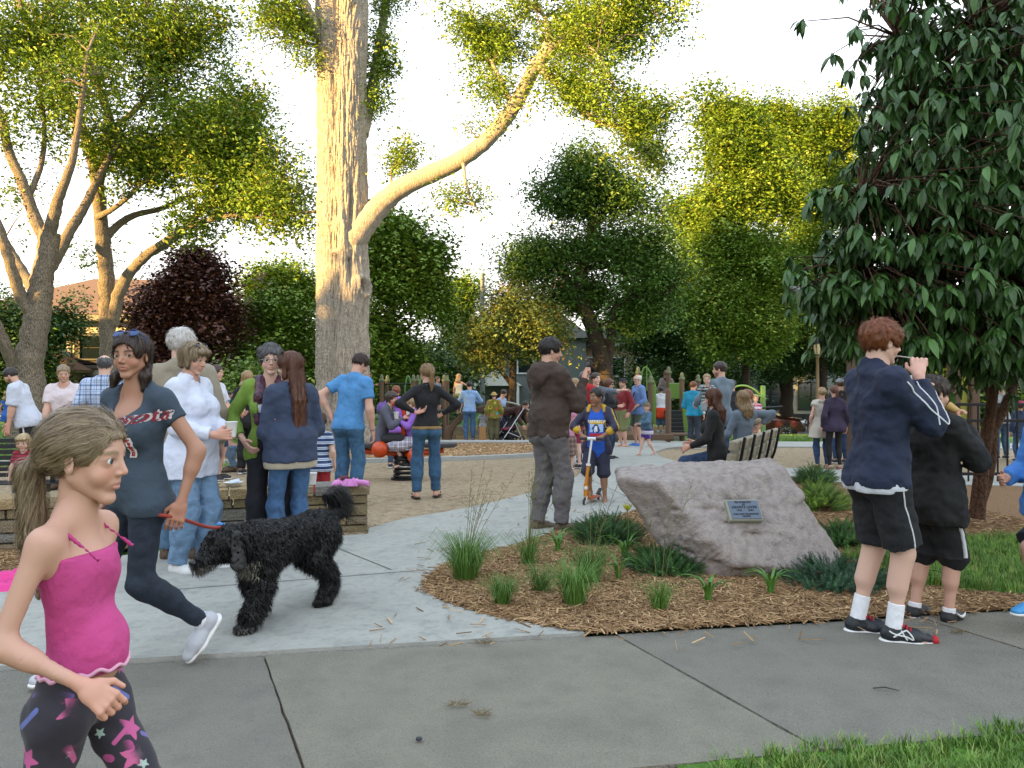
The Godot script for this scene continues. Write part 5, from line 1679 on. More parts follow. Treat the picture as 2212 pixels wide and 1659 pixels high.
# ---- buildings, play equipment, furniture, plants, small things -------------------------------------
func props() -> void:
	var steps := [stone_wall, boulder, bench, houses, cars, lamp_and_poles, iron_fence, play_left, play_right, climbers, spring_rider, stroller, plants, litter, dog]
	for f: Callable in steps: f.call()
func stone_wall() -> void:
	var front := [Vector2(-6.6,-6.12), Vector2(-5.4,-6.33), Vector2(-4.29,-6.6), Vector2(-3.5,-6.86), Vector2(-2.79,-7.12), Vector2(-2.1,-7.33), Vector2(-1.37,-7.52)]
	var o := thing("stone_wall","low seat wall of tan stone blocks with thick cap stones beside the sand","wall", Vector3.ZERO)
	var ms := []
	for c: Array in [["6b6352","8a7d66"],["7d7058","97886a"],["62605a","84827a"],["857455","a38e69"],["74694f","8f8263"]]:
		ms.append(surf([C(c[0]), C(c[1]), C(c[0]).lerp(C(c[1]),0.5)],0.05,1.3,0.95, bumps(0.08,12.0,512, ms.size() + 2),1.2))
	M.stones = ms
	var curve := []
	for p in smooth(front, 8): curve.append(p)
	var total := 0.0
	var cum := [0.0]
	for i in range(1, curve.size()):
		total += curve[i].distance_to(curve[i - 1])
		cum.append(total)
	var along := func(s: float) -> Vector2:
		for i in range(1, curve.size()):
			if s <= cum[i]: return curve[i - 1].lerp(curve[i], (s - cum[i - 1]) / (cum[i] - cum[i - 1]))
		return curve[-1]
	var y := -0.06
	for h: float in [0.12,0.085,0.115,0.085]:
		var s := 0.0
		while s < total - 0.01:
			var l := minf(rng.randf_range(0.2,0.5), total - s)
			if total - s - l < 0.12: l = total - s
			var a: Vector2 = along.call(s)
			var b: Vector2 = along.call(s + l)
			var mid := (a + b) * 0.5
			var dir := (b - a).normalized()
			var xf := Transform3D(Basis(Vector3.UP, atan2(-dir.y, dir.x)), V(mid.x, y + h * 0.5, mid.y) + V(dir.y, 0,-dir.x) * (0.16 + rng.randf_range(-0.008,0.008)))
			put("stone_block", rock_box(V(l - 0.006, h - 0.005,0.32),0.008), ms[rng.randi() % 5], o, xf)
			s += l
		y += h
	var s := -0.02
	while s < total + 0.01:
		var l := minf(rng.randf_range(0.3,0.46), total + 0.04 - s)
		var a: Vector2 = along.call(maxf(s, 0))
		var b: Vector2 = along.call(minf(s + l, total))
		var mid := (a + b) * 0.5
		var dir := (b - a).normalized()
		if a.distance_to(b) < 0.02: break
		var xf := Transform3D(Basis(Vector3.UP, atan2(-dir.y, dir.x)), V(mid.x, y + 0.05, mid.y) + V(dir.y, 0,-dir.x) * 0.16)
		put("cap_stone", rock_box(V(l - 0.005,0.1,0.40),0.016), ms[(rng.randi() % 3) + 1], o, xf)
		s += l
func rock_box(size: Vector3, amp: float) -> ArrayMesh:
	var s := st()
	s.set_smooth_group(-1)
	var h := size * 0.5
	var sh := rng.randf() * 50.0
	var f := func(p: Vector3) -> Vector3:
		var e := V(1,1,1)
		for k in 3:
			if absf(p[k]) > 0.98: e[k] = 1.0
		var q := p * h
		var c := 0
		for k in 3: c += int(absf(p[k]) > 0.98)
		if c >= 2:
			for k in 3: q[k] -= signf(p[k]) * minf(0.006, h[k] * 0.3)
		return q + V(noise.get_noise_3dv(q * 9.0 + Vector3.ONE * sh), noise.get_noise_3dv(q * 9.0 + Vector3.ONE * (sh + 9)) * 0.35, noise.get_noise_3dv(q * 9.0 + Vector3.ONE * (sh + 20))) * amp * (0.5 if c >= 2 else 1.0)
	for ax: int in [2,1,0]:
		var u := (ax + 1) % 3
		var w := (ax + 2) % 3
		for sg: float in [-1.0,1.0]:
			if (ax == 2 and sg < 0) or (ax == 1 and sg < 0): continue
			var nu := 4 if ax != 0 else 2
			var nw := 3 if ax != 0 else 2
			for i in nu:
				for j in nw:
					var q := []
					for k: Vector2 in [Vector2(0,0), Vector2(1,0), Vector2(1,1), Vector2(0,1)]:
						var p := Vector3.ZERO
						p[ax] = sg
						p[u] = -1.0 + 2.0 * (i + k.x) / nu
						p[w] = -1.0 + 2.0 * (j + k.y) / nw
						q.append(f.call(p))
					if sg > 0: q.reverse()
					quad(s, q[0], q[1], q[2], q[3])
	return done(s)
func boulder() -> void:
	var c := V(1.66,0.36,-6.0)
	var planes := [[V(-0.06,1.0,0.10), V(0,0.37,0)],[V(0.14,0.60,0.80), V(0.0,0.13,0.24)],[V(-0.74,-0.22,0.66), V(-0.46,0.10,0.26)],[V(0.80,0.52,0.15), V(0.62,0.06,0)],[V(0.92,-0.25,0.3), V(0.87,-0.26,0)],
		[V(0.1,0.25,-1.0), V(0,0,-0.52)],[V(0,-1,0), V(0,-0.46,0)],[V(0.05,-0.62,0.82), V(0.1,-0.24,0.50)],[V(-1.0,0.25,-0.1), V(-0.86,0.3,0)],[V(-0.75,-0.55,-0.1), V(-0.60,-0.08,0)],[V(0.5,0.62,0.62), V(0.42,0.22,0.14)]]
	var n := 240
	var m := 130
	var vs := PackedVector3Array()
	var ix := PackedInt32Array()
	var fine := FastNoiseLite.new()
	fine.frequency = 1.0
	fine.fractal_octaves = 4
	fine.seed = 8
	var crack := FastNoiseLite.new()
	crack.fractal_type = FastNoiseLite.FRACTAL_RIDGED
	crack.frequency = 1.0
	crack.fractal_octaves = 2
	for j in m + 1:
		var b := PI * j / m
		for i in n:
			var a := TAU * i / n
			var d := V(sin(b) * cos(a), cos(b), sin(b) * sin(a))
			var t := 0.0
			for p: Array in planes:
				var nn: Vector3 = p[0].normalized()
				var k := nn.dot(d) / nn.dot(p[1])
				if k > 0: t += pow(k, 34.0)
			var r := pow(t, -1.0 / 34.0)
			var q := d * r
			r += 0.03 * fine.get_noise_3dv(q * 2.2) + 0.022 * fine.get_noise_3dv(q * 7.0 + Vector3.ONE * 4.0) - 0.05 * pow(maxf(crack.get_noise_3dv(q * V(1.3,2.6,1.3) + V(5,1,2)),0),7.0)
			r -= 0.012 * floorf(fine.get_noise_3dv(q * 1.7 + V(0,7,0)) * 5.0) * 0.5
			vs.append(d * r)
	for j in m:
		for i in n:
			var i2 := (i + 1) % n
			ix.append_array([j * n + i, j * n + i2, (j + 1) * n + i2, j * n + i, (j + 1) * n + i2, (j + 1) * n + i])
	var arr := []
	arr.resize(Mesh.ARRAY_MAX)
	arr[Mesh.ARRAY_VERTEX] = vs
	arr[Mesh.ARRAY_INDEX] = ix
	var s := st()
	s.create_from(solid(arr),0)
	s.generate_normals()
	M.granite = detail(surf([C("7f7a79"), C("979290"), C("a8a29f"), C("b5b0ac"), C("8b8684")],0.025,0.9,0.95, bumps(0.09,9.0,512,31,5),0.45,6,17), tex(0.12,[C("8f8a88"), C("e8e2de"), C("c9c2be"), C("ffffff")],5,1024,18),1.3)
	var o := thing("boulder","big pinkish granite boulder with a small plaque on its sloping face","boulder", c)
	put("stone", s.commit(), M.granite, o)
	var nn := V(0.14,0.60,0.80).normalized()
	var xa := V(1,0,-0.14).normalized()
	xa = (xa - nn * xa.dot(nn)).normalized()
	var B := Basis(xa, nn.cross(xa), nn)
	var pl := thing("plaque","small grey metal memorial plaque in a pale frame set on the boulder","plaque", c + V(0.02,0.115,0.275))
	pl.basis = B
	put("frame", box(V(0.255,0.17,0.06),0.008), mc("8d9080",0.7,0.1), pl, O(0,0,-0.004))
	put("plate", box(V(0.232,0.148,0.012),0.002), mc("5a6472",0.42,0.4), pl, O(0,0,0.024))
	var ink := mc("232a33",0.6)
	for e: Array in [["IN MEMORY",0.052,0.016],["OF",0.034,0.013],["GRANTE LEVIN",0.010,0.020],["1942    -    2002",-0.013,0.014],["PARK AND NEIGHBORS",-0.042,0.013],["FRIENDS",-0.059,0.011]]:
		put("lettering", words(e[0], e[2]), ink, pl, O(0, e[1] - e[2] * 0.4,0.0315))
func words(t: String, high: float, deep := 0.002, font := "Droid Sans", bold := true) -> TextMesh:
	var m := TextMesh.new()
	m.text = t
	var f := SystemFont.new()
	f.font_names = [font]
	if bold: f.font_weight = 700
	m.font = f
	m.font_size = 32
	m.pixel_size = high / 23.0
	m.depth = deep
	m.vertical_alignment = VERTICAL_ALIGNMENT_BOTTOM
	return m
func bench() -> void:
	var plank := surf([C("6f6a5b"), C("8b8573"), C("9a9480")],0.03,1.0,0.8, null, 1.0,4,5, false)
	plank.uv1_scale = V(0.6,6,6)
	var iron := mc("111214",0.4,0.3)
	var a := V(2.18,0,-8.9)
	var b := V(3.55,0,-11.5)
	var dir := (b - a).normalized()
	var l := (b - a).length()
	var o := thing("park_bench","park bench of thick grey planks on curved black iron frames","bench", (a + b) * 0.5 + V(0, gy(-10.6),0), atan2(-dir.z, dir.x) + PI)
	for i in 3:
		var y := 0.47 + 0.145 * i
		put("back_plank", box(V(l, 0.115,0.07),0.012), plank, o, Transform3D(Basis(Vector3.RIGHT, -0.2), V(0, y, -0.24 - 0.03 * i)))
	for i in 4:
		put("seat_plank", box(V(l, 0.05,0.105),0.012), plank, o, Transform3D(Basis(Vector3.RIGHT, -0.06), V(0,0.41 + 0.006 * i, -0.13 + 0.125 * i)))
	for i in 5:
		var x := -l * 0.5 + 0.28 + (l - 0.56) * i / 4.0
		var s := st()
		var p := smooth([V(x, 0.84,-0.385), V(x, 0.62,-0.345), V(x, 0.45,-0.30), V(x, 0.35,-0.23), V(x, 0.345,-0.05), V(x, 0.36,0.26)],4)
		for k in p.size() - 1:
			var m: Vector3 = (p[k] + p[k + 1]) * 0.5
			var t: Vector3 = (p[k + 1] - p[k])
			box(V(0.05, t.length() + 0.012,0.03),0.003, Transform3D(Basis(Quaternion(Vector3.UP, t.normalized())), m), s)
		put("frame", done(s), iron, o)
		put("leg", tube([V(x, 0.34,-0.02), V(x, 0.15,-0.1), V(x, -0.05,-0.12)],[0.03,0.028,0.03],8), iron, o)
func siding(c: String, c2: String) -> StandardMaterial3D: return surf([C(c), C(c2), C(c)],0.03,0.4,0.9, bumps(0.2,3.0),0.5)
func window(o: Node3D, at3: Vector3, w: float, h: float, frame: Material, turn := 0.0, cols := 1) -> void:
	var X := Transform3D(Basis(Vector3.UP, turn), at3)
	var s := st()
	for e: Array in [[0, h * 0.5, w + 0.16,0.09],[0,-h * 0.5, w + 0.16,0.09]]: box(V(e[2], e[3],0.09),0.01, O(e[0], e[1],0.03), s)
	for i in cols + 1:
		box(V(0.08, h - 0.09,0.09),0.01, O(-w * 0.5 + w * i / cols, 0,0.03), s)
	var f := put("window", done(s), frame, o, X)
	if not M.has("glass"):
		M.glass = mc("1a2326",0.06)
		M.glass.metallic_specular = 0.7
	for i in cols:
		for k in 2:
			put("pane", box(V(w / cols - 0.08, h * 0.5 - 0.05,0.02),0.003), M.glass, f, O(-w * 0.5 + w * (i + 0.5) / cols, h * 0.25 * (1 if k else -1),0.006 + 0.012 * k))
func hip_roof(w: float, d: float, h: float, over: float, ridge: float) -> ArrayMesh:
	var s := st()
	s.set_smooth_group(-1)
	var x := w * 0.5 + over
	var z := d * 0.5 + over
	var r := ridge * 0.5
	var A := V(-x, 0, z); var B := V(x, 0, z); var Cc := V(x, 0,-z); var D := V(-x, 0,-z)
	var E := V(-r, h, 0); var G := V(r, h, 0)
	quad(s, A, E, G, B)
	quad(s, Cc, G, E, D)
	for t: Array in [[B, G, Cc],[D, E, A]]: for v: Vector3 in t: s.add_vertex(v)
	quad(s, A, B, Cc, D)
	return done(s)
func houses() -> void:
	var stucco := siding("a9a79b","bab8ad")
	var cream := siding("a8977a","b5a588")
	M.shingle = surf([C("4c3b30"), C("6b5342"), C("7d6350"), C("5a4638")],0.2,0.5,0.95, bumps(0.3,4.0),0.8)
	var darkwood := mc("3b352c",0.7)
	var trim := mc("5a564c",0.7)
	var o := thing("house","pale stucco house with brown hipped roof and bay windows at left","house", V(-23.6,-0.42,-48.0),0.12)
	put("wall", box(V(13.0,5.3,9.0),0.02), stucco, o, O(0.5,2.65,0))
	put("fascia", box(V(14.9,0.35,10.9),0.03), mc("8d8773",0.8), o, O(0.5,5.42,0))
	var rf := put("roof", hip_roof(13.0,9.0,2.6,1.0,4.5), M.shingle, o, O(0.5,5.6,0))
	put("chimney", box(V(0.8,1.8,0.8),0.03), mc("6b4a3c",0.9), rf, O(4.0,2.0,-0.5))
	put("bay", box(V(5.0,2.4,1.2),0.03), stucco, o, O(1.6,1.4,4.9))
	put("bay_ledge", box(V(5.3,0.2,1.4),0.03), trim, o, O(1.6,2.72,4.9))
	put("bay_window", box(V(4.6,1.7,0.9),0.03), darkwood, o, O(1.6,3.75,4.85))
	for x: float in [0.1,1.6,3.1]: window(o, V(x, 3.8,5.31),1.1,1.3, trim)
	for x: float in [-2.9,-4.1]: window(o, V(x, 3.75,4.51),1.0,1.5, darkwood, 0.0)
	put("belt_course", box(V(4.6,0.22,0.3),0.03), trim, o, O(-3.4,2.75,4.6))
	put("awning", box(V(2.8,0.12,0.9),0.03, Transform3D(Basis(Vector3.RIGHT, 0.3), Vector3.ZERO)), mc("3e4238",0.8), o, O(0.4,2.1,5.9))
	put("downpipe", tube([V(-1.15,0,4.62), V(-1.15,5.2,4.62)],[0.06],8), mc("3a4048",0.5), o)
	var arch := PackedVector2Array()
	for i in 13: arch.append(Vector2(cos(PI * i / 12.0) * 0.85,0.9 + sin(PI * i / 12.0) * 0.95))
	arch.append_array(PackedVector2Array([Vector2(-0.85,-0.6), Vector2(0.85,-0.6)]))
	put("arched_opening", extrude(arch, 0.06), mc("2c2f33",0.9), o, O(1.0,0.62,5.52))
	var g := thing("garage","low cream garage with brown roof and narrow wooden doors","garage", V(-26.3,-0.38,-43.0),0.1)
	put("wall", box(V(6.4,2.5,5.0),0.02), cream, g, O(0,1.25,0))
	put("roof", hip_roof(6.4,5.0,1.3,0.5,2.0), M.shingle, g, O(0,2.5,0))
	put("eave", box(V(7.3,0.16,5.9),0.02), mc("7d6a4c",0.8), g, O(0,2.44,0))
	for x: float in [-2.1,1.9]:
		var dr := put("door", box(V(0.95,2.0,0.08),0.02), mc("6f5a3c",0.7), g, O(x, 1.0,2.53))
		put("pane", box(V(0.5,0.3,0.02),0.003), M.glass, dr, O(0,0.6,0.045))
	put("trellis", box(V(0.7,1.9,0.06),0.02), mc("2e3038",0.8), g, O(3.0,1.3,2.55))
	var fe := thing("picket_fence","weathered board fence in front of the stucco house","fence", V(-20.6,-0.36,-40.5))
	for i in 16: put("plank", box(V(0.17,1.5,0.03),0.005), M.stones[i % 4], fe, O(-1.5 + 0.19 * i, 0.75,0))
	var gm := surf([C("5c6464"), C("6a7272"), C("60696a")],0.03,0.3,0.9)
	var white := mc("c9ccc8",0.6)
	var h := thing("house","grey clapboard house with white windows and gabled porch behind apple tree","house", V(1.2,-1.4,-52.0),-0.05)
	put("wall", box(V(7.0,5.6,7.0),0.02), gm, h, O(0,2.8,0))
	for i in 24: put("clapboard", box(V(7.04,0.225,0.05),0.004), gm, h, Transform3D(Basis(Vector3.RIGHT, 0.06), V(0,0.2 + 0.228 * i, 3.5)))
	put("roof", hip_roof(7.0,7.0,2.4,0.5,2.5), mc("45443f",0.95), h, O(0,5.6,0))
	for x: float in [-2.3,-0.2,1.2]: window(h, V(x, 4.2,3.56),0.95,1.5, white)
	for x: float in [0.6,2.3]: window(h, V(x, 1.5,3.56),0.9,1.6, white)
	var porch := PackedVector2Array([Vector2(-1.5,0), Vector2(1.5,0), Vector2(0,1.0)])
	put("porch_gable", extrude(porch, 1.6), white, h, O(-1.9,2.7,4.3))
	for x: float in [-3.2,-0.6]: put("porch_post", box(V(0.16,2.7,0.16),0.01), white, h, O(x, 1.35,5.0))
	put("door", box(V(0.95,2.1,0.06),0.01), mc("2c3236",0.6), h, O(-1.9,1.1,3.56))
	var t := thing("house","tan house half hidden left of the twisting dark elm","house", V(7.2,-1.4,-58.0))
	put("wall", box(V(6.0,5.4,6.0),0.02), siding("8d7d62","9c8b6e"), t, O(0,2.7,0))
	put("roof", hip_roof(6.0,6.0,2.0,0.6,2.0), mc("3d3a36",0.95), t, O(0,5.4,0))
	for x: float in [-1.8,0.2,1.9]: window(t, V(x, 4.0,3.03),0.9,1.3, white)
	var d := thing("house","white house with wide dark windows behind the lamp post","house", V(24.0,-1.4,-62.0),0.04)
	put("wall", box(V(14.0,5.8,8.0),0.02), siding("8f9590","a2a8a2"), d, O(0,2.9,0))
	put("roof", hip_roof(14.0,8.0,2.0,0.6,6.0), mc("2f2d2b",0.95), d, O(0,5.8,0))
	for x: float in [-5.2,-2.2,0.6,3.6]:
		window(d, V(x, 1.9,4.03),1.9,2.0, mc("26292b",0.7),0.0,2)
		window(d, V(x, 4.6,4.03),1.7,1.2, mc("26292b",0.7),0.0,2)
	var wl := thing("retaining_wall","long low stone wall at the foot of the white house","wall", V(22.0,-1.5,-53.0),0.0)
	for i in 26: put("stone_block", box(V(0.98,0.9,0.4),0.03), mc("3c3e3c",0.95) if i == 0 else wl.get_child(0).material_override, wl, O(-13.0 + i, 0.45,0))
	var tw := thing("block_wall","low tan block wall behind the arched climbers","wall", V(1.9, gy(-27.4) - 0.02,-27.35))
	for r in 3:
		for i in 20: put("stone_block", box(V(0.405,0.155,0.24),0.012), M.stones[(i * 3 + r) % 5], tw, O(-4.05 + 0.41 * i + 0.2 * (r % 2),0.08 + 0.16 * r, 0))

# ---- cars ------------------------------------------------------------------------------------------
func suv(label: String, where: Vector3, turn: float, paint: Color, plate: String) -> void:
	var o := thing("parked_car", label, "car", where, turn, "cars parked along the street")
	var body := mat(paint, 0.25,0.1)
	body.clearcoat_enabled = true
	body.clearcoat_roughness = 0.05
	var glass := mc("0e1518",0.05)
	glass.metallic_specular = 0.8
	var black := mc("17181a",0.7)
	var chrome := mc("c8ccd0",0.2,0.9)
	var side := smooth([Vector2(-2.25,0.45), Vector2(-2.28,0.95), Vector2(-2.2,1.05), Vector2(-1.95,1.58), Vector2(-1.7,1.66), Vector2(-0.2,1.69), Vector2(0.15,1.62), Vector2(0.95,1.08), Vector2(1.2,1.03), Vector2(1.95,0.93), Vector2(2.2,0.80), Vector2(2.27,0.5), Vector2(2.2,0.32)],4)
	var s := st()
	s.set_smooth_group(0)
	var half := func(y: float) -> float: return 0.90 - 0.05 * absf(y - 0.75) - 0.26 * maxf(y - 1.0,0.0)
	for i in side.size() - 1:
		var a: Vector2 = side[i]
		var b: Vector2 = side[i + 1]
		var rows := []
		for p: Vector2 in [a, b]:
			var h: float = half.call(p.y)
			var nose := 0.12 * clampf((absf(p.x) - 1.8) / 0.5,0,1)
			var row := []
			for k in 9:
				var z := -1.0 + k / 4.0
				row.append(V(p.x - signf(p.x) * nose * z * z, p.y + 0.04 * (1.0 - z * z) - 0.03 * pow(absf(z),6), z * (h - nose * 0.4)))
			rows.append(row)
		for k in 8: quad(s, rows[0][k], rows[0][k + 1], rows[1][k + 1], rows[1][k])
	for g: float in [-1.0,1.0]:
		for i in side.size() - 1:
			var a: Vector2 = side[i]
			var b: Vector2 = side[i + 1]
			for k in 6:
				var q := []
				for e: Array in [[a, k],[b, k],[b, k + 1],[a, k + 1]]:
					var p: Vector2 = e[0]
					var y := lerpf(0.32, p.y, e[1] / 6.0)
					var nose := 0.12 * clampf((absf(p.x) - 1.8) / 0.5,0,1)
					q.append(V(p.x - signf(p.x) * nose, y - (0.03 if e[1] == 6 else 0.0), g * (half.call(y) - nose * 0.4)))
				if g > 0: q.reverse()
				quad(s, q[0], q[1], q[2], q[3])
	put("body", done(s), body, o)
	var pane := func(called: String, pts: Array) -> void:
		var w := st()
		w.set_smooth_group(-1)
		quad(w, pts[0], pts[1], pts[2], pts[3])
		put(called, done(w), glass, o)
	pane.call("windscreen",[V(0.99,1.10,-0.80), V(0.24,1.60,-0.66), V(0.24,1.60,0.66), V(0.99,1.10,0.80)])
	pane.call("rear_window",[V(-2.02,1.56,-0.62), V(-2.25,1.10,-0.76), V(-2.25,1.10,0.76), V(-2.02,1.56,0.62)])
	for g: float in [-1.0,1.0]:
		for e: Array in [[0.78,0.12,-0.02,-0.02],[-0.08,-0.08,-1.02,-1.02],[-1.10,-1.10,-1.95,-1.72]]:
			var z0: float = half.call(1.08) + 0.012
			var z1: float = half.call(1.55) + 0.012
			pane.call("side_window",[V(e[0],1.08, g * z0), V(e[1],1.55, g * z1), V(e[3],1.55, g * z1), V(e[2],1.08, g * z0)])
		for x: float in [1.38,-1.35]:
			var wh := put("wheel", lathe([Vector2(0.2,-0.11), Vector2(0.33,-0.115), Vector2(0.35,-0.06), Vector2(0.35,0.06), Vector2(0.33,0.115), Vector2(0.2,0.11)],24), black, o, Transform3D(Basis(Vector3.RIGHT, PI * 0.5 * g), V(x, 0.35, g * 0.80)))
			var rim := st()
			for k in 7: box(V(0.04,0.02,0.19),0.005, Transform3D(Basis(Vector3.UP, TAU * k / 7.0), Vector3.ZERO) * O(0,0.1,0.11), rim)
			lathe([Vector2(0.05,0.10), Vector2(0.05,0.115), Vector2(0,0.115)],12, Transform3D(), rim)
			lathe([Vector2(0.19,0.09), Vector2(0.21,0.115), Vector2(0.23,0.10)],24, Transform3D(), rim)
			put("rim", done(rim), chrome, wh)
			put("wheel_arch", lathe([Vector2(0.37,-0.08), Vector2(0.42,-0.08), Vector2(0.42,0.105), Vector2(0.37,0.105)],24), black, o, Transform3D(Basis(Vector3.RIGHT, PI * 0.5 * g), V(x, 0.37, g * 0.81)))
		put("headlight", box(V(0.25,0.17,0.34),0.05), mc("d5dadd",0.1,0.2), o, Transform3D(Basis(Vector3.UP, -0.3 * g), V(2.08,0.80, g * 0.62)))
		put("tail_light", box(V(0.1,0.5,0.13),0.03), mc("a01712",0.2), o, O(-2.2,1.0, g * 0.74))
		put("mirror", box(V(0.1,0.16,0.22),0.04), body, o, O(0.72,1.1, g * 1.0))
		put("roof_rail", tube([V(-1.6,1.72, g * 0.62), V(-0.2,1.74, g * 0.62)],[0.02],6), black, o)
		put("sill", box(V(3.0,0.16,0.1),0.03), black, o, O(0,0.36, g * 0.88))
		put("door_handle", box(V(0.16,0.03,0.03),0.01), chrome, o, O(-0.25,0.98, g * 0.905))
	put("bumper", box(V(0.2,0.26,1.66),0.06), black, o, O(2.16,0.44,0))
	var gr := put("grille", box(V(0.06,0.2,0.7),0.02), black, o, O(2.22,0.78,0))
	for k in 3: put("grille_bar", box(V(0.03,0.03,0.68),0.008), chrome, gr, O(0.04,-0.07 + 0.07 * k, 0))
	put("badge", extrude(PackedVector2Array([Vector2(-0.06,-0.05), Vector2(-0.035,-0.05), Vector2(-0.03,-0.01), Vector2(0.03,-0.01), Vector2(0.035,-0.05), Vector2(0.06,-0.05), Vector2(0.05,0.06), Vector2(0.03,0.06), Vector2(0.026,0.02), Vector2(-0.026,0.02), Vector2(-0.03,0.06), Vector2(-0.05,0.06)]),0.02), chrome, gr, Transform3D(Basis(Vector3.UP, PI * 0.5), V(0.065,0.0,0)))
	put("licence_plate", box(V(0.02,0.15,0.32),0.004), mc("c5cdd6",0.5), o, O(2.27,0.47,0.1))
func cars() -> void:
	suv("dark red compact SUV parked on the street, nose towards the park", V(13.2,-1.36,-41.8),-0.42, C("3f0c12"),"")
	suv("black SUV parked ahead of the dark red one, behind the woman in white tunic", V(18.0,-1.25,-39.4),-0.42, C("0e0f12"),"")
	suv("silver car glimpsed behind the iron fence at right", V(28.5,-1.1,-35.2),-0.42, C("6c7478"),"")
func lamp_and_poles() -> void:
	var o := thing("street_lamp","tall park lamp with lantern head on a pale round post","lamp", at(1766,30))
	var tan := mc("7d6648",0.6,0.1)
	put("post", lathe([Vector2(0,0), Vector2(0.17,0), Vector2(0.17,0.12), Vector2(0.11,0.2), Vector2(0.10,0.5), Vector2(0.075,0.6), Vector2(0.06,2.2), Vector2(0.055,3.05), Vector2(0.09,3.08), Vector2(0.09,3.13), Vector2(0.0,3.13)],16), tan, o)
	var lan := put("lantern", lathe([Vector2(0.0,3.14), Vector2(0.09,3.14), Vector2(0.11,3.18), Vector2(0.0,3.18)],6), mc("2c2a26",0.5,0.4), o)
	put("glass", lathe([Vector2(0.105,3.18), Vector2(0.19,3.58)],6), mc("c9b48a",0.35), lan)
	put("roof", lathe([Vector2(0.21,3.575), Vector2(0.215,3.6), Vector2(0.13,3.72), Vector2(0.05,3.76), Vector2(0.04,3.8), Vector2(0.055,3.83), Vector2(0.02,3.87), Vector2(0.0,3.93)],6), mc("2c2a26",0.5,0.4), lan)
	for k in 6:
		var a := TAU * k / 6.0
		put("bar", tube([V(cos(a) * 0.11,3.17, sin(a) * 0.11), V(cos(a) * 0.197,3.59, sin(a) * 0.197)],[0.012],5), mc("2c2a26",0.5,0.4) if k == 0 else lan.material_override, lan)
	var p := thing("utility_pole","grey steel pole beside the grey house","pole", at(1042,44))
	put("post", lathe([Vector2(0.16,-0.1), Vector2(0.15,2.0), Vector2(0.12,9.0), Vector2(0,9.0)],14), mc("6f7370",0.6,0.2), p)
	put("cabinet", box(V(0.3,0.5,0.2),0.02), mc("5d615e",0.6), p, O(0,1.6,0.2))
	var s := thing("stop_sign","red octagonal stop sign behind the left play tower","sign", at(951,50))
	put("post", box(V(0.06,3.4,0.04),0.005), mc("6a6e6a",0.6,0.4), s, O(0,1.7,-0.03))
	var oc := PackedVector2Array()
	var oc2 := PackedVector2Array()
	for k in 8:
		oc.append(Vector2.from_angle(TAU * (k + 0.5) / 8.0) * 0.36)
		oc2.append(Vector2.from_angle(TAU * (k + 0.5) / 8.0) * 0.325)
	var fc := put("face", extrude(oc, 0.01), mc("c9c9c6",0.5), s, Transform3D(Basis(Vector3.UP, 0.5), V(0,3.25,0.02)))
	put("field", extrude(oc2,0.006), mc("8e1d20",0.5), fc, O(0,0,0.007))
	put("lettering", words("STOP",0.2,0.004), mc("d8d6d2",0.5), fc, O(0,-0.09,0.013))
	var h := thing("play_shelter","brown timber posts with a yellow panel behind the iron fence","shelter", at(2076,15.0))
	var brown := surf([C("4a382b"), C("5d4838"), C("52402f")],0.05,1.0,0.8, null, 1.0,4,6, false)
	for e: Array in [[-0.14,0.19],[0.24,0.17],[1.6,0.19],[-2.05,0.19]]: put("post", box(V(e[1],3.2, e[1]),0.02), brown, h, O(e[0],1.5,-0.2 if e[0] > 1 else 0.0))
	put("panel", box(V(0.22,2.9,0.06),0.02), mc("8c8a2e",0.6), h, O(0.06,1.5,-0.06))
	put("beam", box(V(4.2,0.22,0.16),0.02), brown, h, O(-0.2,3.0,0.02))
	put("roof", box(V(5.0,0.08,2.6),0.02, Transform3D(Basis(Vector3.RIGHT, 0.25), Vector3.ZERO)), mc("4d4f4b",0.8), h, O(-0.2,3.25,-0.4))
func iron_fence() -> void:
	var iron := mc("0d0d0f",0.45,0.4)
	var o := thing("iron_fence","black iron picket fence behind the twin-stemmed tree","fence", V(0, gy(-11.7),-11.7))
	for y: float in [0.14,0.93,1.17]: put("rail", box(V(5.2,0.045,0.03),0.004), iron, o, O(8.55, y, 0))
	var pk := box(V(0.022,1.16,0.022),0.003)
	for i in 36: put("picket", pk, iron, o, O(6.05 + 0.145 * i, 0.60,0))
	var ps := box(V(0.06,1.36,0.06),0.006)
	for x: float in [5.98,8.5,11.1]: put("post", ps, iron, o, O(x, 0.66,0))
func brown_post(o: Node3D, x: float, z: float, h: float, r := 0.075) -> void:
	if not M.has("recycled"):
		M.recycled = surf([C("4c3a2c"), C("5e4937"), C("6b5541")],0.05,1.2,0.75, null, 1.0,4,6, false)
		M.capmetal = mc("5d6243",0.5,0.2)
	var p := put("post", lathe([Vector2(0,-0.1), Vector2(r, -0.1), Vector2(r, h - 0.02), Vector2(0, h)],14), M.recycled, o, O(x, 0, z))
	put("cap", lathe([Vector2(r * 1.1, h - 0.12), Vector2(r * 1.25, h - 0.10), Vector2(r * 1.25, h - 0.04), Vector2(r * 0.7, h), Vector2(r * 0.85, h + 0.06), Vector2(r * 0.4, h + 0.12), Vector2(0, h + 0.13)],14), M.capmetal, p)
func arch_tube(o: Node3D, called: String, a: Vector3, top: Vector3, b: Vector3, r: float, m: Material) -> void:
	var pts := []
	for i in 15:
		var t := i / 14.0
		pts.append(a * (1 - t) * (1 - t) + (top * 2.0 - (a + b) * 0.5) * 2.0 * t * (1 - t) + b * t * t)
	put(called, tube(pts, [r],8), m, o)
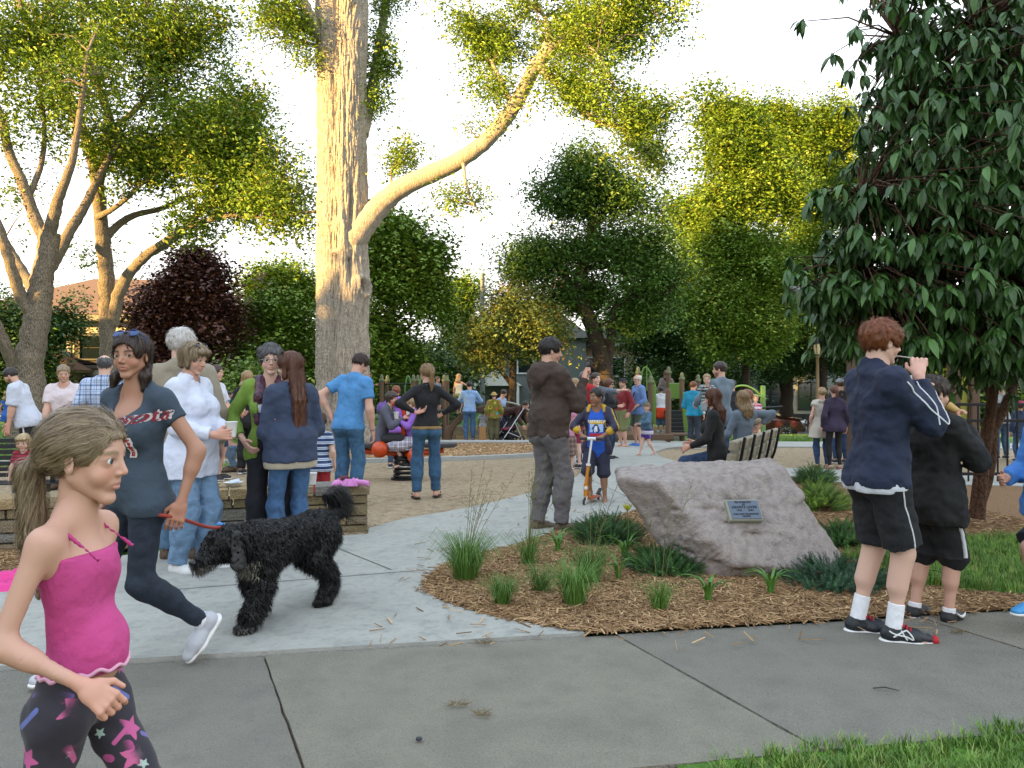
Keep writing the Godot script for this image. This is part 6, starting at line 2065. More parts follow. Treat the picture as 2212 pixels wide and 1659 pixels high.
func play_left() -> void:
	var o := thing("play_tower","brown-posted play deck with black railing left of the blonde woman","playground tower", at(860,26.5))
	for x: float in [-0.55,0.52,1.55]:
		for z: float in [0.0,-1.2]: brown_post(o, x, z, 2.05)
	put("deck", box(V(2.3,0.08,1.4),0.02), mc("3b3e35",0.8), o, O(0.5,0.95,-0.6))
	var iron := mc("17181a",0.5,0.3)
	for y: float in [1.08,1.86]: put("rail", tube([V(-0.48, y, 0), V(0.45, y, 0)],[0.025],8), iron, o)
	for i in 9: put("baluster", tube([V(-0.40 + 0.1 * i, 1.08,0), V(-0.40 + 0.1 * i, 1.86,0)],[0.009],6), iron, o)
	for i in 5: put("crossbar", tube([V(-0.48,1.2 + 0.13 * i, 0.0), V(0.45,1.2 + 0.13 * i, 0.0)],[0.008],6), iron, o)
	var green := mc("5d8a4a",0.5)
	arch_tube(o, "arch", V(0.62,0.95,-0.1), V(0.8,2.15,-0.2), V(1.0,0.95,-0.3),0.03, green)
	arch_tube(o, "arch", V(0.0,0.95,-1.25), V(0.17,2.15,-1.25), V(0.36,0.95,-1.25),0.03, green)
	put("panel", box(V(0.8,0.7,0.04),0.02), mc("4d5a3a",0.6), o, O(1.03,1.45,-1.2))
	for i in 4: put("step", box(V(0.7,0.06,0.24),0.01), iron, o, O(1.03,0.2 + 0.2 * i, 0.75 - 0.2 * i))
	var b := thing("notice_board","tan notice board on a grey pole left of the play deck","sign", at(781,23))
	put("post", tube([V(0,-0.1,0), V(0,1.75,0)],[0.03],8), mc("777b7a",0.5,0.3), b)
	put("board", box(V(0.26,0.42,0.03),0.006), mc("7a6a4a",0.7), b, O(-0.03,1.6,0.04))
func play_right() -> void:
	var d := 24.0
	var lime := mc("587a2a",0.5)
	var black := mc("1d1e1f",0.85)
	var s := F / d
	var X := func(px: float) -> float: return (px - 1428.0) / s
	var o := thing("climbing_tower","play tower with brown posts, lime panels and black stepped climbing wall","playground tower", at(1428, d))
	for e: Array in [[1392,-1.2,2.15],[1405,0.0,1.85],[1457,-0.9,2.15],[1473,0.0,1.95],[1528,-1.2,1.9]]: brown_post(o, X.call(e[0]), e[1], e[2])
	put("post", lathe([Vector2(0,-0.1), Vector2(0.085,-0.1), Vector2(0.085,1.5), Vector2(0.07,1.56), Vector2(0.03,1.6), Vector2(0,1.605)],16), M.recycled, o, O(X.call(1431),0,0.9))
	arch_tube(o, "arch", V(X.call(1390),1.75,-0.5), V(X.call(1403),2.22,-0.5), V(X.call(1430),1.3,-0.5),0.03, lime)
	put("brace", tube([V(X.call(1403),1.5,-0.5), V(X.call(1403),2.3,-0.5)],[0.025],8), lime, o)
	put("panel", box(V(0.16,1.2,0.05),0.02), lime, o, O(X.call(1412),1.1,-0.05))
	put("panel", box(V(0.24,1.25,0.05),0.02), lime, o, O(X.call(1481),0.85,0.1))
	put("panel", box(V(0.35,0.5,0.05),0.02), lime, o, O(X.call(1464),1.5,-0.5))
	for i in 6: put("rubber_step", box(V(0.52,0.12,0.16),0.02), black, o, Transform3D(Basis(Vector3.RIGHT, 0.1), V(X.call(1454),0.28 + 0.115 * i, 0.35 - 0.07 * i)))
	put("deck", box(V(1.5,0.08,1.2),0.02), mc("3b3e35",0.8), o, O(X.call(1440),0.72,-0.8))
	put("platform", box(V(1.5,0.07,0.5),0.02), M.recycled, o, O(X.call(1470),0.24,0.75))
	for x: float in [1440.0,1462.0,1490.0,1512.0]: put("leg", lathe([Vector2(0,-0.2), Vector2(0.07,-0.2), Vector2(0.07,0.21), Vector2(0,0.21)],12), M.recycled, o, O(X.call(x),0,0.75))
	var b := thing("balance_beam","low brown timber beam across the edge of the plaza","balance beam", at(1388,22.5))
	put("beam", box(V(1.75,0.17,0.14),0.02), M.recycled, b, O(0,0.18,0))
	for x: float in [-0.75,0.0,0.75]: put("leg", box(V(0.1,0.2,0.1),0.01), M.recycled, b, O(x, 0.0,-0.02))
	var h := thing("green_hoops","pale green arched tubes right of the man holding a toddler","climbing frame", at(1590,25))
	var pale := mc("5f8547",0.5)
	arch_tube(h, "arch", V(-0.6,1.2,0), V(0.1,1.72,0), V(0.75,1.45,0),0.03, pale)
	arch_tube(h, "arch", V(-0.6,1.0,0.3), V(0.2,1.42,0.3), V(0.85,1.3,0.3),0.03, pale)
	put("post", box(V(0.14,1.75,0.14),0.02), pale, h, O(0.82,0.85,0.1))
	put("spinner", tube([V(0.3,1.0,0.5), V(1.3,1.08,0.5)],[0.03],8), mc("151617",0.5), h)
	brown_post(h, -0.7,0.1,1.5)
func climbers() -> void:
	var s := F / 23.6
	var o := thing("arch_climber","brown arched ladder climber with round rungs behind the wood chips","climbing frame", at(1064,23.7))
	if not M.has("recycled"): brown_post(o, 0,0,0.1)
	var band := func(z: float) -> ArrayMesh:
		var t := st()
		var prev := Vector3.ZERO
		for i in 21:
			var a := PI * i / 20.0
			var p := V(-cos(a) * 1.36, sin(a) * 0.98, z)
			if i > 0:
				var dv := p - prev
				box(V(0.06, dv.length() + 0.02,0.17),0.008, Transform3D(Basis(Quaternion(Vector3.UP, dv.normalized())) * Basis(Vector3.UP, PI * 0.5), (p + prev) * 0.5), t)
			prev = p
		return done(t)
	for z: float in [0.0,-0.75]: put("rail", band.call(z), M.recycled, o)
	for i in range(2,19):
		var a := PI * i / 20.0
		var p := V(-cos(a) * 1.36, sin(a) * 0.98,0)
		put("rung", tube([p, p + V(0,0,-0.75)],[0.028],8), mc("9a9c98",0.4,0.5) if i == 2 else o.get_child(2).material_override, o)
	var h := thing("arch_rail","thin grey arched handrail above the ladder climber","handrail", at(1078,25.5))
	arch_tube(h, "rail", V(-1.1,0.55,0), V(0.1,1.22,0), V(1.35,0.65,0),0.032, mc("8b8f88",0.4,0.3))
	for x: float in [-1.02,1.28]: put("post", tube([V(x, -0.1,0), V(x, 0.68,0)],[0.03],8), mc("7a7d77",0.4,0.3), h)
	var b := thing("arched_bridge","dark arched net bridge right of the stroller","climbing frame", at(1150,26))
	arch_tube(b, "rail", V(-1.1,0.5,0), V(0.2,1.0,0), V(1.6,0.6,0),0.035, mc("141518",0.5))
	arch_tube(b, "rail", V(-1.1,0.4,-0.7), V(0.2,0.86,-0.7), V(1.6,0.5,-0.7),0.035, mc("a85a24",0.5))
	for i in 9: put("rung", tube([V(-0.9 + 0.28 * i, 0.62 + 0.3 * sin(PI * (i + 1) / 11.0),0), V(-0.9 + 0.28 * i, 0.5 + 0.3 * sin(PI * (i + 1) / 11.0),-0.7)],[0.02],6), M.recycled, b)
func spring_rider() -> void:
	var o := thing("spring_rider","orange two-seat spring rider on a thick black coil spring in the sand","spring rider", at(872,12.3),0.0)
	var orange := mc("b8400f",0.35)
	var black := mc("18191b",0.4,0.4)
	var pts := []
	for i in 85:
		var t := i / 84.0
		pts.append(V(cos(t * TAU * 5.0) * 0.145,0.03 + t * 0.34, sin(t * TAU * 5.0) * 0.145))
	put("spring", tube(pts, [0.024],8), black, o)
	put("base_plate", lathe([Vector2(0,0), Vector2(0.2,0), Vector2(0.2,0.03), Vector2(0,0.03)],20), black, o)
	put("frame", tube(smooth([V(-0.62,0.44,0), V(-0.3,0.42,0), V(0,0.40,0), V(0.36,0.42,0), V(0.62,0.46,0)],4),[0.05],10), orange, o)
	put("mast", tube(smooth([V(0,0.4,0), V(0.0,0.8,0.02), V(0.02,1.02,0.02), V(-0.05,1.16,0.02), V(-0.16,1.18,0.02)],4),[0.04],10), orange, o)
	put("footrest_ball", lathe([Vector2(0,-0.13), Vector2(0.05,-0.12), Vector2(0.092,-0.092), Vector2(0.12,-0.05), Vector2(0.13,0), Vector2(0.12,0.05), Vector2(0.092,0.092), Vector2(0.05,0.12), Vector2(0,0.13)],20), orange, o, O(0.23,0.39,0.34))
	put("footrest_ball", lathe([Vector2(0,-0.13), Vector2(0.05,-0.12), Vector2(0.092,-0.092), Vector2(0.12,-0.05), Vector2(0.13,0), Vector2(0.12,0.05), Vector2(0.092,0.092), Vector2(0.05,0.12), Vector2(0,0.13)],20), orange, o, O(-0.34,0.48,0.2))
	put("footrest", tube([V(0.23,0.39,0.34), V(0.0,0.39,0.0), V(0.0,0.39,-0.3)],[0.035],8), orange, o)
	for x: float in [-0.6,0.55]: put("seat", lathe([Vector2(0,0), Vector2(0.2,0.0), Vector2(0.235,0.03), Vector2(0.225,0.07), Vector2(0,0.075)],22, Transform3D(Basis.from_scale(V(1.25,1,0.9)), Vector3.ZERO)), mc("3d4145",0.6), o, O(x, 0.5,0))
func stroller() -> void:
	var o := thing("stroller","folding stroller with silver frame and dark red seat","stroller", at(1102,23.2),0.5)
	var al := mc("b9bdc0",0.35,0.7)
	var dark := mc("1b1b20",0.85)
	for z: float in [-0.22,0.22]:
		put("frame_bar", tube([V(-0.36,0.08, z), V(0.36,1.02, z)],[0.014],7), al, o)
		put("frame_bar", tube([V(0.28,0.08, z), V(0.02,0.62, z)],[0.014],7), al, o)
		put("frame_bar", tube([V(-0.2,0.3, z), V(0.27,0.12, z)],[0.012],7), al, o)
		for x: float in [-0.38,0.28]:
			put("wheel", lathe([Vector2(0.05,-0.02), Vector2(0.085,-0.02), Vector2(0.09,0), Vector2(0.085,0.02), Vector2(0.05,0.02)],16), dark, o, Transform3D(Basis(Vector3.RIGHT, PI * 0.5), V(x, 0.09, z)))
	put("handle", tube([V(0.36,1.02,-0.22), V(0.42,1.05,0), V(0.36,1.02,0.22)],[0.018],8), dark, o)
	put("seat", box(V(0.42,0.03,0.38),0.01), mc("6a1f35",0.85), o, Transform3D(Basis(Vector3.BACK, 0.25), V(-0.05,0.42,0)))
	put("seat_back", box(V(0.6,0.03,0.40),0.01), dark, o, Transform3D(Basis(Vector3.BACK, 0.92), V(0.16,0.66,0)))
	put("basket", box(V(0.4,0.16,0.36),0.03), dark, o, O(0.05,0.2,0))
	var b := thing("bag","big dark shoulder bag standing beside the stroller","bag", at(1078,23.5))
	put("bag_body", box(V(0.34,0.5,0.26),0.1), dark, b, O(0,0.33,0))
	put("strap", tube(smooth([V(-0.1,0.5,0), V(-0.05,0.75,0), V(0.05,0.75,0), V(0.1,0.5,0)],4),[0.015],6), dark, b)

# ---- plants of the bed ------------------------------------------------------------------------------
func grass_clump(X: float, Y: float, h: float, n: int, label: String, fine := 1.0, seeds := 0, lean := Vector3.ZERO) -> void:
	var p := gp(X, Y)
	var o := thing("ornamental_grass", label, "grass", V(p.x, gy(p.y) + 0.02, p.y),0.0,"grass clumps in the bed")
	var s := st()
	s.set_smooth_group(-1)
	for i in n:
		var a := rng.randf() * TAU
		var r := rng.randf() * 0.05 * h / 0.3
		var b := V(cos(a),0, sin(a))
		var l := h * 0.82 * rng.randf_range(0.5,1.15)
		var out := b * l * rng.randf_range(0.15,0.95) + lean * l
		var p0 := b * r
		var p1 := p0 + out * 0.28 + Vector3.UP * l * 0.55
		var p2 := p0 + out * 0.7 + Vector3.UP * l * 0.82
		var p3 := p0 + out * 1.05 + Vector3.UP * l * (0.86 - 0.45 * out.length() / l)
		var w := V(-b.z, 0, b.x).rotated(Vector3.UP, rng.randf_range(-0.8,0.8)) * 0.0016 * fine
		for q: Array in [[p0, p1,1.0,1.0],[p1, p2,1.0,0.7]]:
			quad(s, q[0] - w * q[2], q[1] - w * q[3], q[1] + w * q[3], q[0] + w * q[2])
		for v: Vector3 in [p2 - w * 0.7, p3, p2 + w * 0.7]: s.add_vertex(v)
	var m := mat(C("40621f").lerp(C("5c8434"), rng.randf()),0.6)
	m.backlight_enabled = true
	m.backlight = Color(0.06,0.1,0.02)
	put("foliage", done(s), m, o).set_meta("kind","stuff")
	if seeds > 0:
		var t := st()
		for i in seeds:
			var a := rng.randf() * TAU
			var l := rng.randf_range(0.55,0.85)
			var out := V(cos(a),0, sin(a)) * l * rng.randf_range(0.05,0.35) + V(0.12,0,0)
			var tip := out + Vector3.UP * l
			tube([Vector3.ZERO, out * 0.35 + Vector3.UP * l * 0.5, tip],[0.0022,0.0018,0.001],4, t, false)
			for k in 9:
				var q := (out * 0.35 + Vector3.UP * l * 0.5).lerp(tip, 0.3 + 0.08 * k)
				var e := q + V(rng.randf_range(-1,1), rng.randf_range(0.3,1.2), rng.randf_range(-1,1)) * 0.05 * (1.1 - 0.09 * k)
				tube([q, e],[0.001,0.0022],3, t, false)
		put("seed_stalks", done(t), mc("6b6a3c",0.8), o).set_meta("kind","stuff")
func juniper(X: float, Y: float, r: float, h: float, label: String, c1: String, c2: String) -> void:
	var p := gp(X, Y)
	var o := thing("juniper", label, "shrub", V(p.x, gy(p.y) + 0.02, p.y),0.0,"low evergreen shrubs in the bed")
	if not LEAF.has("needle"):
		var s := st()
		s.set_smooth_group(-1)
		for i in 46:
			var t := i / 46.0
			var a := i * 2.4
			var b := V(0,0, t * 0.17)
			var e := b + V(cos(a), sin(a),0.9) * 0.032 * (1.15 - t * 0.7)
			var w := V(-sin(a), cos(a),0) * 0.0032
			for v: Vector3 in [b - w, b + w, e]: s.add_vertex(v)
		LEAF.needle = done(s)
	var xs := []
	var cs := []
	var tw := st()
	for i in int(520 * r / 0.35):
		var a := rng.randf() * TAU
		var u := pow(rng.randf(),0.55)
		var up := sqrt(maxf(1.0 - u * u, 0.0)) * rng.randf_range(0.25,1.0)
		var q := V(cos(a) * u * r, 0.03 + h * up * 0.85 + 0.02 * sin(a * 5.0), sin(a) * u * r)
		q += V(rng.randfn(), rng.randfn() * 0.5, rng.randfn()) * 0.02
		var dir := (V(cos(a) * (0.3 + u),0.55 + 0.5 * up, sin(a) * (0.3 + u)) + V(rng.randfn(), rng.randfn(), rng.randfn()) * 0.25).normalized()
		xs.append(Transform3D(Basis.looking_at(-dir, V(0.1,1,0.2)).scaled(Vector3.ONE * rng.randf_range(0.6,1.2) * (0.75 + 0.12 * h / 0.3)), q - dir * 0.08))
		cs.append(C(c1).lerp(C(c2), rng.randf()).srgb_to_linear())
		if i % 24 == 0: tube([V(0,0.02,0), q * 0.5 + Vector3.UP * 0.03, q],[0.008,0.006,0.003],5, tw, false)
	put("branches", done(tw), mc("4d3b28",0.9), o)
	many("foliage", LEAF.needle, tinted(0.6), xs, o, cs)
func daylily(X: float, Y: float, h: float, n: int, label: String, c := "3f6b22", flower := false) -> void:
	var p := gp(X, Y)
	var o := thing("daylily", label, "plant", V(p.x, gy(p.y) + 0.02, p.y),0.0,"strap-leaved plants in the bed")
	var ms := []
	for k in 3:
		var m := mat(C(c).lerp(C("6f9a3a"),0.2 * k),0.45)
		m.backlight_enabled = true
		m.backlight = Color(0.05,0.09,0.015)
		ms.append(m)
	for i in n:
		var s := st()
		s.set_smooth_group(-1)
		var a := TAU * i / n + rng.randf_range(-0.5,0.5)
		var b := V(cos(a),0, sin(a))
		var l := h * rng.randf_range(0.8,1.3)
		var side := V(-b.z, 0, b.x) * 0.011
		var prev := []
		for k in 7:
			var t := k / 6.0
			var c2 := b * l * (0.06 + 0.62 * t * t * 0.95) + Vector3.UP * l * (1.5 * t - 0.95 * t * t) * 0.95
			var w := side * sin(PI * (0.18 + 0.80 * t)) * (1.0 - t * 0.35)
			var row := [c2 - w + Vector3.UP * 0.004, c2, c2 + w + Vector3.UP * 0.004]
			if k > 0: for q in 2: quad(s, prev[q], row[q], row[q + 1], prev[q + 1])
			prev = row
		put("leaf", done(s), ms[i % 3], o)
	if flower:
		put("flower_stem", tube([Vector3.ZERO, V(0.03, h * 0.8,0), V(0.02, h * 1.35,0)],[0.005,0.004,0.003],5), ms[1], o)
		for k in 5: put("bud", lathe([Vector2(0,0), Vector2(0.009,0.02), Vector2(0.008,0.05), Vector2(0,0.07)],7), mc("a8a833",0.5), o, Transform3D(Basis.from_euler(V(0.6 * sin(k * 1.3), k * 1.26,0.6 * cos(k * 1.3))), V(0.02, h * 1.3,0)))
func plants() -> void:
	grass_clump(1005,1262,0.46,620,"broad fine-leaved grass clump at the left point of the mulch bed",1.0,9)
	grass_clump(1142,1228,0.34,200,"upright grass clump at the path edge with tall seed stalks",1.0,10)
	grass_clump(1085,1318,0.27,260,"small grass clump near the front curve of the path",1.1,0)
	grass_clump(1240,1318,0.36,420,"largest dense grass clump at the front of the bed",1.2,0)
	grass_clump(1275,1268,0.38,320,"tall grass clump just behind the largest one",1.1,4)
	grass_clump(1170,1290,0.28,170,"thin bluish grass clump between two bigger ones",1.0,0)
	grass_clump(1425,1328,0.26,170,"single small grass clump in front of the boulder's left",1.1,3)
	grass_clump(1945,1240,0.34,150,"grass clump behind the red-haired teenager's legs",1.4,0)
	juniper(1312,1175,0.30,0.24,"green juniper at the boulder's left end by the path","24461d","3f6b2a")
	juniper(1440,1240,0.32,0.16,"low juniper spreading at the foot of the boulder","24461d","3f6b2a")
	juniper(1800,1270,0.36,0.15,"blue-green juniper at the boulder's right foot","22402a","3a6440")
	juniper(1822,1185,0.26,0.2,"juniper behind the boulder's right shoulder","2a4a1c","4a7a2a")
	juniper(1762,1048,0.30,0.26,"small dark shrub at the back edge of the bed","2c4a1c","4e7a2c")
	juniper(1772,1105,0.32,0.32,"yellow-green leafy shrub behind the boulder","486a1e","7d9a30")
	daylily(1205,1200,0.26,11,"young daylily beside the path below the man in brown")
	daylily(1350,1218,0.30,11,"daylily with yellow buds left of the boulder","3f6b22", true)
	daylily(1335,1262,0.24,9,"thin daylily behind the big grass clump")
	daylily(1530,1310,0.25,14,"daylily in front of the boulder's overhang")
	daylily(1665,1295,0.24,12,"daylily at the boulder's right front corner")
	daylily(1985,1195,0.3,10,"daylily between the two standing boys")
	daylily(2052,1283,0.2,9,"small daylily at the lawn edge behind the younger boy")
	daylily(2082,1140,0.16,12,"pale variegated hosta at the foot of the twin-stemmed tree","8f9a4e")

# ---- small things ------------------------------------------------------------------------------------
func cup(label: String, where: Vector3, B := Basis.IDENTITY, h := 0.1, fill := "") -> void:
	var o := thing("paper_cup", label, "cup", where)
	o.basis = B
	put("cup_wall", lathe([Vector2(0,0.004), Vector2(h * 0.30,0.0), Vector2(h * 0.42, h), Vector2(h * 0.44, h + 0.002), Vector2(h * 0.44, h + 0.006), Vector2(h * 0.40, h + 0.004), Vector2(h * 0.285,0.008), Vector2(0,0.008)],22), M.whiterubber, o)
	if fill: put("filling", lathe([Vector2(h * 0.38, h * 0.82), Vector2(h * 0.25, h * 0.93), Vector2(0, h * 0.97)],18), mat(C(fill),0.6), o)
func cloth_heap(called: String, label: String, where: Vector3, size: Vector3, c: Color, cat := "jacket") -> Node3D:
	var o := thing(called, label, cat, where)
	var s := st()
	s.set_smooth_group(0)
	var n := 40
	var m := 24
	var sh := float(hash(label) % 30)
	var f := func(i: int, j: int) -> Vector3:
		var u := i / float(n) * 2.0 - 1.0
		var v := j / float(m) * 2.0 - 1.0
		var edge := clampf((1.0 - maxf(absf(u), absf(v))) * 5.0,0,1)
		var p := V(u * size.x * (1.0 + 0.14 * noise.get_noise_2d(v * 2.0 + sh, u)),0, v * size.z * (1.0 + 0.2 * noise.get_noise_2d(u * 2.5 + sh, v)))
		var y := absf(noise.get_noise_2d(u * 1.6 + v * 0.8 + sh, v * 2.2)) * 1.3 + 0.35 * absf(noise.get_noise_2d(u * 5.0 + sh, v * 5.0 - u * 2.0)) + 0.22
		p.y = size.y * y * edge
		return p
	for i in n:
		for j in m: quad(s, f.call(i, j), f.call(i, j + 1), f.call(i + 1, j + 1), f.call(i + 1, j))
	var k := mat(c, 0.85)
	k.rim_enabled = true
	k.rim = 0.3
	put("fabric", done(s), k, o)
	return o
func litter() -> void:
	cup("white paper cup standing on the stone wall beside the striped boy", V(-1.90,0.445,-7.50), Basis.IDENTITY, 0.105)
	for e: Array in [["tan paper bowl on the wall behind the woman in white",-2.78,-7.28,"9b8e72"],["white paper bowl on the wall, right of the tan one",-2.60,-7.36,"c9c9c4"]]:
		var o := thing("paper_bowl", e[0],"bowl", V(e[1],0.445, e[2]))
		put("bowl_wall", lathe([Vector2(0,0.0), Vector2(0.05,0.0), Vector2(0.085,0.035), Vector2(0.09,0.04), Vector2(0.08,0.036), Vector2(0.045,0.006), Vector2(0,0.006)],22), mat(C(e[3]),0.7), o)
		put("napkin", box(V(0.09,0.015,0.07),0.005, Transform3D(Basis.from_euler(V(0.3,0.4,0.2)), Vector3.ZERO)), mc("b9c4d2",0.8), o, O(0.01,0.045,0))
	var j := cloth_heap("child_jacket","small pink jacket draped over the right end of the stone wall", V(-1.56,0.447,-7.44), V(0.12,0.055,0.1), C("c77fb8"))
	put("sleeve", tube(smooth([V(-0.07,0.03,0.08), V(-0.08,0.02,0.17), V(-0.075,-0.06,0.19), V(-0.08,-0.1,0.185)],4),[0.03,0.032,0.03],10), mc("c77fb8",0.85), j)
	put("sleeve", tube(smooth([V(0.07,0.03,0.02), V(0.15,0.03,0.05), V(0.22,0.02,0.07)],4),[0.028,0.03,0.026],10), mc("c77fb8",0.85), j)
	put("lining", box(V(0.1,0.03,0.08),0.02), mc("4a1526",0.8), j, Transform3D(Basis.from_euler(V(0.2,0.5,0.1)), V(-0.03,0.065,-0.02)))
	var k := cloth_heap("sweatshirt","bright pink sweatshirt with white print lying on mulch by the wall", V(-3.62,0.03,-5.35), V(0.48,0.085,0.2), C("cf3a86"),"sweatshirt")
	k.rotation.y = 0.18
	put("sleeve", tube(smooth([V(0.28,0.06,-0.08), V(0.42,0.09,-0.12), V(0.52,0.1,-0.08), V(0.55,0.05,0.02)],4),[0.055,0.06,0.055],12), mc("cf3a86",0.85), k)
	put("print", box(V(0.2,0.012,0.05),0.004, Transform3D(Basis.from_euler(V(0.15,0.1,0.05)), Vector3.ZERO)), mc("c9c0cf",0.8), k, O(-0.2,0.085,0.06))
	for e: Array in [[1045,1398,"dry grass tuft at the seam between old and new concrete"],[987,1534,"brown dry leaf scrap on the grey sidewalk, the larger of two"],[1043,1554,"brown dry leaf scrap on the grey sidewalk, the smaller of two"],[2072,1375,"tuft of dry pine straw beside the boy's black shoe"],[1910,1498,"dry twig on the sidewalk below the teenager"],[905,1610,"dark pebble near the bottom edge of the sidewalk"]]:
		var p := gp(e[0], e[1])
		var twig: bool = e[2].begins_with("dry twig")
		var peb: bool = e[2].begins_with("dark")
		var o := thing("twig" if twig else "pebble" if peb else "dry_tuft", e[2],"twig" if twig else "pebble" if peb else "dry leaf", V(p.x, 0.02, p.y))
		if twig: put("stick", tube([V(-0.05,0.004,0), V(0,0.012,0.01), V(0.055,0.004,0.03)],[0.003,0.003,0.002],6), mc("3a332a",0.9), o)
		elif peb: put("stone", lathe([Vector2(0,0), Vector2(0.013,0.002), Vector2(0.012,0.009), Vector2(0,0.012)],9), mc("2c3038",0.8), o)
		else:
			var s := st()
			for i in 26:
				var a := V(rng.randf_range(-0.04,0.04),0.004, rng.randf_range(-0.025,0.025))
				tube([a, a + V(rng.randf_range(-0.04,0.04), rng.randf_range(0.003,0.022), rng.randf_range(-0.03,0.03))],[0.0016,0.0008],4, s, false)
			put("straw", done(s), mc("6b5a34",0.9), o)
	var b := thing("metal_bench","black perforated metal bench with curved arm at the left edge","bench", V(-5.55, gy(-8.6),-8.6),0.15)
	var iron := mc("14171b",0.45,0.4)
	for i in 7: put("slat", box(V(1.5,0.045,0.01),0.003), iron, b, Transform3D(Basis(Vector3.RIGHT, -0.12), V(-0.1,0.42 + 0.062 * i, -0.007 * i)))
	for i in 6: put("seat_slat", box(V(1.5,0.01,0.05),0.003), iron, b, O(-0.1,0.36,0.05 + 0.065 * i))
	put("arm", tube(smooth([V(0.62,0.36,0.3), V(0.62,0.62,0.28), V(0.64,0.98,0.1), V(0.7,1.02,-0.02), V(0.72,0.8,-0.08), V(0.66,0.4,-0.05)],5),[0.024],8), iron, b)
	for x: float in [-0.8,0.6]:
		for z: float in [0.0,0.36]: put("leg", tube([V(x, -0.05, z), V(x, 0.36, z)],[0.022],8), iron, b)

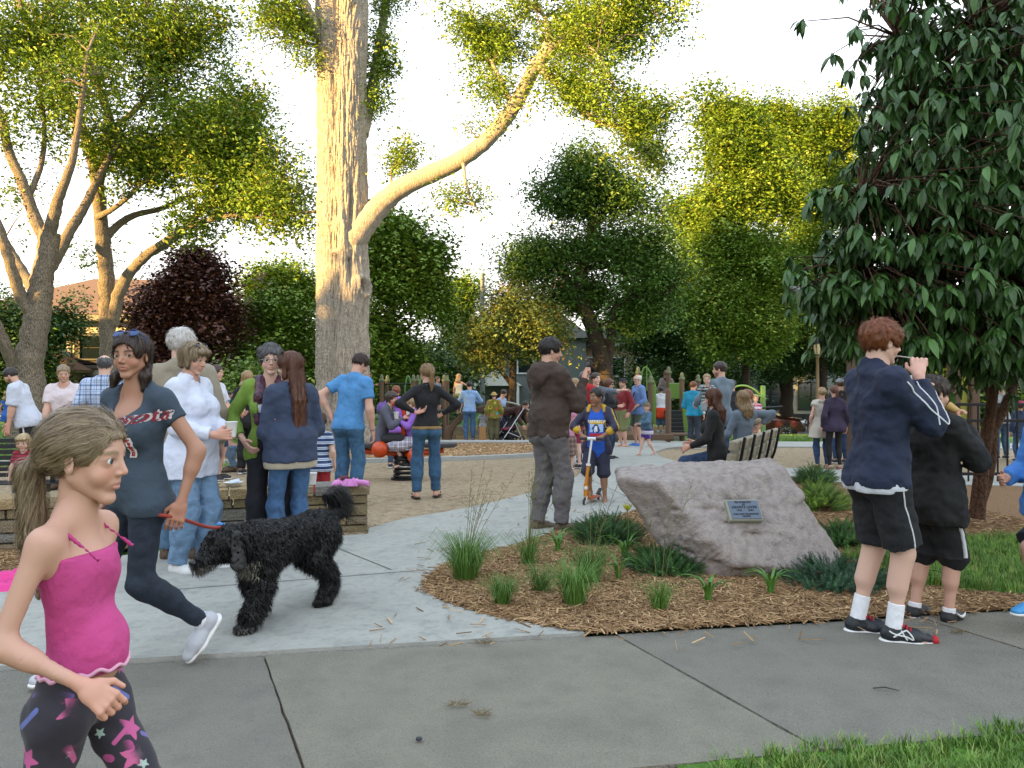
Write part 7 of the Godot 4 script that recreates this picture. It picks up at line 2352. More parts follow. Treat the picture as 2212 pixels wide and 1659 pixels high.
# ---- the dog -----------------------------------------------------------------------------------------
func dog() -> void:
	var where := V(-1.37,0.03,-4.68)
	var o := thing("dog","shaggy black dog with a white chest patch walking on a leash","dog", where, deg_to_rad(-30.0))
	o.scale = Vector3.ONE * 0.92
	var f := Field.new(V(-0.25,-0.02,-0.75), V(0.3,1.0,0.75),0.011)
	f.ell(V(0,0.46,0.17), V(0.135,0.165,0.19),0.06)
	f.bone(V(0,0.475,0.12), V(0,0.50,-0.27),0.135,0.115,0.06)
	f.ell(V(0,0.50,-0.33), V(0.125,0.13,0.14),0.06)
	f.bone(V(0,0.52,0.26), V(0.0,0.54,0.39),0.11,0.095,0.06)
	f.ell(V(0.0,0.545,0.46), V(0.098,0.092,0.105),0.05)
	f.bone(V(0.0,0.515,0.51), V(0.0,0.45,0.615),0.062,0.05,0.04)
	var legs := [
		[[0.085,0.40,0.20],[0.095,0.25,0.24],[0.095,0.10,0.34],[0.095,0.03,0.36]],
		[[-0.085,0.40,0.20],[-0.09,0.24,0.16],[-0.09,0.10,0.10],[-0.09,0.03,0.11]],
	]
	for L: Array in legs:
		f.bone(v3(L[0]), v3(L[1]),0.075,0.058,0.04)
		f.bone(v3(L[1]), v3(L[2]),0.056,0.052,0.03)
		f.bone(v3(L[2]), v3(L[3]),0.052,0.045,0.02)
		f.bone(v3(L[3]), v3(L[3]) + V(0,-0.005,0.055),0.042,0.034,0.02)
	for L: Array in [[[0.075,0.46,-0.32],[0.085,0.33,-0.22],[0.085,0.19,-0.36],[0.085,0.035,-0.30]],[[-0.075,0.46,-0.34],[-0.08,0.32,-0.30],[-0.08,0.20,-0.50],[-0.08,0.06,-0.55]]]:
		f.bone(v3(L[0]), v3(L[1]),0.098,0.075,0.05)
		f.bone(v3(L[1]), v3(L[2]),0.066,0.048,0.03)
		f.bone(v3(L[2]), v3(L[3]),0.050,0.043,0.02)
		f.bone(v3(L[3]), v3(L[3]) + V(0,-0.008,0.05),0.04,0.033,0.02)
	var tail := smooth([V(0,0.56,-0.43), V(0,0.60,-0.52), V(0,0.67,-0.56), V(0,0.73,-0.51), V(0,0.725,-0.44)],3)
	for i in tail.size() - 1: f.bone(tail[i], tail[i + 1],0.034,0.03,0.02)
	var cn := FastNoiseLite.new()
	cn.frequency = 1.0
	cn.fractal_octaves = 2
	f.rough(cn, 0.02, V(24,20,24))
	f.mesh()
	var black := Color(0.010,0.010,0.011)
	put("body", solid(flatc(f, black)), M.fur, o)
	for g: float in [-1.0,1.0]:
		var e := Field.new(V(-0.25,0.3,0.3), V(0.25,0.7,0.62),0.01)
		e.bone(V(0.085 * g, 0.59,0.44), V(0.125 * g, 0.43,0.45),0.035,0.052,0.02, Vector3.RIGHT, 0.5)
		e.rough(cn, 0.018, V(26,26,26))
		e.mesh()
		put("ear", solid(flatc(e, black)), M.fur, o)
	put("nose", lathe([Vector2(0,-0.022), Vector2(0.02,-0.012), Vector2(0.024,0.004), Vector2(0.012,0.02), Vector2(0,0.022)],14), mc("101012",0.25), o, Transform3D(Basis(Vector3.RIGHT, PI * 0.4), V(0,0.463,0.67)))
	for g: float in [-1.0,1.0]: put("eye", lathe([Vector2(0,-0.013), Vector2(0.009,-0.009), Vector2(0.013,0), Vector2(0.009,0.009), Vector2(0,0.013)],10), mc("1a0d06",0.08), o, O(0.045 * g, 0.557,0.546))
	var vs := PackedVector3Array()
	var ns := PackedVector3Array()
	var cs := PackedColorArray()
	var ix := PackedInt32Array()
	var r := RandomNumberGenerator.new()
	r.seed = 5
	for i in 60000:
		var k := r.randi() % f.verts.size()
		var p := f.verts[k]
		var n := f.norms[k]
		var l := r.randf_range(0.014,0.034)
		var on_tail := p.z < -0.38 and p.y > 0.60
		if on_tail: l *= r.randf_range(1.6,4.0)
		if p.y < 0.3: l *= 1.25
		if p.z > 0.4: l *= 0.8
		if p.y < 0.05: l *= 0.5
		var side := V(r.randfn(), r.randfn(), r.randfn()).normalized()
		var dir := (n * 0.75 + Vector3.DOWN * 0.55 + V(0,0,-0.35) + side * 0.55).normalized()
		if on_tail: dir = (n * 0.5 + V(0,-0.5,-0.75) + side * 0.3).normalized()
		var bend := side.cross(dir) * l * 0.6
		var w := dir.cross(side).normalized() * r.randf_range(0.001,0.0028)
		var col := black * r.randf_range(0.5,2.4)
		if p.z > 0.27 and p.z < 0.48 and p.y < 0.42 and p.y > 0.30 and absf(p.x) < 0.11: col = Color(0.42,0.40,0.33) * r.randf_range(0.5,1.1)
		elif p.z > 0.53 and p.y < 0.445: col = Color(0.24,0.225,0.2) * r.randf_range(0.5,1.2)
		elif p.y < 0.04 and p.z > 0.36 and p.x > 0: col = Color(0.3,0.29,0.27) * r.randf_range(0.4,1.0)
		var b := vs.size()
		for t in 4:
			var q := p + dir * l * t / 3.0 + bend * sin(t * 1.1) * 0.5 + Vector3.DOWN * l * 0.06 * t * t
			vs.append(q - w * (1.0 - t / 3.4)); vs.append(q + w * (1.0 - t / 3.4))
			var nn := (n + side * 0.4).normalized()
			ns.append(nn); ns.append(nn)
			cs.append(col); cs.append(col)
		for t in 3: ix.append_array([b + t * 2, b + t * 2 + 3, b + t * 2 + 1, b + t * 2, b + t * 2 + 2, b + t * 2 + 3])
	var arr := []
	arr.resize(Mesh.ARRAY_MAX)
	arr[Mesh.ARRAY_VERTEX] = vs
	arr[Mesh.ARRAY_NORMAL] = ns
	arr[Mesh.ARRAY_COLOR] = cs
	arr[Mesh.ARRAY_INDEX] = ix
	put("fur", solid(arr), M.fur, o).set_meta("kind","stuff")

# ---- the crowd ---------------------------------------------------------------------------------------
const SK := {"fair": Color(0.52,0.30,0.22),"pale": Color(0.58,0.37,0.29),"tan": Color(0.37,0.19,0.125),"brown": Color(0.27,0.135,0.08)}
const HR := {"black": [Color(0.013,0.011,0.012), Color(0.03,0.024,0.022)],"brown": [Color(0.05,0.026,0.015), Color(0.10,0.05,0.027)],"dark": [Color(0.022,0.013,0.01), Color(0.045,0.025,0.018)],"blond": [Color(0.34,0.23,0.11), Color(0.17,0.105,0.05)],"ash": [Color(0.30,0.225,0.135), Color(0.13,0.09,0.055)],"red": [Color(0.23,0.068,0.02), Color(0.11,0.03,0.01)],"grey": [Color(0.13,0.13,0.135), Color(0.05,0.05,0.055)],"white": [Color(0.62,0.60,0.57), Color(0.45,0.43,0.41)],"pale": [Color(0.55,0.44,0.26), Color(0.42,0.31,0.16)],"auburn": [Color(0.07,0.022,0.012), Color(0.12,0.045,0.02)]}
var LIST := []
func vm(rough := 0.6) -> StandardMaterial3D:
	var m := mat(Color.WHITE, rough)
	m.vertex_color_use_as_albedo = true
	return m
func materials() -> void:
	M.skin = vm(0.55)
	M.eye = vm(0.12)
	M.hair = vm(0.5)
	M.fur = vm(0.6)
	M.whiterubber = mc("d4d4d2",0.55)
	M.whitecloth = cloth("d8dbe0")
func soft(m: StandardMaterial3D) -> StandardMaterial3D:
	if not M.has("weave"): M.weave = bumps(0.016,10.0,512,41,4)
	m.normal_enabled = true
	m.normal_texture = M.weave
	m.normal_scale = 0.55
	m.uv1_triplanar = true
	m.uv1_scale = V(2.6,1.7,2.6)
	m.rim_enabled = true
	m.rim = 0.05
	m.rim_tint = 0.6
	return m
func cloth(hex: String, rough := 0.85) -> StandardMaterial3D:
	if not M.has("cloth" + hex): M["cloth" + hex] = soft(mat(C(hex), rough))
	return M["cloth" + hex]
func denim(hex: String) -> StandardMaterial3D:
	var k := "denim" + hex
	if not M.has(k):
		var m := cloth(hex).duplicate()
		if not M.has("worn"): M.worn = tex(0.012,[C("9a9a9a"), C("ffffff"), C("d0d4d8")],5,512,44)
		detail(m, M.worn, 1.3)
		M[k] = m
	return M[k]
func printed(key: String, w: int, h: int, size: float, fill: Callable) -> StandardMaterial3D:
	if not M.has(key):
		var im := Image.create_empty(w, h, false, Image.FORMAT_RGB8)
		fill.call(im)
		var m := mat(Color.WHITE, 0.85)
		m.albedo_texture = ImageTexture.create_from_image(im)
		m.uv1_triplanar = true
		m.uv1_triplanar_sharpness = 6.0
		m.uv1_scale = Vector3.ONE / size
		m.rim_enabled = true
		m.rim = 0.2
		M[key] = m
	return M[key]
func stripes(bands: Array, size: float) -> StandardMaterial3D:
	return printed("stripes" + str(bands),4,64, size, func(im: Image) -> void:
		var y := 0
		for b: Array in bands:
			im.fill_rect(Rect2i(0, y, 4, b[1]), C(b[0]))
			y += b[1])
func plaid(base: String, lines: Array, size: float) -> StandardMaterial3D:
	return printed("plaid" + base + str(lines),64,64, size, func(im: Image) -> void:
		im.fill(C(base))
		for l: Array in lines:
			for y in 64:
				for x in 64:
					var n := int(x >= l[1] and x < l[1] + l[2]) + int(y >= l[1] and y < l[1] + l[2])
					if n: im.set_pixel(x, y, im.get_pixel(x, y).lerp(C(l[0]),0.55 if n == 1 else 0.9)))
func star(im: Image, cx: float, cy: float, r: float, c: Color, rot := 0.0) -> void:
	for y in range(int(cy - r), int(cy + r) + 1):
		for x in range(int(cx - r), int(cx + r) + 1):
			var d := Vector2(x - cx, y - cy)
			var a := fposmod(d.angle() + rot, TAU / 5.0) - TAU / 10.0
			if d.length() * (0.55 + 0.62 * absf(a) / (TAU / 10.0)) < r * 0.62 + 0.0 * a: im.set_pixel(posmod(x, im.get_width()), posmod(y, im.get_height()), c)
func dot(im: Image, cx: float, cy: float, rx: float, ry: float, c: Color) -> void:
	for y in range(int(cy - ry), int(cy + ry) + 1):
		for x in range(int(cx - rx), int(cx + rx) + 1):
			if Vector2((x - cx) / rx, (y - cy) / ry).length() < 1.0: im.set_pixel(posmod(x, im.get_width()), posmod(y, im.get_height()), c)
func bar(im: Image, a: Vector2, b: Vector2, w: float, c: Color) -> void:
	var n := int(a.distance_to(b)) + 1
	for i in n: dot(im, lerpf(a.x, b.x, float(i) / n), lerpf(a.y, b.y, float(i) / n), w, w, c)
func T(n: String, m, s: float, o := {}) -> Dictionary:
	var t := {"n": n, "m": m if m is Material else cloth(m),"s": s}
	t.merge(o, true)
	return t
func B(n: String, m, o := {}) -> Dictionary:
	var t := {"n": n, "m": m if m is Material else cloth(m)}
	t.merge(o, true)
	return t
func P(X: float, d: float, h: float, yaw: float, label: String, skin: String, hair: Array, o := {}) -> Dictionary:
	var s := {"where": at(X, d),"near": d, "h": h, "yaw": yaw, "label": label, "skin": SK[skin],"hair": [hair[0]] + (HR[hair[1]] if HR.has(hair[1]) else [])}
	s.merge(o, true)
	if s.has("up"): s.where.y += s.up
	if s.has("floor"): s.where.y = s.floor
	LIST.append(s)
	return s
func drape(flat: PackedVector3Array, mid: Vector3, lift: float, f: Field, R: Basis) -> Array:
	var vs := PackedVector3Array()
	var ns := PackedVector3Array()
	for v in flat:
		var p := mid + R.x * v.x + R.y * v.y + R.z * 0.28
		for i in 160:
			if f.at(p) < 0.0: break
			p -= R.z * 0.003
		vs.append(p + R.z * (0.0025 + lift))
		ns.append(R.z)
	var ix := PackedInt32Array(range(vs.size()))
	var a := []
	a.resize(Mesh.ARRAY_MAX)
	a[Mesh.ARRAY_VERTEX] = vs
	a[Mesh.ARRAY_NORMAL] = ns
	a[Mesh.ARRAY_INDEX] = ix
	return a
func flat_text(t: String, high: float, slant := 0.0, tilt := 0.0, font := "Droid Sans") -> PackedVector3Array:
	var a := words(t, high, 0.0, font).surface_get_arrays(0)
	var v: PackedVector3Array = a[Mesh.ARRAY_VERTEX]
	var ix = a[Mesh.ARRAY_INDEX]
	var r := PackedVector3Array()
	for i in (ix.size() if ix != null else v.size()):
		var p: Vector3 = v[ix[i]] if ix != null else v[i]
		r.append(V(p.x + p.y * slant, p.y + p.x * tilt, 0))
	return r
func flat_poly(a: Array, cut := 0.012) -> PackedVector3Array:
	var q := poly(a)
	var b := Rect2(q[0], Vector2.ZERO)
	for p in q: b = b.expand(p)
	var r := PackedVector3Array()
	var x := b.position.x
	while x < b.end.x:
		var y := b.position.y
		while y < b.end.y:
			for piece in Geometry2D.intersect_polygons(q, PackedVector2Array([Vector2(x, y), Vector2(x + cut, y), Vector2(x + cut, y + cut), Vector2(x, y + cut)])):
				if Geometry2D.is_polygon_clockwise(piece): piece.reverse()
				var tr := Geometry2D.triangulate_polygon(piece)
				for i in range(0, tr.size(),3):
					var e := [piece[tr[i]], piece[tr[i + 1]], piece[tr[i + 2]]]
					if (e[1] - e[0]).cross(e[2] - e[0]) > 0: e.reverse()
					for v: Vector2 in e: r.append(V(v.x, v.y, 0))
			y += cut
		x += cut
	return r
func on(called: String, flat: PackedVector3Array, hex: String, x: float, y: float, lift := 0.0) -> Array:
	return [called, func(f: Field, s: Dictionary, J: Dictionary) -> Array: return drape(flat, J.chest + J.R * V(x, y, 0), lift, f, J.R), mat(C(hex),0.8)]
func piping(called: String, hex: String, r: float, way: Callable) -> Array:
	return [called, func(f: Field, s: Dictionary, J: Dictionary) -> Array:
		var pts := smooth(way.call(s, J),6)
		for i in pts.size():
			for k in 4:
				var p: Vector3 = pts[i]
				var e := 0.006
				var g := V(f.at(p + V(e, 0,0)) - f.at(p - V(e, 0,0)), f.at(p + V(0, e, 0)) - f.at(p - V(0, e, 0)), f.at(p + V(0,0, e)) - f.at(p - V(0,0, e)))
				if g.length() > 1e-6: pts[i] = p - g.normalized() * clampf(f.at(p) - 0.001,-0.03,0.03)
		return tubeA(pts, [r],6), mat(C(hex),0.7)]
func tubeA(pts: Array, radii: Array, sides := 8, caps := true, closed := false) -> Array:
	var s := st()
	tube(pts, radii, sides, s, caps, closed)
	s.generate_normals()
	return s.commit_to_arrays()
func latheA(prof: Array, sides := 16, xf := Transform3D()) -> Array:
	var s := st()
	lathe(prof, sides, xf, s)
	s.generate_normals()
	return s.commit_to_arrays()
func ball(c: Vector3, r: Vector3, cell: float, B2 := Basis(), cut := Vector3.ZERO) -> Array:
	var f := Field.new(c - Vector3.ONE * r.length(), c + Vector3.ONE * r.length(), cell)
	f.ell(c, r, 0.01, B2)
	if cut != Vector3.ZERO: f.plane(c + cut, cut)
	f.mesh()
	return f.arrays()
func cap(hex: String, brim := true) -> Callable:
	var m := cloth(hex)
	return func(s: Dictionary, J: Dictionary, cb: float) -> Array:
		var q: float = J.hh
		var o: Vector3 = J.ho
		var c: Vector3 = o + J.HB * V(0,0.72,-0.05) * q
		var f := Field.new(c - Vector3.ONE * q, c + Vector3.ONE * q, maxf(0.006, cb * 0.5))
		f.ell(c, V(0.37,0.35,0.45) * q, 0.01, J.HB)
		f.plane(c - J.HB.y * 0.02 * q, -J.HB.y + J.HB.z * 0.1)
		if brim: f.bone(c + J.HB * V(0,0.02,0.3) * q, c + J.HB * V(0,-0.03,0.52) * q, 0.22 * q, 0.20 * q, 0.02, J.HB.y, 0.12)
		f.mesh()
		return [["cap","", f.arrays(), m]]
func straw(hex: String) -> Callable:
	var m := mat(C(hex),0.9)
	return func(s: Dictionary, J: Dictionary, cb: float) -> Array:
		var q: float = J.hh
		var c: Vector3 = J.ho + J.HB * V(0,0.74,-0.05) * q
		var f := Field.new(c - Vector3.ONE * q, c + Vector3.ONE * q, maxf(0.007, cb * 0.5))
		f.ell(c, V(0.39,0.40,0.45) * q, 0.02, J.HB)
		f.ell(c - J.HB.y * 0.05 * q, V(0.62,0.07,0.66) * q, 0.03, J.HB)
		f.mesh()
		return [["straw_hat","", f.arrays(), m]]
func specs(frame: String, lens: Material, up := false, big := 1.0) -> Callable:
	var fm := mat(C(frame),0.4)
	return func(s: Dictionary, J: Dictionary, _cb: float) -> Array:
		var q: float = J.hh
		var o: Vector3 = J.ho
		var t := Transform3D(J.HB, o + J.HB * (V(0,0.985,0.20) if up else V(0,0.495,0.40)) * q)
		if up: t.basis = J.HB * Basis(Vector3.RIGHT, -0.75)
		var a := []
		for g: float in [-1.0,1.0]:
			var ring := []
			for k in 19: ring.append(t * (V(0.155 * g + cos(TAU * k / 18.0) * 0.112 * big, sin(TAU * k / 18.0) * 0.078 * big, -0.03 * absf(cos(TAU * k / 18.0))) * q))
			a.append(tubeA(ring, [0.011 * q],5, false, true))
			a.append(tubeA([t * (V(0.27 * g, 0.02,-0.02) * q), t * (V(0.36 * g, 0.02,-0.2) * q), t * (V(0.36 * g, -0.02 if not up else -0.2,-0.42) * q)],[0.011 * q],5))
		a.append(tubeA([t * (V(-0.05,0.02,0) * q), t * (V(0.05,0.02,0) * q)],[0.011 * q],5))
		var out := [["glasses","", join_plain(a), fm]]
		if lens:
			for g: float in [-1.0,1.0]: out.append(["lens","glasses", latheA([Vector2(0,0), Vector2(0.11 * q * big, -0.008 * q), Vector2(0.11 * q * big, -0.016 * q), Vector2(0,-0.012 * q)],16, t * Transform3D(Basis(Vector3.RIGHT, PI * 0.5).scaled_local(V(1,1,0.7)), V(0.155 * g, 0,-0.01) * q)), lens])
		return out
func join_plain(list: Array) -> Array:
	for e: Array in list:
		e[Mesh.ARRAY_TEX_UV] = null
		e[Mesh.ARRAY_COLOR] = null
		if e[Mesh.ARRAY_INDEX] == null: e[Mesh.ARRAY_INDEX] = PackedInt32Array(range(e[Mesh.ARRAY_VERTEX].size()))
	return join(list)
func both(a: Callable, b: Callable) -> Callable:
	return func(s: Dictionary, J: Dictionary, cb: float) -> Array: return a.call(s, J, cb) + b.call(s, J, cb)
func belt(hex: String, y: float, g: float) -> Callable:
	var m := mat(C(hex),0.7)
	return func(s: Dictionary, J: Dictionary, cb: float) -> Array:
		var c: Vector3 = J.pel + J.Rp * V(0, y, 0.0) * s.h
		var f := Field.new(c - V(0.25,0.08,0.25), c + V(0.25,0.08,0.25), cb * 0.7)
		hips(f, s, J, g)
		f.bone(J.pel + J.Rp.y * 0.02 * s.h, J.waist, 0.06 * s.h + g, 0.056 * s.h + g, 0.03 * s.h, J.Rp.z, 0.9)
		f.plane(c + J.Rp.y * 0.012 * s.h, J.Rp.y)
		f.plane(c - J.Rp.y * 0.012 * s.h, -J.Rp.y)
		f.mesh()
		return [["belt","", f.arrays(), m]]
func crowd() -> void:
	var camblack := cloth("0d0d0f")
	var silver := mc("8f9396",0.3,0.7)
	var gold := mc("b89a3e",0.3,0.8)
	var lilac := cloth("b88cc0")
	var ruffle := cloth("8a8894")
	var orange := cloth("b8380f")
	var dark := mc("10141a",0.1)
	var blue := mc("16386e",0.15)
	var sneaker := {"n": "shoe","m": cloth("a9acb4",0.6),"sock": true}
	var brown := {"n": "shoe","m": cloth("4c3826",0.6),"sm": cloth("2a2118")}
	var blackshoe := {"n": "shoe","m": cloth("17181b",0.5)}
	var seven := flat_poly([-0.036,0.05,0.040,0.05,0.040,0.028,0.006,-0.05,-0.026,-0.05,0.010,0.022,-0.036,0.022],0.012)
	var seven2 := flat_poly([-0.028,0.043,0.032,0.043,0.032,0.029,0.001,-0.043,-0.014,-0.043,0.020,0.029,-0.028,0.029],0.012)
	P(298,3.8,1.66,-45,"dark-haired woman in navy number shirt with blue sunglasses on head","tan",["pigtails","dark"], {"fem": 1.0,"lean": [2,0,27],"head": [38,0,2],"gaze": 14.0,"vol": 0.045,"lip": Color(0.36,0.09,0.08),
		"al": [0.045,0.13,-0.17],"ol": [4,52],"ar": [-0.05,0.045,0.15],"hl": [0.135,0.508,-0.07],"hr": [-0.16,0.50,0.02],"tl": [-0.5,0,1],
		"top": T("tshirt","33414f",0.42, {"hem": 0.475,"g": 0.018,"scoop": 0.075,"neck": 0.04,"cuff": 0.014,"prints": [on("script_edge", flat_text("Minnesota",0.058,0.28,0.16),"cfc4c6",0.01,-0.022), on("script", flat_text("Minnesota",0.054,0.28,0.16),"8a2b38",0.01,-0.020,0.0012), on("underline", flat_poly([-0.09,-0.012,0.07,0.014,0.07,0.005,-0.09,-0.021],0.012),"cfc4c6",0.01,-0.04), on("number_edge", seven, "cfc8c4",0.07,-0.098), on("number", seven2,"9c2230",0.07,-0.098,0.0012)]}),
		"bot": B("jeans", denim("1d2838"), {"g": 0.005,"cuff": 0.010,"waist": 0.56}),"shoe": sneaker, "more": specs("173b74", blue, true, 1.15)})
	var stars := printed("stars",256,256,0.30, func(im: Image) -> void:
		im.fill(C("2a2832"))
		for e: Array in [[40,40,24,"b8558a",0.2],[150,90,27,"c2608f",1.0],[70,170,25,"a94f86",0.6],[210,200,24,"bf5a8c",0.1],[220,40,11,"a9c2b8",0.3],[110,30,9,"c8c8cf",0.9],[30,110,10,"9fb8b0",0.0],[130,220,10,"c8c8cf",0.5],[180,150,8,"9fb8b0",0.4]]: star(im, e[0], e[1], e[2], C(e[3]), e[4])
		for e: Array in [[60,60,120,100,"6a62a0"],[160,20,190,60,"b8558a"],[20,200,60,240,"5c6aa8"],[170,180,120,140,"7b62a8"],[230,100,200,130,"b8558a"],[90,120,100,150,"5c6aa8"]]: bar(im, Vector2(e[0], e[1]), Vector2(e[2], e[3]),5.0, C(e[4]))
		for e: Array in [[200,90,14,9],[100,200,13,9],[20,70,10,13]]: dot(im, e[0], e[1], e[2], e[3], C("a8487e")))
	P(172,1.9,1.345,88,"blonde girl in pink strappy top and star-patterned leggings walking past","fair",["pony","ash"], {"kid": 0.42,"fem": 0.6,"hairlen": 1.35,"ponyy": 0.42,"vol": 0.04,"head": [4,4,0],"strands": 5.0,"curl": 0.1,"iris": Color(0.05,0.07,0.09),"lip": Color(0.45,0.16,0.15),
		"bulk": 0.76,"hr": [-0.115,0.545,0.075],"er": [-0.3,-0.2,-1],"fr": [0.05,-0.6,0.8],"tr": [0.6,0.5,0.5],"cr": 0.6,"hl": [0.15,0.46,-0.04],"al": [0.045,0.055,0.19],"ar": [-0.045,0.08,-0.17],"or": [-4,30],
		"top": T("camisole","b6407e",0.0, {"g": 0.009,"hem": 0.54,"straps": true, "flare": 0.1,"fold": 0.003,"prints": [piping("lace_hem","cf9cb4",0.005, func(s: Dictionary, J: Dictionary) -> Array:
			var r := []
			for i in 33: r.append(J.pel + V(cos(TAU * i / 32.0) * 0.125, (0.545 - 0.479) * s.h + 0.006 + 0.005 * sin(i * 3.0), sin(TAU * i / 32.0) * 0.11))
			return r)]}),
		"bot": B("leggings", stars, {"g": 0.009,"cuff": 0.024,"waist": 0.63,"fold": 0.006}),"shoe": sneaker,
		"more": func(s: Dictionary, J: Dictionary, _cb: float) -> Array: return [["hair_tie","hair", ball(J.ho + J.HB * V(0,0.42,-0.53) * J.hh, V(0.1,0.1,0.045) * J.hh, 0.004, J.HB * Basis(Vector3.RIGHT, 0.4)), lilac]]})
	P(392,6.25,1.85,190,"white-haired man in beige jacket behind the woman in white shirt","pale",["short","white"], {"vol": 0.06,"head": [-40,5],"strands": 1.3,"ar": [-0.06,0.045,-0.02],"top": T("jacket","8b8271",1.95, {"g": 0.03,"hem": 0.46,"collar": 0.035}),"bot": B("jeans", denim("51708c"), {"g": 0.02,"cuff": 0.03}),"shoe": brown})
	P(412,5.85,1.72,78,"woman with blonde bob in white shirt and pale jeans holding cup","fair",["bob","ash"], {"fem": 0.8,"bulk": 1.03,"belly": 0.35,"vol": 0.06,"head": [-4,14],"mouth": 0.15,"hr": [-0.075,0.60,0.165],"er": [-0.5,-0.7,-0.6],"fr": [0.35,0.05,1],"tr": [0,1,0.1],"cr": 0.62,"hl": [0.03,0.605,0.185],"cl": 0.6,"tl": [0,1,0],"fl": [-0.8,0,0.5],
		"al": [0.055,0.045,0.03],"ar": [-0.055,0.045,-0.03],"top": T("shirt","c3c9da",1.86, {"g": 0.03,"hem": 0.425,"collar": 0.03,"fold": 0.006,"flare": 0.3}),"bot": B("jeans", denim("6d8cab"), {"g": 0.018,"cuff": 0.032}),"shoe": {"n": "shoe","m": cloth("c9cbca",0.6)},
		"more": both(specs("23262c", dark, true), func(s: Dictionary, J: Dictionary, _cb: float) -> Array: return [["earring","", ball(J.ho + J.HB * V(-0.34,0.27,0.0) * J.hh, V(0.014,0.07,0.03) * J.hh, 0.003, J.HB), gold]])})
	P(584,6.3,1.72,14,"woman with curly grey hair and glasses in green cardigan and scarf","pale",["curly","grey"], {"fem": 0.9,"vol": 0.07,"strands": 1.4,"curl": 0.5,"head": [8,2],"hr": [-0.112,0.555,0.05],"er": [-0.9,-0.2,-0.7],"hl": [0.05,0.63,0.13],"top": [T("blouse","b9bec9",0.4, {"g": 0.008,"hem": 0.54,"scoop": 0.05}), T("cardigan","6c8a34",1.75, {"g": 0.022,"hem": 0.47,"open": 0.045})],
		"bot": B("trousers","13161f", {"g": 0.012,"cuff": 0.03}),"shoe": blackshoe, "more": both(specs("8a8478", null), func(s: Dictionary, J: Dictionary, _cb: float) -> Array:
			var f := Field.new(J.chest - V(0.25,0.35,0.2), J.neck + V(0.25,0.15,0.28),0.009)
			var a: Vector3 = J.neck + J.R * V(0,0.02,-0.06)
			for g: float in [-1.0,1.0]:
				f.bone(a, J.neck + J.R * V(0.075 * g, 0.01,0.02),0.045,0.042,0.02)
				f.bone(J.neck + J.R * V(0.075 * g, 0.01,0.02), J.chest + J.R * V(0.075 * g, 0.05,0.135),0.042,0.04,0.03)
				f.bone(J.chest + J.R * V(0.075 * g, 0.05,0.135), J.waist + J.R * V(0.085 * g, 0.05,0.125),0.04,0.036,0.03, J.R.z, 0.6)
			f.rough(noise, 0.008, V(30,30,30))
			f.mesh()
			return [["scarf","", tint(f, func(p: Vector3, _n: Vector3) -> Color: return Color(0.05,0.012,0.018).lerp(Color(0.02,0.012,0.06), clampf(noise.get_noise_3dv(p * 40.0) * 2.0 + 0.5,0,1)).lerp(Color(0.14,0.03,0.025), clampf(noise.get_noise_3dv(p * 55.0 + Vector3.ONE * 9.0) * 2.0,0,1))), M.hair]])})
	P(628,6.1,1.66,222,"woman with very long brown hair in navy sweater, back turned","pale",["long","auburn"], {"fem": 1.0,"hairlen": 2.2,"vol": 0.05,"strands": 2.4,"head": [34,4],"hl": [0.06,0.60,0.15],"hr": [-0.08,0.61,0.14],"top": [T("undershirt","a89f8c",0.0, {"g": 0.012,"hem": 0.462,"low": 0.52}), T("sweater","2e3a52",1.95, {"g": 0.034,"hem": 0.492,"neck": 0.05,"fold": 0.006,"blouse": 0.01})],
		"bot": B("jeans", denim("3d6089"), {"g": 0.006,"cuff": 0.012}),"shoe": blackshoe, "more": specs("2a2c30", dark, true)})
	P(690,8.9,1.10,186,"small boy in navy and white striped shirt and red pants behind wall","pale",["short","brown"], {"kid": 0.75,"hl": [0.14,0.56,0.12],"head": [10,12],"top": T("polo", stripes([["20345c",34],["b9c6dc",12],["20345c",6],["b9c6dc",12]],0.062),0.6, {"g": 0.014,"hem": 0.40,"collar": 0.02}),"bot": B("trousers","8e1f2a", {"g": 0.014,"waist": 0.5}),"shoe": sneaker})
	P(664,9.4,0.92,150,"toddler in white shirt and bright red pants beside the striped boy","pale",["short","ash"], {"kid": 0.95,"top": T("tshirt","b9bcc4",0.6, {"hem": 0.4,"g": 0.014}),"bot": B("trousers","b11820", {"g": 0.016,"waist": 0.5}),"shoe": sneaker})
	P(752,9.5,1.83,162,"man in blue polo shirt and jeans looking down, elm trunk behind him","fair",["short","dark"], {"bulk": 1.00,"vol": 0.035,"lean": [9,-4,-12],"head": [-34,26],"hl": [0.115,0.575,-0.02],"el": [1,0.1,-0.6],"hr": [-0.165,0.47,0.03],"top": T("polo","4781b5",0.62, {"g": 0.022,"hem": 0.485,"collar": 0.028,"fold": 0.006}),"bot": B("jeans", denim("3f6a8e"), {"g": 0.014,"cuff": 0.022}),"shoe": brown,
		"more": func(s: Dictionary, J: Dictionary, _cb: float) -> Array: return [["watch","", tubeA([J.wrr + (J.elr - J.wrr).normalized() * 0.012, J.wrr + (J.elr - J.wrr).normalized() * 0.03],[0.034],12), silver]]})
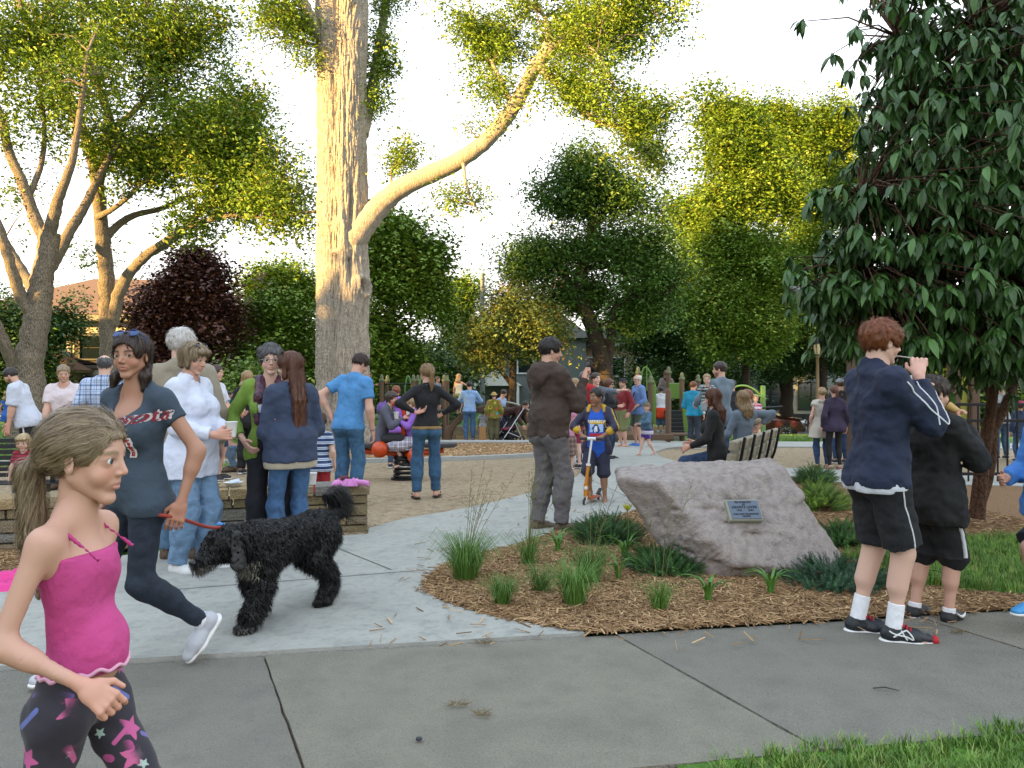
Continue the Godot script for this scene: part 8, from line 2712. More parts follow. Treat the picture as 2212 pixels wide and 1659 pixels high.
	P(922,9.9,1.70,194,"blonde ponytailed woman in black top and jeans, hands on hips","fair",["pony","blond"], {"fem": 1.0,"hairlen": 0.95,"ponyy": 0.62,"vol": 0.05,"strands": 1.6,"head": [22,0],"hl": [0.085,0.635,-0.055],"el": [1,-0.05,-0.35],"fl": [-1,0.3,-0.2],"tl": [0.1,0.4,1],"cl": 0.3,"hr": [-0.105,0.615,0.02],"er": [-1,0,-0.3],"al": [0.075,0.045,0.0],"ar": [-0.075,0.045,0.05],"or": [-24,0],
		"top": T("top","15161b",1.9, {"g": 0.013,"hem": 0.543,"scoop": 0.03}),"bot": B("jeans", denim("365d7e"), {"g": 0.006,"cuff": 0.03,"waist": 0.545}),"shoe": {"n": "sandal","flip": true, "m": cloth("1c1712"),"sm": cloth("241c16")}, "more": belt("7d6238",0.018,0.013)})
	P(1186,7.45,1.85,128,"dark-haired man in brown hoodie and grey trousers eating on the path","fair",["short","black"], {"vol": 0.04,"head": [-30,6],"strands": 1.5,"hr": [-0.12,0.785,0.135],"er": [-0.15,-1,0.3],"fr": [0.25,0.75,0.35],"tr": [0.7,0,0.4],"cr": 0.95,"hl": [0.05,0.70,0.15],"al": [0.06,0.045,-0.03],"ar": [-0.055,0.045,0.03],"or": [-22,0],"ol": [-2,0],"top": [T("undershirt","9aa6b8",0.3, {"g": 0.004,"hem": 0.53,"collar": 0.035}), T("hoodie","3c2f28",1.97, {"g": 0.032,"hem": 0.495,"hood": true, "fold": 0.008,"cuff": 0.012,"blouse": 0.006})],
		"bot": B("trousers","5d5a5c", {"g": 0.022,"cuff": 0.036,"fold": 0.009}),"shoe": {"n": "shoe","m": cloth("574c3a",0.7),"sm": cloth("2e281f")}})
	var yellow := Color(0.50,0.30,0.012)
	var navy := Color(0.018,0.018,0.045)
	var boy := P(1289,9.5,1.40,-12,"boy in navy and yellow jacket standing with a scooter on the path","brown",["short","black"], {"kid": 0.35,"vol": 0.028,"strands": 0.4,"head": [-34,4],"gaze": -8.0,"hr": [-0.10,0.58,0.15],"hl": [0.06,0.58,0.16],"er": [-1,-0.25,0.05],"el": [1,-0.25,0.1],"fr": [0.45,-0.25,0.7],"fl": [-0.45,-0.25,0.7],"tr": [1,0.1,0],"tl": [-1,0.1,0],"cr": 0.9,"cl": 0.9,
		"al": [0.075,0.045,0.06],"ar": [-0.055,0.095,0.0],"ol": [6,0],"or": [-4,0],"top": [T("tshirt","1f55b8",0.4, {"g": 0.008,"hem": 0.385,"prints": [on("print_ground", flat_poly([-0.075,0.07,0.085,0.07,0.085,-0.07,-0.075,-0.07],0.02),"a9c3e6",0.0,-0.06), on("print_band", flat_poly([-0.078,0.022,0.09,0.022,0.09,-0.016,-0.078,-0.016],0.02),"c9a21c",0.0,-0.02,0.001), on("print_word", flat_text("AMERICA",0.036),"f0e9c8",0.004,-0.034,0.002), on("print_shape", flat_poly([-0.02,0.05,0.015,0.06,0.03,0.03,0.055,-0.03,0.03,-0.05,-0.03,-0.05,-0.05,0.0],0.02),"27407c",0.0,-0.09,0.001), on("print_shape", flat_poly([-0.008,0.035,0.015,0.03,0.022,-0.03,-0.012,-0.045,-0.025,-0.01],0.02),"e6ebf0",0.0,-0.09,0.002), on("print_base", flat_poly([-0.075,0.02,0.085,0.02,0.085,-0.014,-0.075,-0.014],0.02),"b0242c",0.0,-0.165,0.001)]}),
			T("jacket", vm(0.7),1.62, {"g": 0.02,"cuff": 0.007,"hem": 0.43,"hood": true, "open": 0.062,"prints": [on("letter_edge", flat_text("A",0.085,0,0,"Droid Serif"),"d8d4c4",0.098,-0.105), on("letter", flat_text("A",0.068,0,0,"Droid Serif"),"b98a18",0.098,-0.098,0.002)],"paint": func(p: Vector3, n: Vector3, s: Dictionary, J: Dictionary) -> Color:
				var q: Vector3 = J.R.transposed() * (p - J.neck)
				if q.y > -0.035 and absf(q.x) < 0.11: return yellow
				for g: String in ["l","r"]:
					var a: Vector3 = J["sh" + g]
					var e: Vector3 = J["el" + g]
					var w: Vector3 = J["wr" + g]
					var de := clampf((p - a).dot(e - a) / (e - a).length_squared(),0,1)
					var dw := clampf((p - e).dot(w - e) / (w - e).length_squared(),0,1)
					var ne := (p - a - (e - a) * de).length()
					var nw := (p - e - (w - e) * dw).length()
					if nw < 0.07 and nw < ne + 0.01 and dw > 0.3: return yellow
					if minf(ne, nw) < 0.075 and n.dot((J.R.x * (1.0 if g == "l" else -1.0) + J.R.y * 0.2)) > 0.78 and p.distance_to(J.neck) > 0.13: return yellow
				return navy})],
		"bot": B("shorts","272a3d", {"to": 1.05,"g": 0.022,"cuff": 0.045,"waist": 0.52})})
	var tiger := [[[-0.02,0.0],[0.06,0.018]],[[0.0,0.022],[0.03,-0.012]],[[0.024,0.024],[0.058,-0.012]]]
	var shoe_marks := func(logo: String) -> Callable:
		var white := mc("d2d5d4",0.5)
		var red := mc("a01420",0.7)
		return func(s: Dictionary, J: Dictionary, _cb: float) -> Array:
			var out := []
			for sd: String in ["l","r"]:
				var base: Vector3 = J["an" + sd] - J["fu" + sd] * 0.045 * s.h
				var fd: Vector3 = J["fd" + sd]
				var fu: Vector3 = J["fu" + sd]
				var sx: Vector3 = fu.cross(fd) * (1.0 if sd == "l" else -1.0)
				var at2 := func(z: float, y: float) -> Vector3: return base + fd * z + fu * y + sx * (0.0495 - 0.10 * maxf(z - 0.10,0.0) - 0.25 * maxf(y - 0.05,0))
				if logo == "swoosh":
					out.append(["swoosh","shoe", tubeA([at2.call(0.0,0.078), at2.call(0.03,0.056), at2.call(0.055,0.046), at2.call(0.085,0.052), at2.call(0.11,0.066)],[0.0015,0.006,0.009,0.007,0.001],6), white])
				else:
					for e: Array in [[-0.03,0.075,0.0,0.06,0.055,0.05,0.085,0.035],[-0.01,0.045,0.015,0.06,0.045,0.078,0.06,0.082],[0.03,0.08,0.04,0.062,0.05,0.045,0.06,0.034],[0.055,0.085,0.07,0.07,0.085,0.05,0.09,0.036]]:
						out.append(["stripe","shoe", tubeA(smooth([at2.call(e[0], e[1]), at2.call(e[2], e[3]), at2.call(e[4], e[5]), at2.call(e[6], e[7])],3),[0.0042],6), white])
					for k in 5: out.append(["lace","shoe", tubeA([base + fd * (0.045 + 0.018 * k) + fu * (0.095 - 0.010 * k) + sx * 0.03, base + fd * (0.05 + 0.018 * k) + fu * (0.107 - 0.010 * k), base + fd * (0.045 + 0.018 * k) + fu * (0.095 - 0.010 * k) - sx * 0.03],[0.006],6), red])
					out.append(["toe_cap","shoe", ball(base + fd * 0.205 + fu * 0.028, V(0.028,0.026,0.024),0.005, Basis(sx, fu, fd)), red])
			return out
	var side_line := func(off: float) -> Callable: return func(s: Dictionary, J: Dictionary) -> Array:
		var x: Vector3 = J.Rp.x * -0.10
		return [J.hipr + x + J.Rp.y * 0.07 + J.Rp.z * off, J.hipr + x + J.Rp.z * off, J.hipr.lerp(J.knr, 0.35) + x + J.Rp.z * off, J.hipr.lerp(J.knr, 0.65) + x + J.Rp.z * (off + 0.01), J.hipr.lerp(J.knr, 0.97) + x + J.Rp.z * off]
	var rh := P(1898,4.35,1.76,92,"red-haired teenager in navy track jacket eating ice cream with a spoon","pale",["short","red"], {"bulk": 0.93,"vol": 0.075,"strands": 2.0,"head": [4,6],"curl": 0.35,"lipm": 0.55,"hr": [-0.075,0.822,0.085],"er": [-0.1,-1,0.3],"fr": [0.35,0.9,0.22],"tr": [0.5,0.1,-0.6],"cr": 0.72,"hl": [0.075,0.745,0.14],"el": [0.3,-1,0.2],"fl": [-0.1,0.85,0.5],"tl": [-0.9,0.1,0.5],"cl": 0.42,"thl": 0.1,
		"al": [0.05,0.045,-0.045],"ar": [-0.05,0.045,0.02],"or": [-14,0],"ol": [-6,0],
		"top": [T("undershirt","c9cdd8",0.0, {"g": 0.036,"hem": 0.470,"low": 0.505}), T("jacket","16213a",1.93, {"g": 0.040,"hem": 0.487,"collar": 0.045,"fold": 0.009,"cuff": 0.022,"prints": [piping("piping","cfd3dc",0.0045, func(s: Dictionary, J: Dictionary) -> Array:
			var dn: Vector3 = J.R.z * 0.03 - J.R.x * 0.07
			return [J.shr + dn + J.R.y * 0.0, J.shr.lerp(J.elr, 0.35) + dn, J.shr.lerp(J.elr, 0.7) + dn * 1.1, J.elr + dn * 0.8 + J.R.z * 0.05, J.elr.lerp(J.wrr, 0.4) + J.R.z * 0.06 - J.R.x * 0.03, J.elr.lerp(J.wrr, 0.85) + J.R.z * 0.05]), piping("piping","cfd3dc",0.004, func(s: Dictionary, J: Dictionary) -> Array: return [J.elr - J.R.x * 0.08, J.elr.lerp(J.wrr, 0.3) - J.R.x * 0.08, J.elr.lerp(J.wrr, 0.6) - J.R.x * 0.07 - J.R.z * 0.02, J.elr.lerp(J.wrr, 0.88) - J.R.x * 0.04 - J.R.z * 0.04])]})],
		"bot": B("shorts","111318", {"to": 0.93,"g": 0.024,"cuff": 0.046,"fold": 0.007,"prints": [piping("piping","c6c9cd",0.004, side_line.call(0.015))]}),"shoe": {"n": "shoe","m": cloth("1a2026",0.5),"sock": true, "sockh": 0.33,"sockm": "whitecloth"}, "more": shoe_marks.call("tiger")})
	var bb := P(2012,4.65,1.46,112,"younger boy in black jacket and shorts biting a cone, back turned","fair",["short","dark"], {"kid": 0.2,"vol": 0.045,"strands": 1.4,"head": [-14,2],"hr": [-0.065,0.79,0.09],"er": [-0.35,-1,0.45],"fr": [0.35,0.85,-0.05],"tr": [0.7,-0.2,0.6],"cr": 0.7,"hl": [0.14,0.55,0.08],"al": [0.055,0.045,-0.03],"ar": [-0.055,0.045,0.03],"or": [14,0],"ol": [10,0],
		"top": [T("undershirt","2b5aa6",0.3, {"g": 0.004,"hem": 0.53,"collar": 0.042}), T("jacket","0d0e10",1.93, {"g": 0.036,"hem": 0.41,"collar": 0.012,"fold": 0.009,"cuff": 0.03,"flare": 0.2})],
		"bot": B("shorts","0f1013", {"to": 1.02,"g": 0.028,"cuff": 0.052,"waist": 0.56,"fold": 0.007,"prints": [piping("stripe","bfc3c6",0.012, side_line.call(-0.01))]}),"shoe": {"n": "shoe","m": cloth("15161a",0.6),"sock": true, "sockh": 0.1}, "more": shoe_marks.call("swoosh")})
	P(2282,4.5,1.42,-80,"child in bright blue hoodie stepping in at the right edge","fair",["short","brown"], {"kid": 0.3,"hr": [-0.1,0.6,0.14],"hl": [0.11,0.56,0.12],"al": [0.05,0.13,0.14],"kl": [0.1,0.5,1],"ar": [-0.05,0.045,-0.05],"top": T("hoodie","3f78bd",1.95, {"g": 0.035,"hem": 0.46,"hood": true, "fold": 0.008}),"bot": B("shorts","171c30", {"to": 0.95,"g": 0.03,"cuff": 0.05}),"shoe": {"n": "shoe","m": cloth("3a8ac2",0.6),"sock": true, "sockh": 0.3}})
	P(16,23.5,1.42,170,"girl with wavy blonde hair in royal blue dress on the lawn","fair",["long","blond"], {"kid": 0.3,"fem": 0.8,"hairlen": 0.5,"floor": -0.22,"vol": 0.09,"top": T("dress","2a62b8",0.3, {"g": 0.02,"hem": 0.36,"flare": 0.5}),"bot": B("shorts","2a62b8", {"to": 0.3}),"shoe": blackshoe})
	P(62,12.4,1.80,-78,"black-haired man in white T-shirt and black striped shorts bending forward","fair",["short","black"], {"bulk": 1.04,"belly": 0.4,"beard": 0.7,"lean": [18,0,0],"head": [0,22],"hl": [0.12,0.44,0.12],"hr": [-0.10,0.40,0.22],"al": [0.06,0.045,-0.10],"top": T("tshirt","b9c0d0",0.85, {"g": 0.035,"hem": 0.46,"fold": 0.008}),"bot": B("shorts","16171b", {"to": 0.95,"g": 0.03,"cuff": 0.05,"prints": [piping("stripe","c9c9cf",0.012, func(s: Dictionary, J: Dictionary) -> Array: return [J.hipl + V(0.1,0.05,0.02), J.hipl.lerp(J.knl, 0.5) + V(0.1,0,0.02), J.hipl.lerp(J.knl, 0.95) + V(0.1,0,0)])]}),"shoe": {"n": "shoe","m": cloth("6a1a20",0.6),"sock": true, "sockm": cloth("1a1a1f")}})
	P(52,8.55,0.88,6,"white-blond toddler in red striped shirt behind the wall's left end","pale",["bob","pale"], {"kid": 1.0,"vol": 0.03,"head": [4,10],"hr": [-0.165,0.42,0.04],"er": [-1,0,-0.3],"hl": [0.16,0.42,0.03],"top": T("tshirt", stripes([["8c1f30",40],["4e1424",24]],0.034),0.7, {"g": 0.012,"hem": 0.40}),"bot": B("jeans", denim("44618c"), {"g": 0.016,"waist": 0.48}),"shoe": sneaker})
	P(138,11.0,1.74,8,"sandy-haired man in pale pink shirt with tattooed arm","fair",["short","ash"], {"beard": 0.45,"vol": 0.04,"head": [22,12],"hr": [-0.10,0.50,0.13],"hl": [0.05,0.49,0.14],"top": T("shirt","c8bcc0",0.72, {"g": 0.026,"hem": 0.46,"collar": 0.03,"fold": 0.007}),"bot": B("trousers","6f6a5c", {"g": 0.015}),"shoe": brown})
	P(226,9.3,1.78,196,"balding man in blue plaid shirt behind the dark-haired woman","pale",["bald","grey"], {"vol": 0.025,"top": T("shirt", plaid("b3bfd4",[["2c4a7c",6,10],["20304e",38,4],["7a90b8",50,8]],0.11),1.9, {"g": 0.026,"hem": 0.46,"collar": 0.03}),"bot": B("jeans", denim("3d5a80"), {"g": 0.015}),"shoe": brown})
	P(466,12.2,1.79,84,"dark-haired man in white polo facing right with a small cup","fair",["short","dark"], {"head": [0,2],"hr": [-0.05,0.60,0.22],"hl": [0.06,0.58,0.18],"top": T("polo","c2c6d2",0.75, {"g": 0.024,"hem": 0.45,"collar": 0.028}),"bot": B("shorts","26304c", {"to": 1.0,"g": 0.02,"cuff": 0.035}),"shoe": blackshoe})
	P(534,13.2,1.73,172,"woman with wavy blonde hair in black jacket and black trousers","fair",["long","blond"], {"fem": 1.0,"hairlen": 0.4,"vol": 0.09,"top": T("jacket","131316",1.95, {"g": 0.02,"hem": 0.45}),"bot": B("trousers","12131a", {"g": 0.016,"cuff": 0.04}),"shoe": blackshoe})
	P(496,26,1.42,100,"boy in turquoise shirt and brown shorts on the far lawn","fair",["short","black"], {"kid": 0.35,"floor": -0.25,"hr": [-0.03,0.6,0.2],"top": T("tshirt","1593b8",1.0, {"g": 0.02,"hem": 0.45}),"bot": B("shorts","4a3020", {"to": 1.0,"g": 0.02}),"shoe": blackshoe})
	P(524,13.8,1.76,-60,"crouching man in sunglasses and jeans at the edge of the chips","fair",["short","auburn"], {"seated": true, "pel": [0,0.20,-0.06],"lean": [24,0,0],"head": [0,16],"al": [0.08,0.045,0.10],"ar": [-0.10,0.045,0.06],"kl": [0.25,0.6,1],"kr": [-0.25,0.6,1],"hl": [0.03,0.36,0.27],"hr": [-0.02,0.37,0.27],"top": T("tshirt","8d948e",0.6, {"g": 0.02,"hem": 0.5}),"bot": B("jeans", denim("64809c"), {"g": 0.014}),"shoe": brown, "more": specs("1a1a1c", dark)})
	P(826,12.35,1.60,80,"woman with dark bob in grey hooded jacket sitting on the spring rider","fair",["bob","dark"], {"fem": 0.8,"seated": true, "pel": [0,0.385,-0.02],"lean": [16,0,0],"head": [-14,2],"vol": 0.08,"al": [0.07,0.17,0.20],"ar": [-0.06,0.17,0.20],"hl": [0.05,0.60,0.26],"hr": [-0.06,0.60,0.24],"er": [-0.6,-1,-0.2],"cr": 0.7,"cl": 0.7,"top": T("jacket","4b4e5c",1.95, {"g": 0.026,"hem": 0.45,"hood": true, "fold": 0.007,"prints": [on("print", flat_poly([-0.03,0.02,0.03,0.03,0.02,-0.03,-0.02,-0.02],0.02),"2a9ab8",-0.06,-0.08)],"paint": func(p: Vector3, _n: Vector3, s: Dictionary, J: Dictionary) -> Color:
		var q: Vector3 = J.R.transposed() * (p - J.neck)
		return Color(0.12,0.06,0.26) if q.y > -0.06 and q.z < -0.02 and absf(q.x) < 0.14 else Color(0.072,0.076,0.105),"m": vm(0.85)}),
		"bot": B("trousers","25262a", {"g": 0.012}),"shoe": {"n": "shoe","m": cloth("17181a",0.6)}})
	P(893,12.3,1.32,-78,"laughing blonde girl in lilac hoodie and ruffled skirt on the rider","pale",["short","blond"], {"kid": 0.4,"fem": 0.7,"vol": 0.07,"seated": true, "pel": [0,0.46,-0.02],"lean": [6,0,6],"head": [-6,0],"mouth": 0.7,"al": [0.06,0.19,0.14],"ar": [-0.05,0.21,0.12],"hl": [0.06,0.70,0.17],"hr": [-0.03,0.69,0.16],"el": [0.8,-1,-0.2],"cl": 0.7,"cr": 0.7,"top": T("hoodie","8258b0",1.92, {"g": 0.024,"hem": 0.45,"hood": true}),"bot": B("skirt", plaid("9c9aa6",[["3a3844",4,6],["d6d4dc",24,10],["4a4652",46,5]],0.07), {"skirt": 0.30,"flare": 1.3,"waist": 0.53}),
		"more": func(s: Dictionary, J: Dictionary, _cb: float) -> Array:
			var out := []
			for r in 2:
				var ring := []
				for i in 41: ring.append(J.pel + V(cos(TAU * i / 40.0) * 0.17,-0.13 - 0.012 * sin(i * 2.6) + 0.06 * r, 0.12 + sin(TAU * i / 40.0) * 0.15))
				out.append(["ruffle","skirt", tubeA(ring, [0.014],6, false, true), ruffle])
			return out})
	P(855,14.4,1.62,186,"woman with red hair bun in lilac hoodie behind the spring rider","fair",["bun","red"], {"fem": 1.0,"lean": [10,0,0],"drop": 0.07,"top": T("hoodie","8f5fc0",1.95, {"g": 0.026,"hem": 0.46,"hood": true}),"bot": B("jeans", denim("2d3f5c"), {"g": 0.01}),"shoe": blackshoe})
	P(797,26.8,1.30,110,"girl in turquoise plaid shirt standing on the left play deck","tan",["long","auburn"], {"kid": 0.35,"fem": 0.7,"hairlen": 0.3,"up": 0.99,"hr": [-0.1,0.66,0.16],"top": T("shirt", plaid("3fb0c0",[["a9dce0",10,8],["1d7f92",40,8]],0.14),0.7, {"g": 0.02,"hem": 0.42}),"bot": B("shorts","2a2c34", {"to": 0.8}),"shoe": blackshoe})
	P(945,27,1.36,60,"dark-haired child in grey shirt at the right post of the play deck","fair",["short","dark"], {"kid": 0.3,"up": 0.8,"hr": [-0.2,0.7,0.1],"top": T("tshirt","6a7280",0.6, {"g": 0.02}),"bot": B("shorts","2a2c34", {"to": 1.0}),"shoe": blackshoe})
	P(991,23.9,1.24,158,"girl in white camisole and olive shorts standing on the arch climber","fair",["long","blond"], {"kid": 0.4,"fem": 0.7,"hairlen": 0.55,"up": 0.80,"hl": [0.15,0.42,0.0],"hr": [-0.22,0.66,0.2],"al": [0.06,-0.01,0.06],"ar": [-0.05,0.06,-0.04],"top": T("camisole","c9c4b4",0.0, {"g": 0.014,"hem": 0.5,"straps": true}),"bot": B("shorts","7c7f58", {"to": 0.45,"g": 0.02,"waist": 0.52})})
	P(1014,23.4,1.80,184,"man in pale blue long-sleeved shirt and jeans, seen from behind","fair",["short","black"], {"hl": [0.04,0.66,0.13],"hr": [-0.06,0.66,0.13],"el": [1,-0.6,0],"er": [-1,-0.6,0],"top": T("shirt","82a4cf",1.95, {"g": 0.022,"hem": 0.50,"collar": 0.02}),"bot": B("jeans", denim("44698f"), {"g": 0.014,"cuff": 0.025}),"shoe": {"n": "shoe","m": cloth("5a5872",0.6)}})
	var sun := printed("suns",128,128,0.46, func(im: Image) -> void:
		im.fill(C("6b6a22"))
		for e: Array in [[64,56,24,"b5562c"],[64,56,15,"2f7fae"],[64,56,6,"9cc2d4"],[30,100,17,"c2a53a"],[30,96,11,"6b6a22"],[105,110,14,"a8582c"],[100,20,12,"3f8a94"],[18,30,14,"8a5a3a"],[120,62,10,"b8a23c"]]: dot(im, e[0], e[1], e[2], e[2], C(e[3])))
	P(1067,23.2,1.46,182,"short person in straw hat and jacket of bright painted suns","fair",["short","grey"], {"fem": 0.5,"bulk": 1.06,"top": T("jacket", sun, 1.95, {"g": 0.035,"hem": 0.48}),"bot": B("trousers","57553c", {"g": 0.022,"cuff": 0.035}),"shoe": blackshoe, "more": straw("a88a52")})
	P(1079,24.4,1.72,60,"curly dark-haired man in light blue behind the straw hat","fair",["curly","dark"], {"head": [10,22],"lean": [10,0,0],"drop": 0.08,"top": T("shirt","8a9cc0",1.9, {"g": 0.02}),"bot": B("jeans", denim("2d3f5c")),"shoe": blackshoe})
	P(1098,23.6,1.72,55,"person in brown sweater bent over the stroller","fair",["short","dark"], {"lean": [68,0,0],"drop": 0.05,"head": [0,0],"hl": [0.1,0.30,0.34],"hr": [-0.08,0.28,0.36],"al": [0.06,0.045,-0.05],"top": T("sweater","3a211c",1.95, {"g": 0.035,"hem": 0.49}),"bot": B("trousers","1c1c22", {"g": 0.02}),"shoe": blackshoe})
	P(1043,24.6,0.98,170,"small child in white shirt and dark shorts beside the straw-hatted person","brown",["short","black"], {"kid": 0.75,"top": T("tshirt","b9c0cc",0.6, {"g": 0.018,"hem": 0.42}),"bot": B("shorts","1a1c26", {"to": 1.0,"g": 0.02,"waist": 0.5}),"shoe": {"n": "shoe","m": cloth("b0b4b8",0.6)}})
	P(1242,14.2,1.64,-150,"woman in dark top and magenta shorts behind the scooter boy","pale",["long","blond"], {"fem": 0.9,"hairlen": 0.5,"hl": [0.2,0.5,0.1],"top": T("top","17181c",0.9, {"g": 0.02}),"bot": B("shorts","8a2f48", {"to": 1.0,"g": 0.016,"cuff": 0.02}),"shoe": blackshoe})
	P(1224,12.6,1.30,160,"girl in pink shirt half hidden behind the man in brown hoodie","pale",["long","blond"], {"kid": 0.35,"fem": 0.7,"hairlen": 0.3,"hr": [-0.19,0.42,0.08],"top": T("tshirt","b87a94",0.4, {"g": 0.014}),"bot": B("skirt", plaid("6a5248",[["a89a90",8,10],["3a2a26",40,8]],0.08), {"skirt": 0.2,"flare": 1.0,"waist": 0.53})})
	P(1262,15.2,1.80,152,"grey-haired man in red hooded sweatshirt, back turned","fair",["short","grey"], {"head": [-30,0],"vol": 0.03,"top": [T("undershirt","a9b4cc",0.3, {"g": 0.004,"hem": 0.53,"collar": 0.035}), T("hoodie","9e1620",1.95, {"g": 0.036,"hem": 0.49,"hood": true})],"bot": B("jeans", denim("34557e"), {"g": 0.014}),"shoe": blackshoe})
	P(1287,15.6,1.79,14,"pale woman with open mouth pointing to the right","pale",["bun","dark"], {"fem": 0.9,"mouth": 1.3,"head": [20,0],"hl": [0.27,0.80,0.12],"fl": [1,0.15,0.1],"cl": 0.35,"top": T("top","5a6472",1.2, {"g": 0.018}),"bot": B("jeans", denim("2d3f5c")),"shoe": blackshoe})
	P(1315,16.3,1.68,62,"woman with chestnut hair and sunglasses in black jacket","fair",["bob","auburn"], {"fem": 0.9,"vol": 0.09,"mouth": 0.5,"head": [6,0],"hr": [-0.04,0.66,0.14],"top": T("jacket","14161a",1.95, {"g": 0.026,"hem": 0.46,"collar": 0.035}),"bot": B("jeans", denim("26364e")),"shoe": blackshoe, "more": specs("141416", dark)})
	P(1346,20.4,1.80,-64,"bearded man in dark cap, red sweater and olive shorts","fair",["short","brown"], {"beard": 0.8,"beardc": Color(0.2,0.17,0.14),"bulk": 1.01,"top": T("sweater","741c26",1.95, {"g": 0.028,"hem": 0.49}),"bot": B("shorts","6c7048", {"to": 1.06,"g": 0.03,"cuff": 0.045}),"shoe": {"n": "sandal","flip": true, "m": cloth("2a2018")}, "more": cap("1c2030")})
	P(1378,20.8,1.92,-70,"tall bald goateed man in blue shirt with a camera at his waist","fair",["bald","white"], {"beard": 0.6,"beardc": Color(0.5,0.48,0.45),"head": [0,3],"hr": [-0.03,0.57,0.12],"hl": [0.1,0.55,0.1],"top": T("shirt","5f7caf",1.5, {"g": 0.032,"hem": 0.45,"collar": 0.025}),"bot": B("shorts","4a5648", {"to": 1.0,"g": 0.028,"cuff": 0.04}),"shoe": {"n": "shoe","m": cloth("2c66ae",0.6)}, "more": both(specs("6a665c", null), func(s: Dictionary, J: Dictionary, cb: float) -> Array:
		var c: Vector3 = J.waist + J.R * V(-0.02,0.0,0.19)
		var t := tubeA([J.neck + J.R * V(0.07,0.01,0.02), J.chest + J.R * V(0.08,0.02,0.15), c],[0.012],6)
		var b := ball(c, V(0.08,0.06,0.05), cb * 0.5)
		return [["camera_strap","", t, camblack],["camera_body","", b, camblack],["camera_lens","", tubeA([c, c + J.R.z * 0.11 - J.R.y * 0.04],[0.042,0.046],12), camblack]])})
	P(1398,17.2,1.20,-74,"small girl in camouflage cap, denim jacket and purple shorts walking barefoot","pale",["bob","ash"], {"kid": 0.55,"fem": 0.6,"head": [66,4],"vol": 0.05,"hl": [0.06,0.60,0.16],"hr": [-0.05,0.58,0.18],"el": [0.9,-0.5,-0.2],"al": [0.04,0.08,-0.13],"ar": [-0.04,0.05,0.13],"top": [T("undershirt","b9b6c4",0.0, {"g": 0.018,"hem": 0.41,"low": 0.53}), T("denim_jacket", denim("4c6f86"),1.9, {"g": 0.03,"hem": 0.50,"collar": 0.02})],"bot": B("shorts","442a80", {"to": 0.6,"g": 0.022,"cuff": 0.03,"waist": 0.5,"prints": [piping("piping","b8b4c8",0.006, func(s: Dictionary, J: Dictionary) -> Array: return [J.hipl + V(0.09,0.03,0), J.hipl.lerp(J.knl, 0.5) + V(0.09,0,0)])]}),"more": cap("4a5440")})
	P(1428,24.2,1.42,168,"boy in white T-shirt with orange sweater round his waist on the platform","brown",["short","black"], {"kid": 0.25,"up": 0.25,"hl": [0.03,0.72,0.15],"top": T("tshirt","c4c8ce",0.6, {"g": 0.024,"hem": 0.5}),"bot": B("jeans", denim("52708e"), {"g": 0.014,"to": 1.4}),"shoe": {"n": "shoe","m": cloth("b8bcc0",0.6)}, "more": func(s: Dictionary, J: Dictionary, cb: float) -> Array:
		var f := Field.new(J.pel - V(0.3,0.3,0.3), J.pel + V(0.3,0.15,0.3), cb)
		hips(f, s, J, 0.03)
		for g: float in [-1.0,0.0,1.0]: f.bone(J.pel + J.Rp * V(0.06 * g, 0.02,-0.06), J.pel + J.Rp * V(0.09 * g, -0.2,-0.08),0.08,0.07,0.03)
		f.plane(J.pel + J.Rp.y * 0.07, J.Rp.y)
		f.mesh()
		return [["tied_sweater","", f.arrays(), orange]]})
	P(1440,25.2,1.70,178,"woman with long dark hair in grey cardigan up on the climbing tower","fair",["long","auburn"], {"fem": 1.0,"hairlen": 0.9,"up": 0.55,"lean": [8,0,0],"top": T("cardigan","6c625c",1.95, {"g": 0.03,"hem": 0.42}),"bot": B("trousers","1c1b1d"),"shoe": blackshoe})
	P(1498,20.0,1.72,140,"man with ginger hair in turquoise sweater and dark trousers","fair",["short","auburn"], {"head": [-20,0],"hl": [0.1,0.58,0.12],"top": T("sweater","1681aa",1.95, {"g": 0.03,"hem": 0.49}),"bot": B("trousers","2f3a48", {"g": 0.014}),"shoe": blackshoe})
	var dad := P(1556,12.6,1.86,212,"bearded man in grey cardigan holding a toddler on his arm","fair",["short","dark"], {"beard": 0.6,"vol": 0.05,"head": [38,4],"hl": [0.14,0.62,0.15],"el": [1,-0.8,0],"hr": [0.0,0.66,0.16],"top": T("cardigan","63727e",1.95, {"g": 0.03,"hem": 0.44,"collar": 0.028}),"bot": B("jeans", denim("2c3a50"), {"g": 0.012}),"shoe": brown})
	P(1527,12.35,0.80,-6,"crying blond toddler in striped sweater carried on the bearded man's arm","pale",["short","blond"], {"kid": 1.0,"up": 0.90,"seated": true, "pel": [0,0.36,0],"al": [0.08,0.20,0.22],"ar": [-0.08,0.2,0.22],"mouth": 0.6,"head": [-8,6],"hl": [0.03,0.66,0.2],"hr": [-0.05,0.68,0.2],"el": [1,-0.5,0],"er": [-1,-0.5,0],"top": T("sweater", stripes([["3a4650",34],["9aa6a4",30]],0.055),1.9, {"g": 0.016,"hem": 0.34}),"bot": B("trousers","8a8c90", {"g": 0.016,"waist": 0.46}),"shoe": sneaker})
	var seat := {"seated": true, "fem": 1.0,"pel": [0,0.335,-0.05],"kl": [0.05,0.3,1],"kr": [-0.05,0.3,1]}
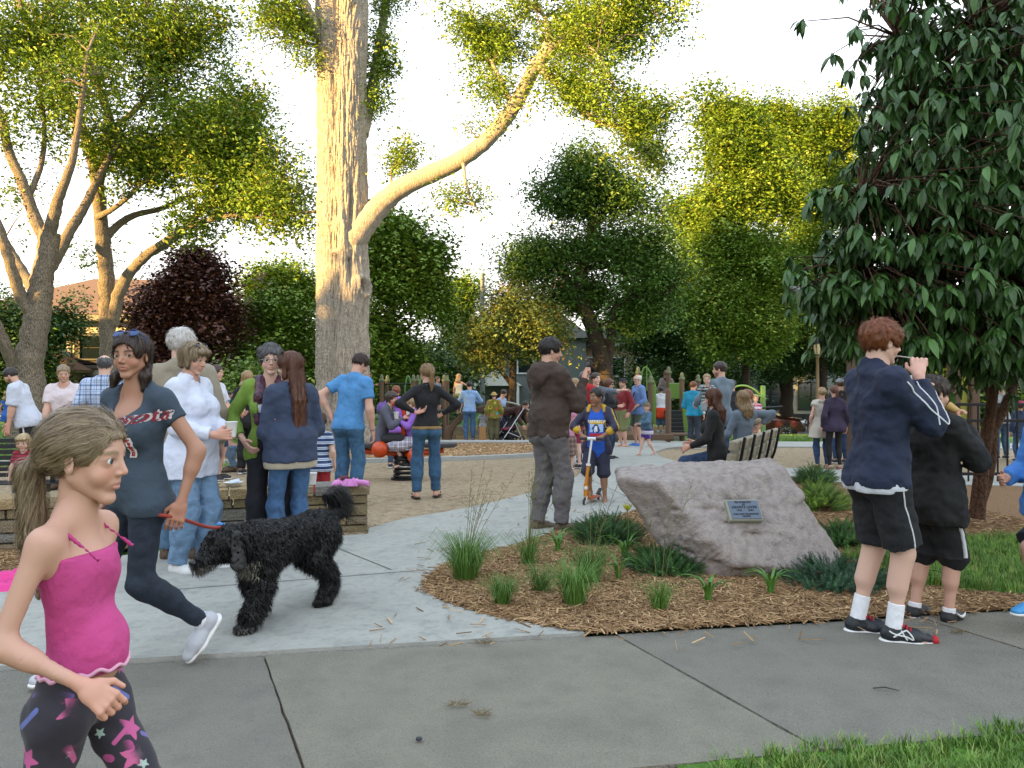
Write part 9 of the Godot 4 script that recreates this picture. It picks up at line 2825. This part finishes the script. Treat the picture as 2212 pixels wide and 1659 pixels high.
	P(1535,9.6,1.68,-118,"woman with long straight dark hair in black cardigan sitting on the bench","fair",["long","auburn"], seat.merged({"hairlen": 0.95,"vol": 0.05,"strands": 1.5,"head": [-10,0],"lean": [4,0,0],"al": [0.02,0.11,0.33],"ar": [-0.07,0.05,0.24],"ol": [0,-10],"hl": [0.10,0.40,0.13],"hr": [-0.08,0.42,0.14],"el": [0.6,-0.6,-1],"er": [-0.6,-0.6,-1],"top": T("cardigan","121214",1.92, {"g": 0.024,"hem": 0.44,"cut": true}),"bot": B("jeans", denim("2c4468"), {"g": 0.008,"to": 1.85}),"shoe": {"n": "shoe","m": cloth("17181b",0.6)}}))
	P(1596,10.7,1.66,-150,"woman with long blonde hair in grey top, arm over the bench back","fair",["long","blond"], seat.merged({"hairlen": 0.8,"vol": 0.06,"strands": 1.5,"head": [-30,0],"al": [0.06,0.05,0.26],"ar": [-0.07,0.05,0.24],"hl": [0.10,0.44,0.12],"hr": [-0.15,0.53,-0.08],"er": [-1,-0.7,-0.4],"top": T("top","5d6a78",1.8, {"g": 0.02,"hem": 0.46}),"bot": B("jeans", denim("2c4468")),"shoe": blackshoe}))
	P(1604,12.2,1.70,-120,"seated person with auburn hair and tan jacket beyond the blonde woman","fair",["short","red"], seat.merged({"al": [0.06,0.05,0.26],"ar": [-0.07,0.05,0.24],"head": [-20,10],"top": T("jacket","7d735f",1.9, {"g": 0.024,"hem": 0.46}),"bot": B("jeans", denim("2c4468")),"shoe": blackshoe}))
	P(1581,16.0,1.70,170,"dark-haired person standing beyond the bench","fair",["short","black"], {"drop": 0.03,"top": T("jacket","23262c",1.9, {"g": 0.024}),"bot": B("jeans", denim("2c4468")),"shoe": blackshoe})
	P(1632,22.0,1.38,6,"laughing girl in pink and white striped shirt and denim shorts","pale",["pony","blond"], {"kid": 0.3,"fem": 0.8,"hairlen": 0.4,"mouth": 0.6,"head": [-20,-4],"hl": [0.09,0.66,0.12],"top": T("tshirt", stripes([["a03a64",30],["c2b4bc",34]],0.11),0.4, {"g": 0.018}),"bot": B("shorts", denim("3c5474"), {"to": 0.5,"g": 0.016})})
	P(1622,15.4,0.98,170,"small child in orange flowered top and jeans beyond the bench end","fair",["short","brown"], {"kid": 0.8,"top": T("top","a84a32",0.6, {"g": 0.02,"hem": 0.36}),"bot": B("jeans", denim("2d4160"), {"g": 0.02,"waist": 0.5}),"shoe": blackshoe})
	P(1776,14.2,1.47,176,"woman with blonde bun in long white sleeveless tunic and jeans","fair",["bun","blond"], {"fem": 1.0,"vol": 0.07,"top": T("tunic","b4aea2",0.2, {"g": 0.03,"hem": 0.385,"neck": 0.05,"flare": 0.5}),"bot": B("jeans", denim("2c4468"), {"g": 0.008}),"shoe": {"n": "shoe","m": cloth("7d6a42",0.7),"sm": cloth("6a5836")}})
	P(1803,13.9,1.50,180,"woman with auburn ponytail in purple top and black leggings","fair",["pony","auburn"], {"fem": 1.0,"hairlen": 0.8,"ponyy": 0.7,"top": T("top","2c2138",1.95, {"g": 0.022,"hem": 0.46}),"bot": B("leggings","111216", {"g": 0.003}),"shoe": {"n": "shoe","m": cloth("8a6a5c",0.7)}})
	P(1815,15.4,1.66,180,"person in pale grey knit cap behind the purple-topped woman","fair",["short","brown"], {"top": T("jacket","2a2c30",1.95, {"g": 0.026}),"bot": B("jeans", denim("2c4468")),"shoe": blackshoe, "more": cap("8a9098", false)})
	P(2164,16.5,1.60,176,"person in white shirt and jeans beyond the iron fence","fair",["short","brown"], {"fem": 0.5,"hl": [0.13,0.62,0.12],"top": T("shirt","a9acb2",1.2, {"g": 0.024,"hem": 0.47}),"bot": B("jeans", denim("51708c"), {"g": 0.014}),"shoe": blackshoe})
	P(2204,15.8,1.22,180,"child in pink cap beyond the iron fence","fair",["short","brown"], {"kid": 0.45,"top": T("hoodie","30405c",1.9, {"g": 0.024}),"bot": B("jeans", denim("44618c")),"shoe": blackshoe, "more": cap("b03a68")})
	var made := []
	made.resize(LIST.size())
	var id := WorkerThreadPool.add_group_task(func(i: int) -> void: made[i] = body(LIST[i]), LIST.size(),-1, true)
	WorkerThreadPool.wait_for_group_task_completion(id)
	for i in LIST.size(): raise(LIST[i], made[i])
	held(boy, rh, bb)
func held(boy: Dictionary, rh: Dictionary, bb: Dictionary) -> void:
	var find := func(part: String) -> Dictionary:
		for s: Dictionary in LIST: if s.label.contains(part): return s
		return {}
	var palm := func(s: Dictionary, sd: String, up := 0.085, out := 0.03) -> Vector3: return out_of(s, s.J["wr" + sd] + s.J["hf" + sd] * up * s.h / 1.75 + s.J["hn" + sd] * out * s.h / 1.75)
	var p: Vector3 = palm.call(rh, "l",0.09,0.045)
	cup("white paper cup of ice cream tilted in the red-haired teenager's hand", p + V(-0.02,-0.035,0.0), Basis(Vector3.BACK, 0.42),0.11,"8a6a50")
	var sp := thing("plastic_spoon","white plastic spoon between the red-haired teenager's fingers and mouth","spoon", Vector3.ZERO)
	var mouth := out_of(rh, rh.J.ho + rh.J.HB * V(0,0.23,0.40) * rh.J.hh)
	var fin: Vector3 = palm.call(rh, "r",0.10,0.02)
	put("handle", tube([mouth, mouth.lerp(fin, 0.5) + Vector3.UP * 0.004, fin],[0.004,0.003,0.0035],6), M.whiterubber, sp)
	put("bowl", lathe([Vector2(0,-0.006), Vector2(0.012,-0.002), Vector2(0.013,0.002), Vector2(0,0.0)],12), M.whiterubber, sp, Transform3D(Basis.IDENTITY, mouth))
	p = palm.call(bb, "r",0.085,0.03)
	var bm := out_of(bb, bb.J.ho + bb.J.HB * V(0,0.22,0.43) * bb.J.hh)
	var co := thing("ice_cream_cone","pale wafer cone at the younger boy's mouth","cone", bm)
	var dir := (p - bm).normalized()
	put("wafer", lathe([Vector2(0,0.0), Vector2(0.024,0.0), Vector2(0.026,0.012), Vector2(0.021,0.04), Vector2(0.016,0.085), Vector2(0,0.09)],16, Transform3D(Basis(Quaternion(Vector3.UP, dir)), Vector3.ZERO)), mc("b89a5e",0.8), co)
	var w: Dictionary = find.call("blonde bob in white")
	cup("white paper cup held by the woman with blonde bob", palm.call(w, "r",0.08,0.03) + V(0.02,-0.02,-0.02), Basis.IDENTITY, 0.105)
	w = find.call("white polo facing right")
	cup("small red cup in the hand of the man in white polo", palm.call(w, "r",0.08,0.02), Basis.IDENTITY, 0.09)
	w = find.call("laughing blonde girl")
	cup("white paper cup held by the girl on the spring rider", palm.call(w, "l",0.08,0.03) + V(0,-0.02,0), Basis.IDENTITY, 0.10)
	w = find.call("dark bob in grey")
	cup("small white cup held by the woman on the spring rider", palm.call(w, "r",0.08,0.03), Basis.IDENTITY, 0.08,"7a2f3a")
	w = find.call("straw hat and jacket")
	var bag := thing("paper_bag","brown paper carrier bag beside the straw-hatted person","bag", w.where + V(-0.33,0.02,0.05))
	put("bag_body", box(V(0.2,0.42,0.12),0.012), mc("9a7448",0.85), bag, O(0,0.21,0))
	put("handle", tube(smooth([V(-0.05,0.42,0.02), V(-0.04,0.56,0.02), V(0.04,0.56,0.02), V(0.05,0.42,0.02)],4),[0.006],6), mc("b08a5c",0.9), bag)
	w = find.call("navy number shirt")
	p = palm.call(w, "l",0.08,0.02)
	var neck := V(-1.60,0.60,-4.42)
	var le := thing("leash","red leash with a blue clip between the woman's hand and the dog","leash", Vector3.ZERO)
	put("strap", tube(smooth([p + V(-0.10,0.02,0.03), p, p.lerp(neck, 0.6) + Vector3.DOWN * 0.02, neck],6),[0.009],8), mc("8e3226",0.7), le)
	put("clip", lathe([Vector2(0,0), Vector2(0.014,0.004), Vector2(0.015,0.05), Vector2(0,0.06)],10, Transform3D(Basis(Vector3.BACK, 1.3), Vector3.ZERO)), mc("2f7fc4",0.4), le, Transform3D(Basis.IDENTITY, neck))
	scooter(boy)
func scooter(boy: Dictionary) -> void:
	var a: Vector3 = out_of(boy, boy.J.wrr + boy.J.hfr * 0.08)
	var b: Vector3 = out_of(boy, boy.J.wrl + boy.J.hfl * 0.08)
	var top := (a + b) * 0.5 + V(0,0.0,0.0)
	var fw := V(top.x - 0.09, gy(-9.2), top.z + 0.10)
	var rw := V(fw.x + 0.22, gy(-9.8), fw.z - 0.46)
	var o := thing("kick_scooter","orange and silver kick scooter held by the boy","scooter", fw)
	var L := func(v: Vector3) -> Vector3: return v - fw
	var al := mc("c3c6c8",0.3,0.8)
	var org := mc("b87412",0.35,0.2)
	var red := mc("a84020",0.45)
	var rub := mc("2c2d30",0.7)
	var head: Vector3 = V(0.015,0.26,-0.03)
	put("steering_tube", tube([L.call(top), head.lerp(L.call(top),0.42)],[0.015],12), al, o)
	put("lower_tube", tube([head.lerp(L.call(top),0.44), head],[0.02],12), org, o)
	put("clamp", tube([head.lerp(L.call(top),0.40), head.lerp(L.call(top),0.45)],[0.028],12), M.whiterubber, o)
	put("fork", tube([head, V(0.005,0.12,0.0)],[0.028,0.022],12), org, o)
	put("emblem", lathe([Vector2(0,0), Vector2(0.022,0), Vector2(0.02,0.004), Vector2(0,0.005)],16, Transform3D(Basis(Vector3.RIGHT, PI * 0.5), V(0.01,0.22,0.012))), M.whiterubber, o)
	var hb := (b - a).normalized()
	put("handlebar", tube([L.call(a - hb * 0.06), L.call(b + hb * 0.06)],[0.013],10), al, o)
	put("handlebar_clamp", tube([L.call(top - hb * 0.05), L.call(top + hb * 0.05)],[0.02],10), M.whiterubber, o)
	for e: Array in [[a, -1.0],[b, 1.0]]: put("grip", tube([L.call(e[0] - hb * 0.05 * e[1]), L.call(e[0] + hb * 0.07 * e[1])],[0.018],10), rub, o)
	var ax := (rw - fw).cross(Vector3.UP).normalized()
	var wb := Basis(Quaternion(Vector3.UP, ax))
	for c: Vector3 in [V(0,0.055,0), L.call(rw) + Vector3.UP * 0.055]:
		var wh := put("wheel", lathe([Vector2(0.03,-0.012), Vector2(0.045,-0.013), Vector2(0.055,-0.006), Vector2(0.055,0.006), Vector2(0.045,0.013), Vector2(0.03,0.012)],24), rub, o, Transform3D(wb, c))
		put("hub", lathe([Vector2(0,-0.011), Vector2(0.03,-0.011), Vector2(0.03,0.011), Vector2(0,0.011)],16), M.whiterubber, wh)
	for g: float in [-1.0,1.0]: put("fork_leg", tube([V(0.005,0.13,0) + ax * 0.018 * g, V(0,0.055,0) + ax * 0.018 * g],[0.009],8), M.whiterubber, o)
	var df: Vector3 = L.call(rw)
	var mid := df * 0.52 + Vector3.UP * 0.085
	put("deck", box(V(0.10,0.022, df.length() * 0.66),0.008, Transform3D(Basis.looking_at(df.normalized(), Vector3.UP), mid)), red, o)
	put("neck", tube([head, df * 0.2 + Vector3.UP * 0.09],[0.022],10), org, o)
	put("rear_fender", box(V(0.05,0.012,0.13),0.004, Transform3D(Basis.looking_at(df.normalized(), Vector3.UP) * Basis(Vector3.RIGHT, 0.5), df * 0.98 + Vector3.UP * 0.135)), rub, o)
func _ready() -> void:
	rng.seed = 11
	noise.frequency = 1.0
	noise.fractal_octaves = 2
	noise.seed = 3
	var cam := Camera3D.new()
	cam.name = "camera"
	cam.fov = 51.95
	cam.far = 900.0
	cam.position = Vector3(0, EYE, 0)
	add_child(cam)
	var env := Environment.new()
	env.background_mode = Environment.BG_SKY
	env.tonemap_mode = Environment.TONE_MAPPER_LINEAR
	env.tonemap_exposure = 4.8
	env.sdfgi_enabled = true
	env.ssao_enabled = true
	env.ssil_enabled = true
	var sky := ProceduralSkyMaterial.new()
	sky.sky_top_color = Color(0.80,0.86,0.93)
	sky.sky_horizon_color = Color(0.97,0.95,0.92)
	sky.sky_curve = 0.35
	sky.sky_energy_multiplier = 1.0
	sky.ground_bottom_color = Color(0.2,0.2,0.16)
	sky.ground_horizon_color = Color(0.5,0.5,0.45)
	sky.sun_angle_max = 4.0
	env.sky = Sky.new()
	env.sky.sky_material = sky
	env.background_energy_multiplier = 0.52
	var we := WorldEnvironment.new()
	we.name = "air"
	we.environment = env
	add_child(we)
	var sun := DirectionalLight3D.new()
	sun.name = "sun"
	sun.light_color = Color(1.0,0.80,0.47)
	sun.light_energy = 1.6
	sun.light_angular_distance = 0.5
	sun.shadow_enabled = true
	add_child(sun)
	sun.look_at_from_position(Vector3(-0.80,0.158,0.58) * 50.0, Vector3.ZERO)
	materials()
	setting()
	trees()
	props()
	crowd()
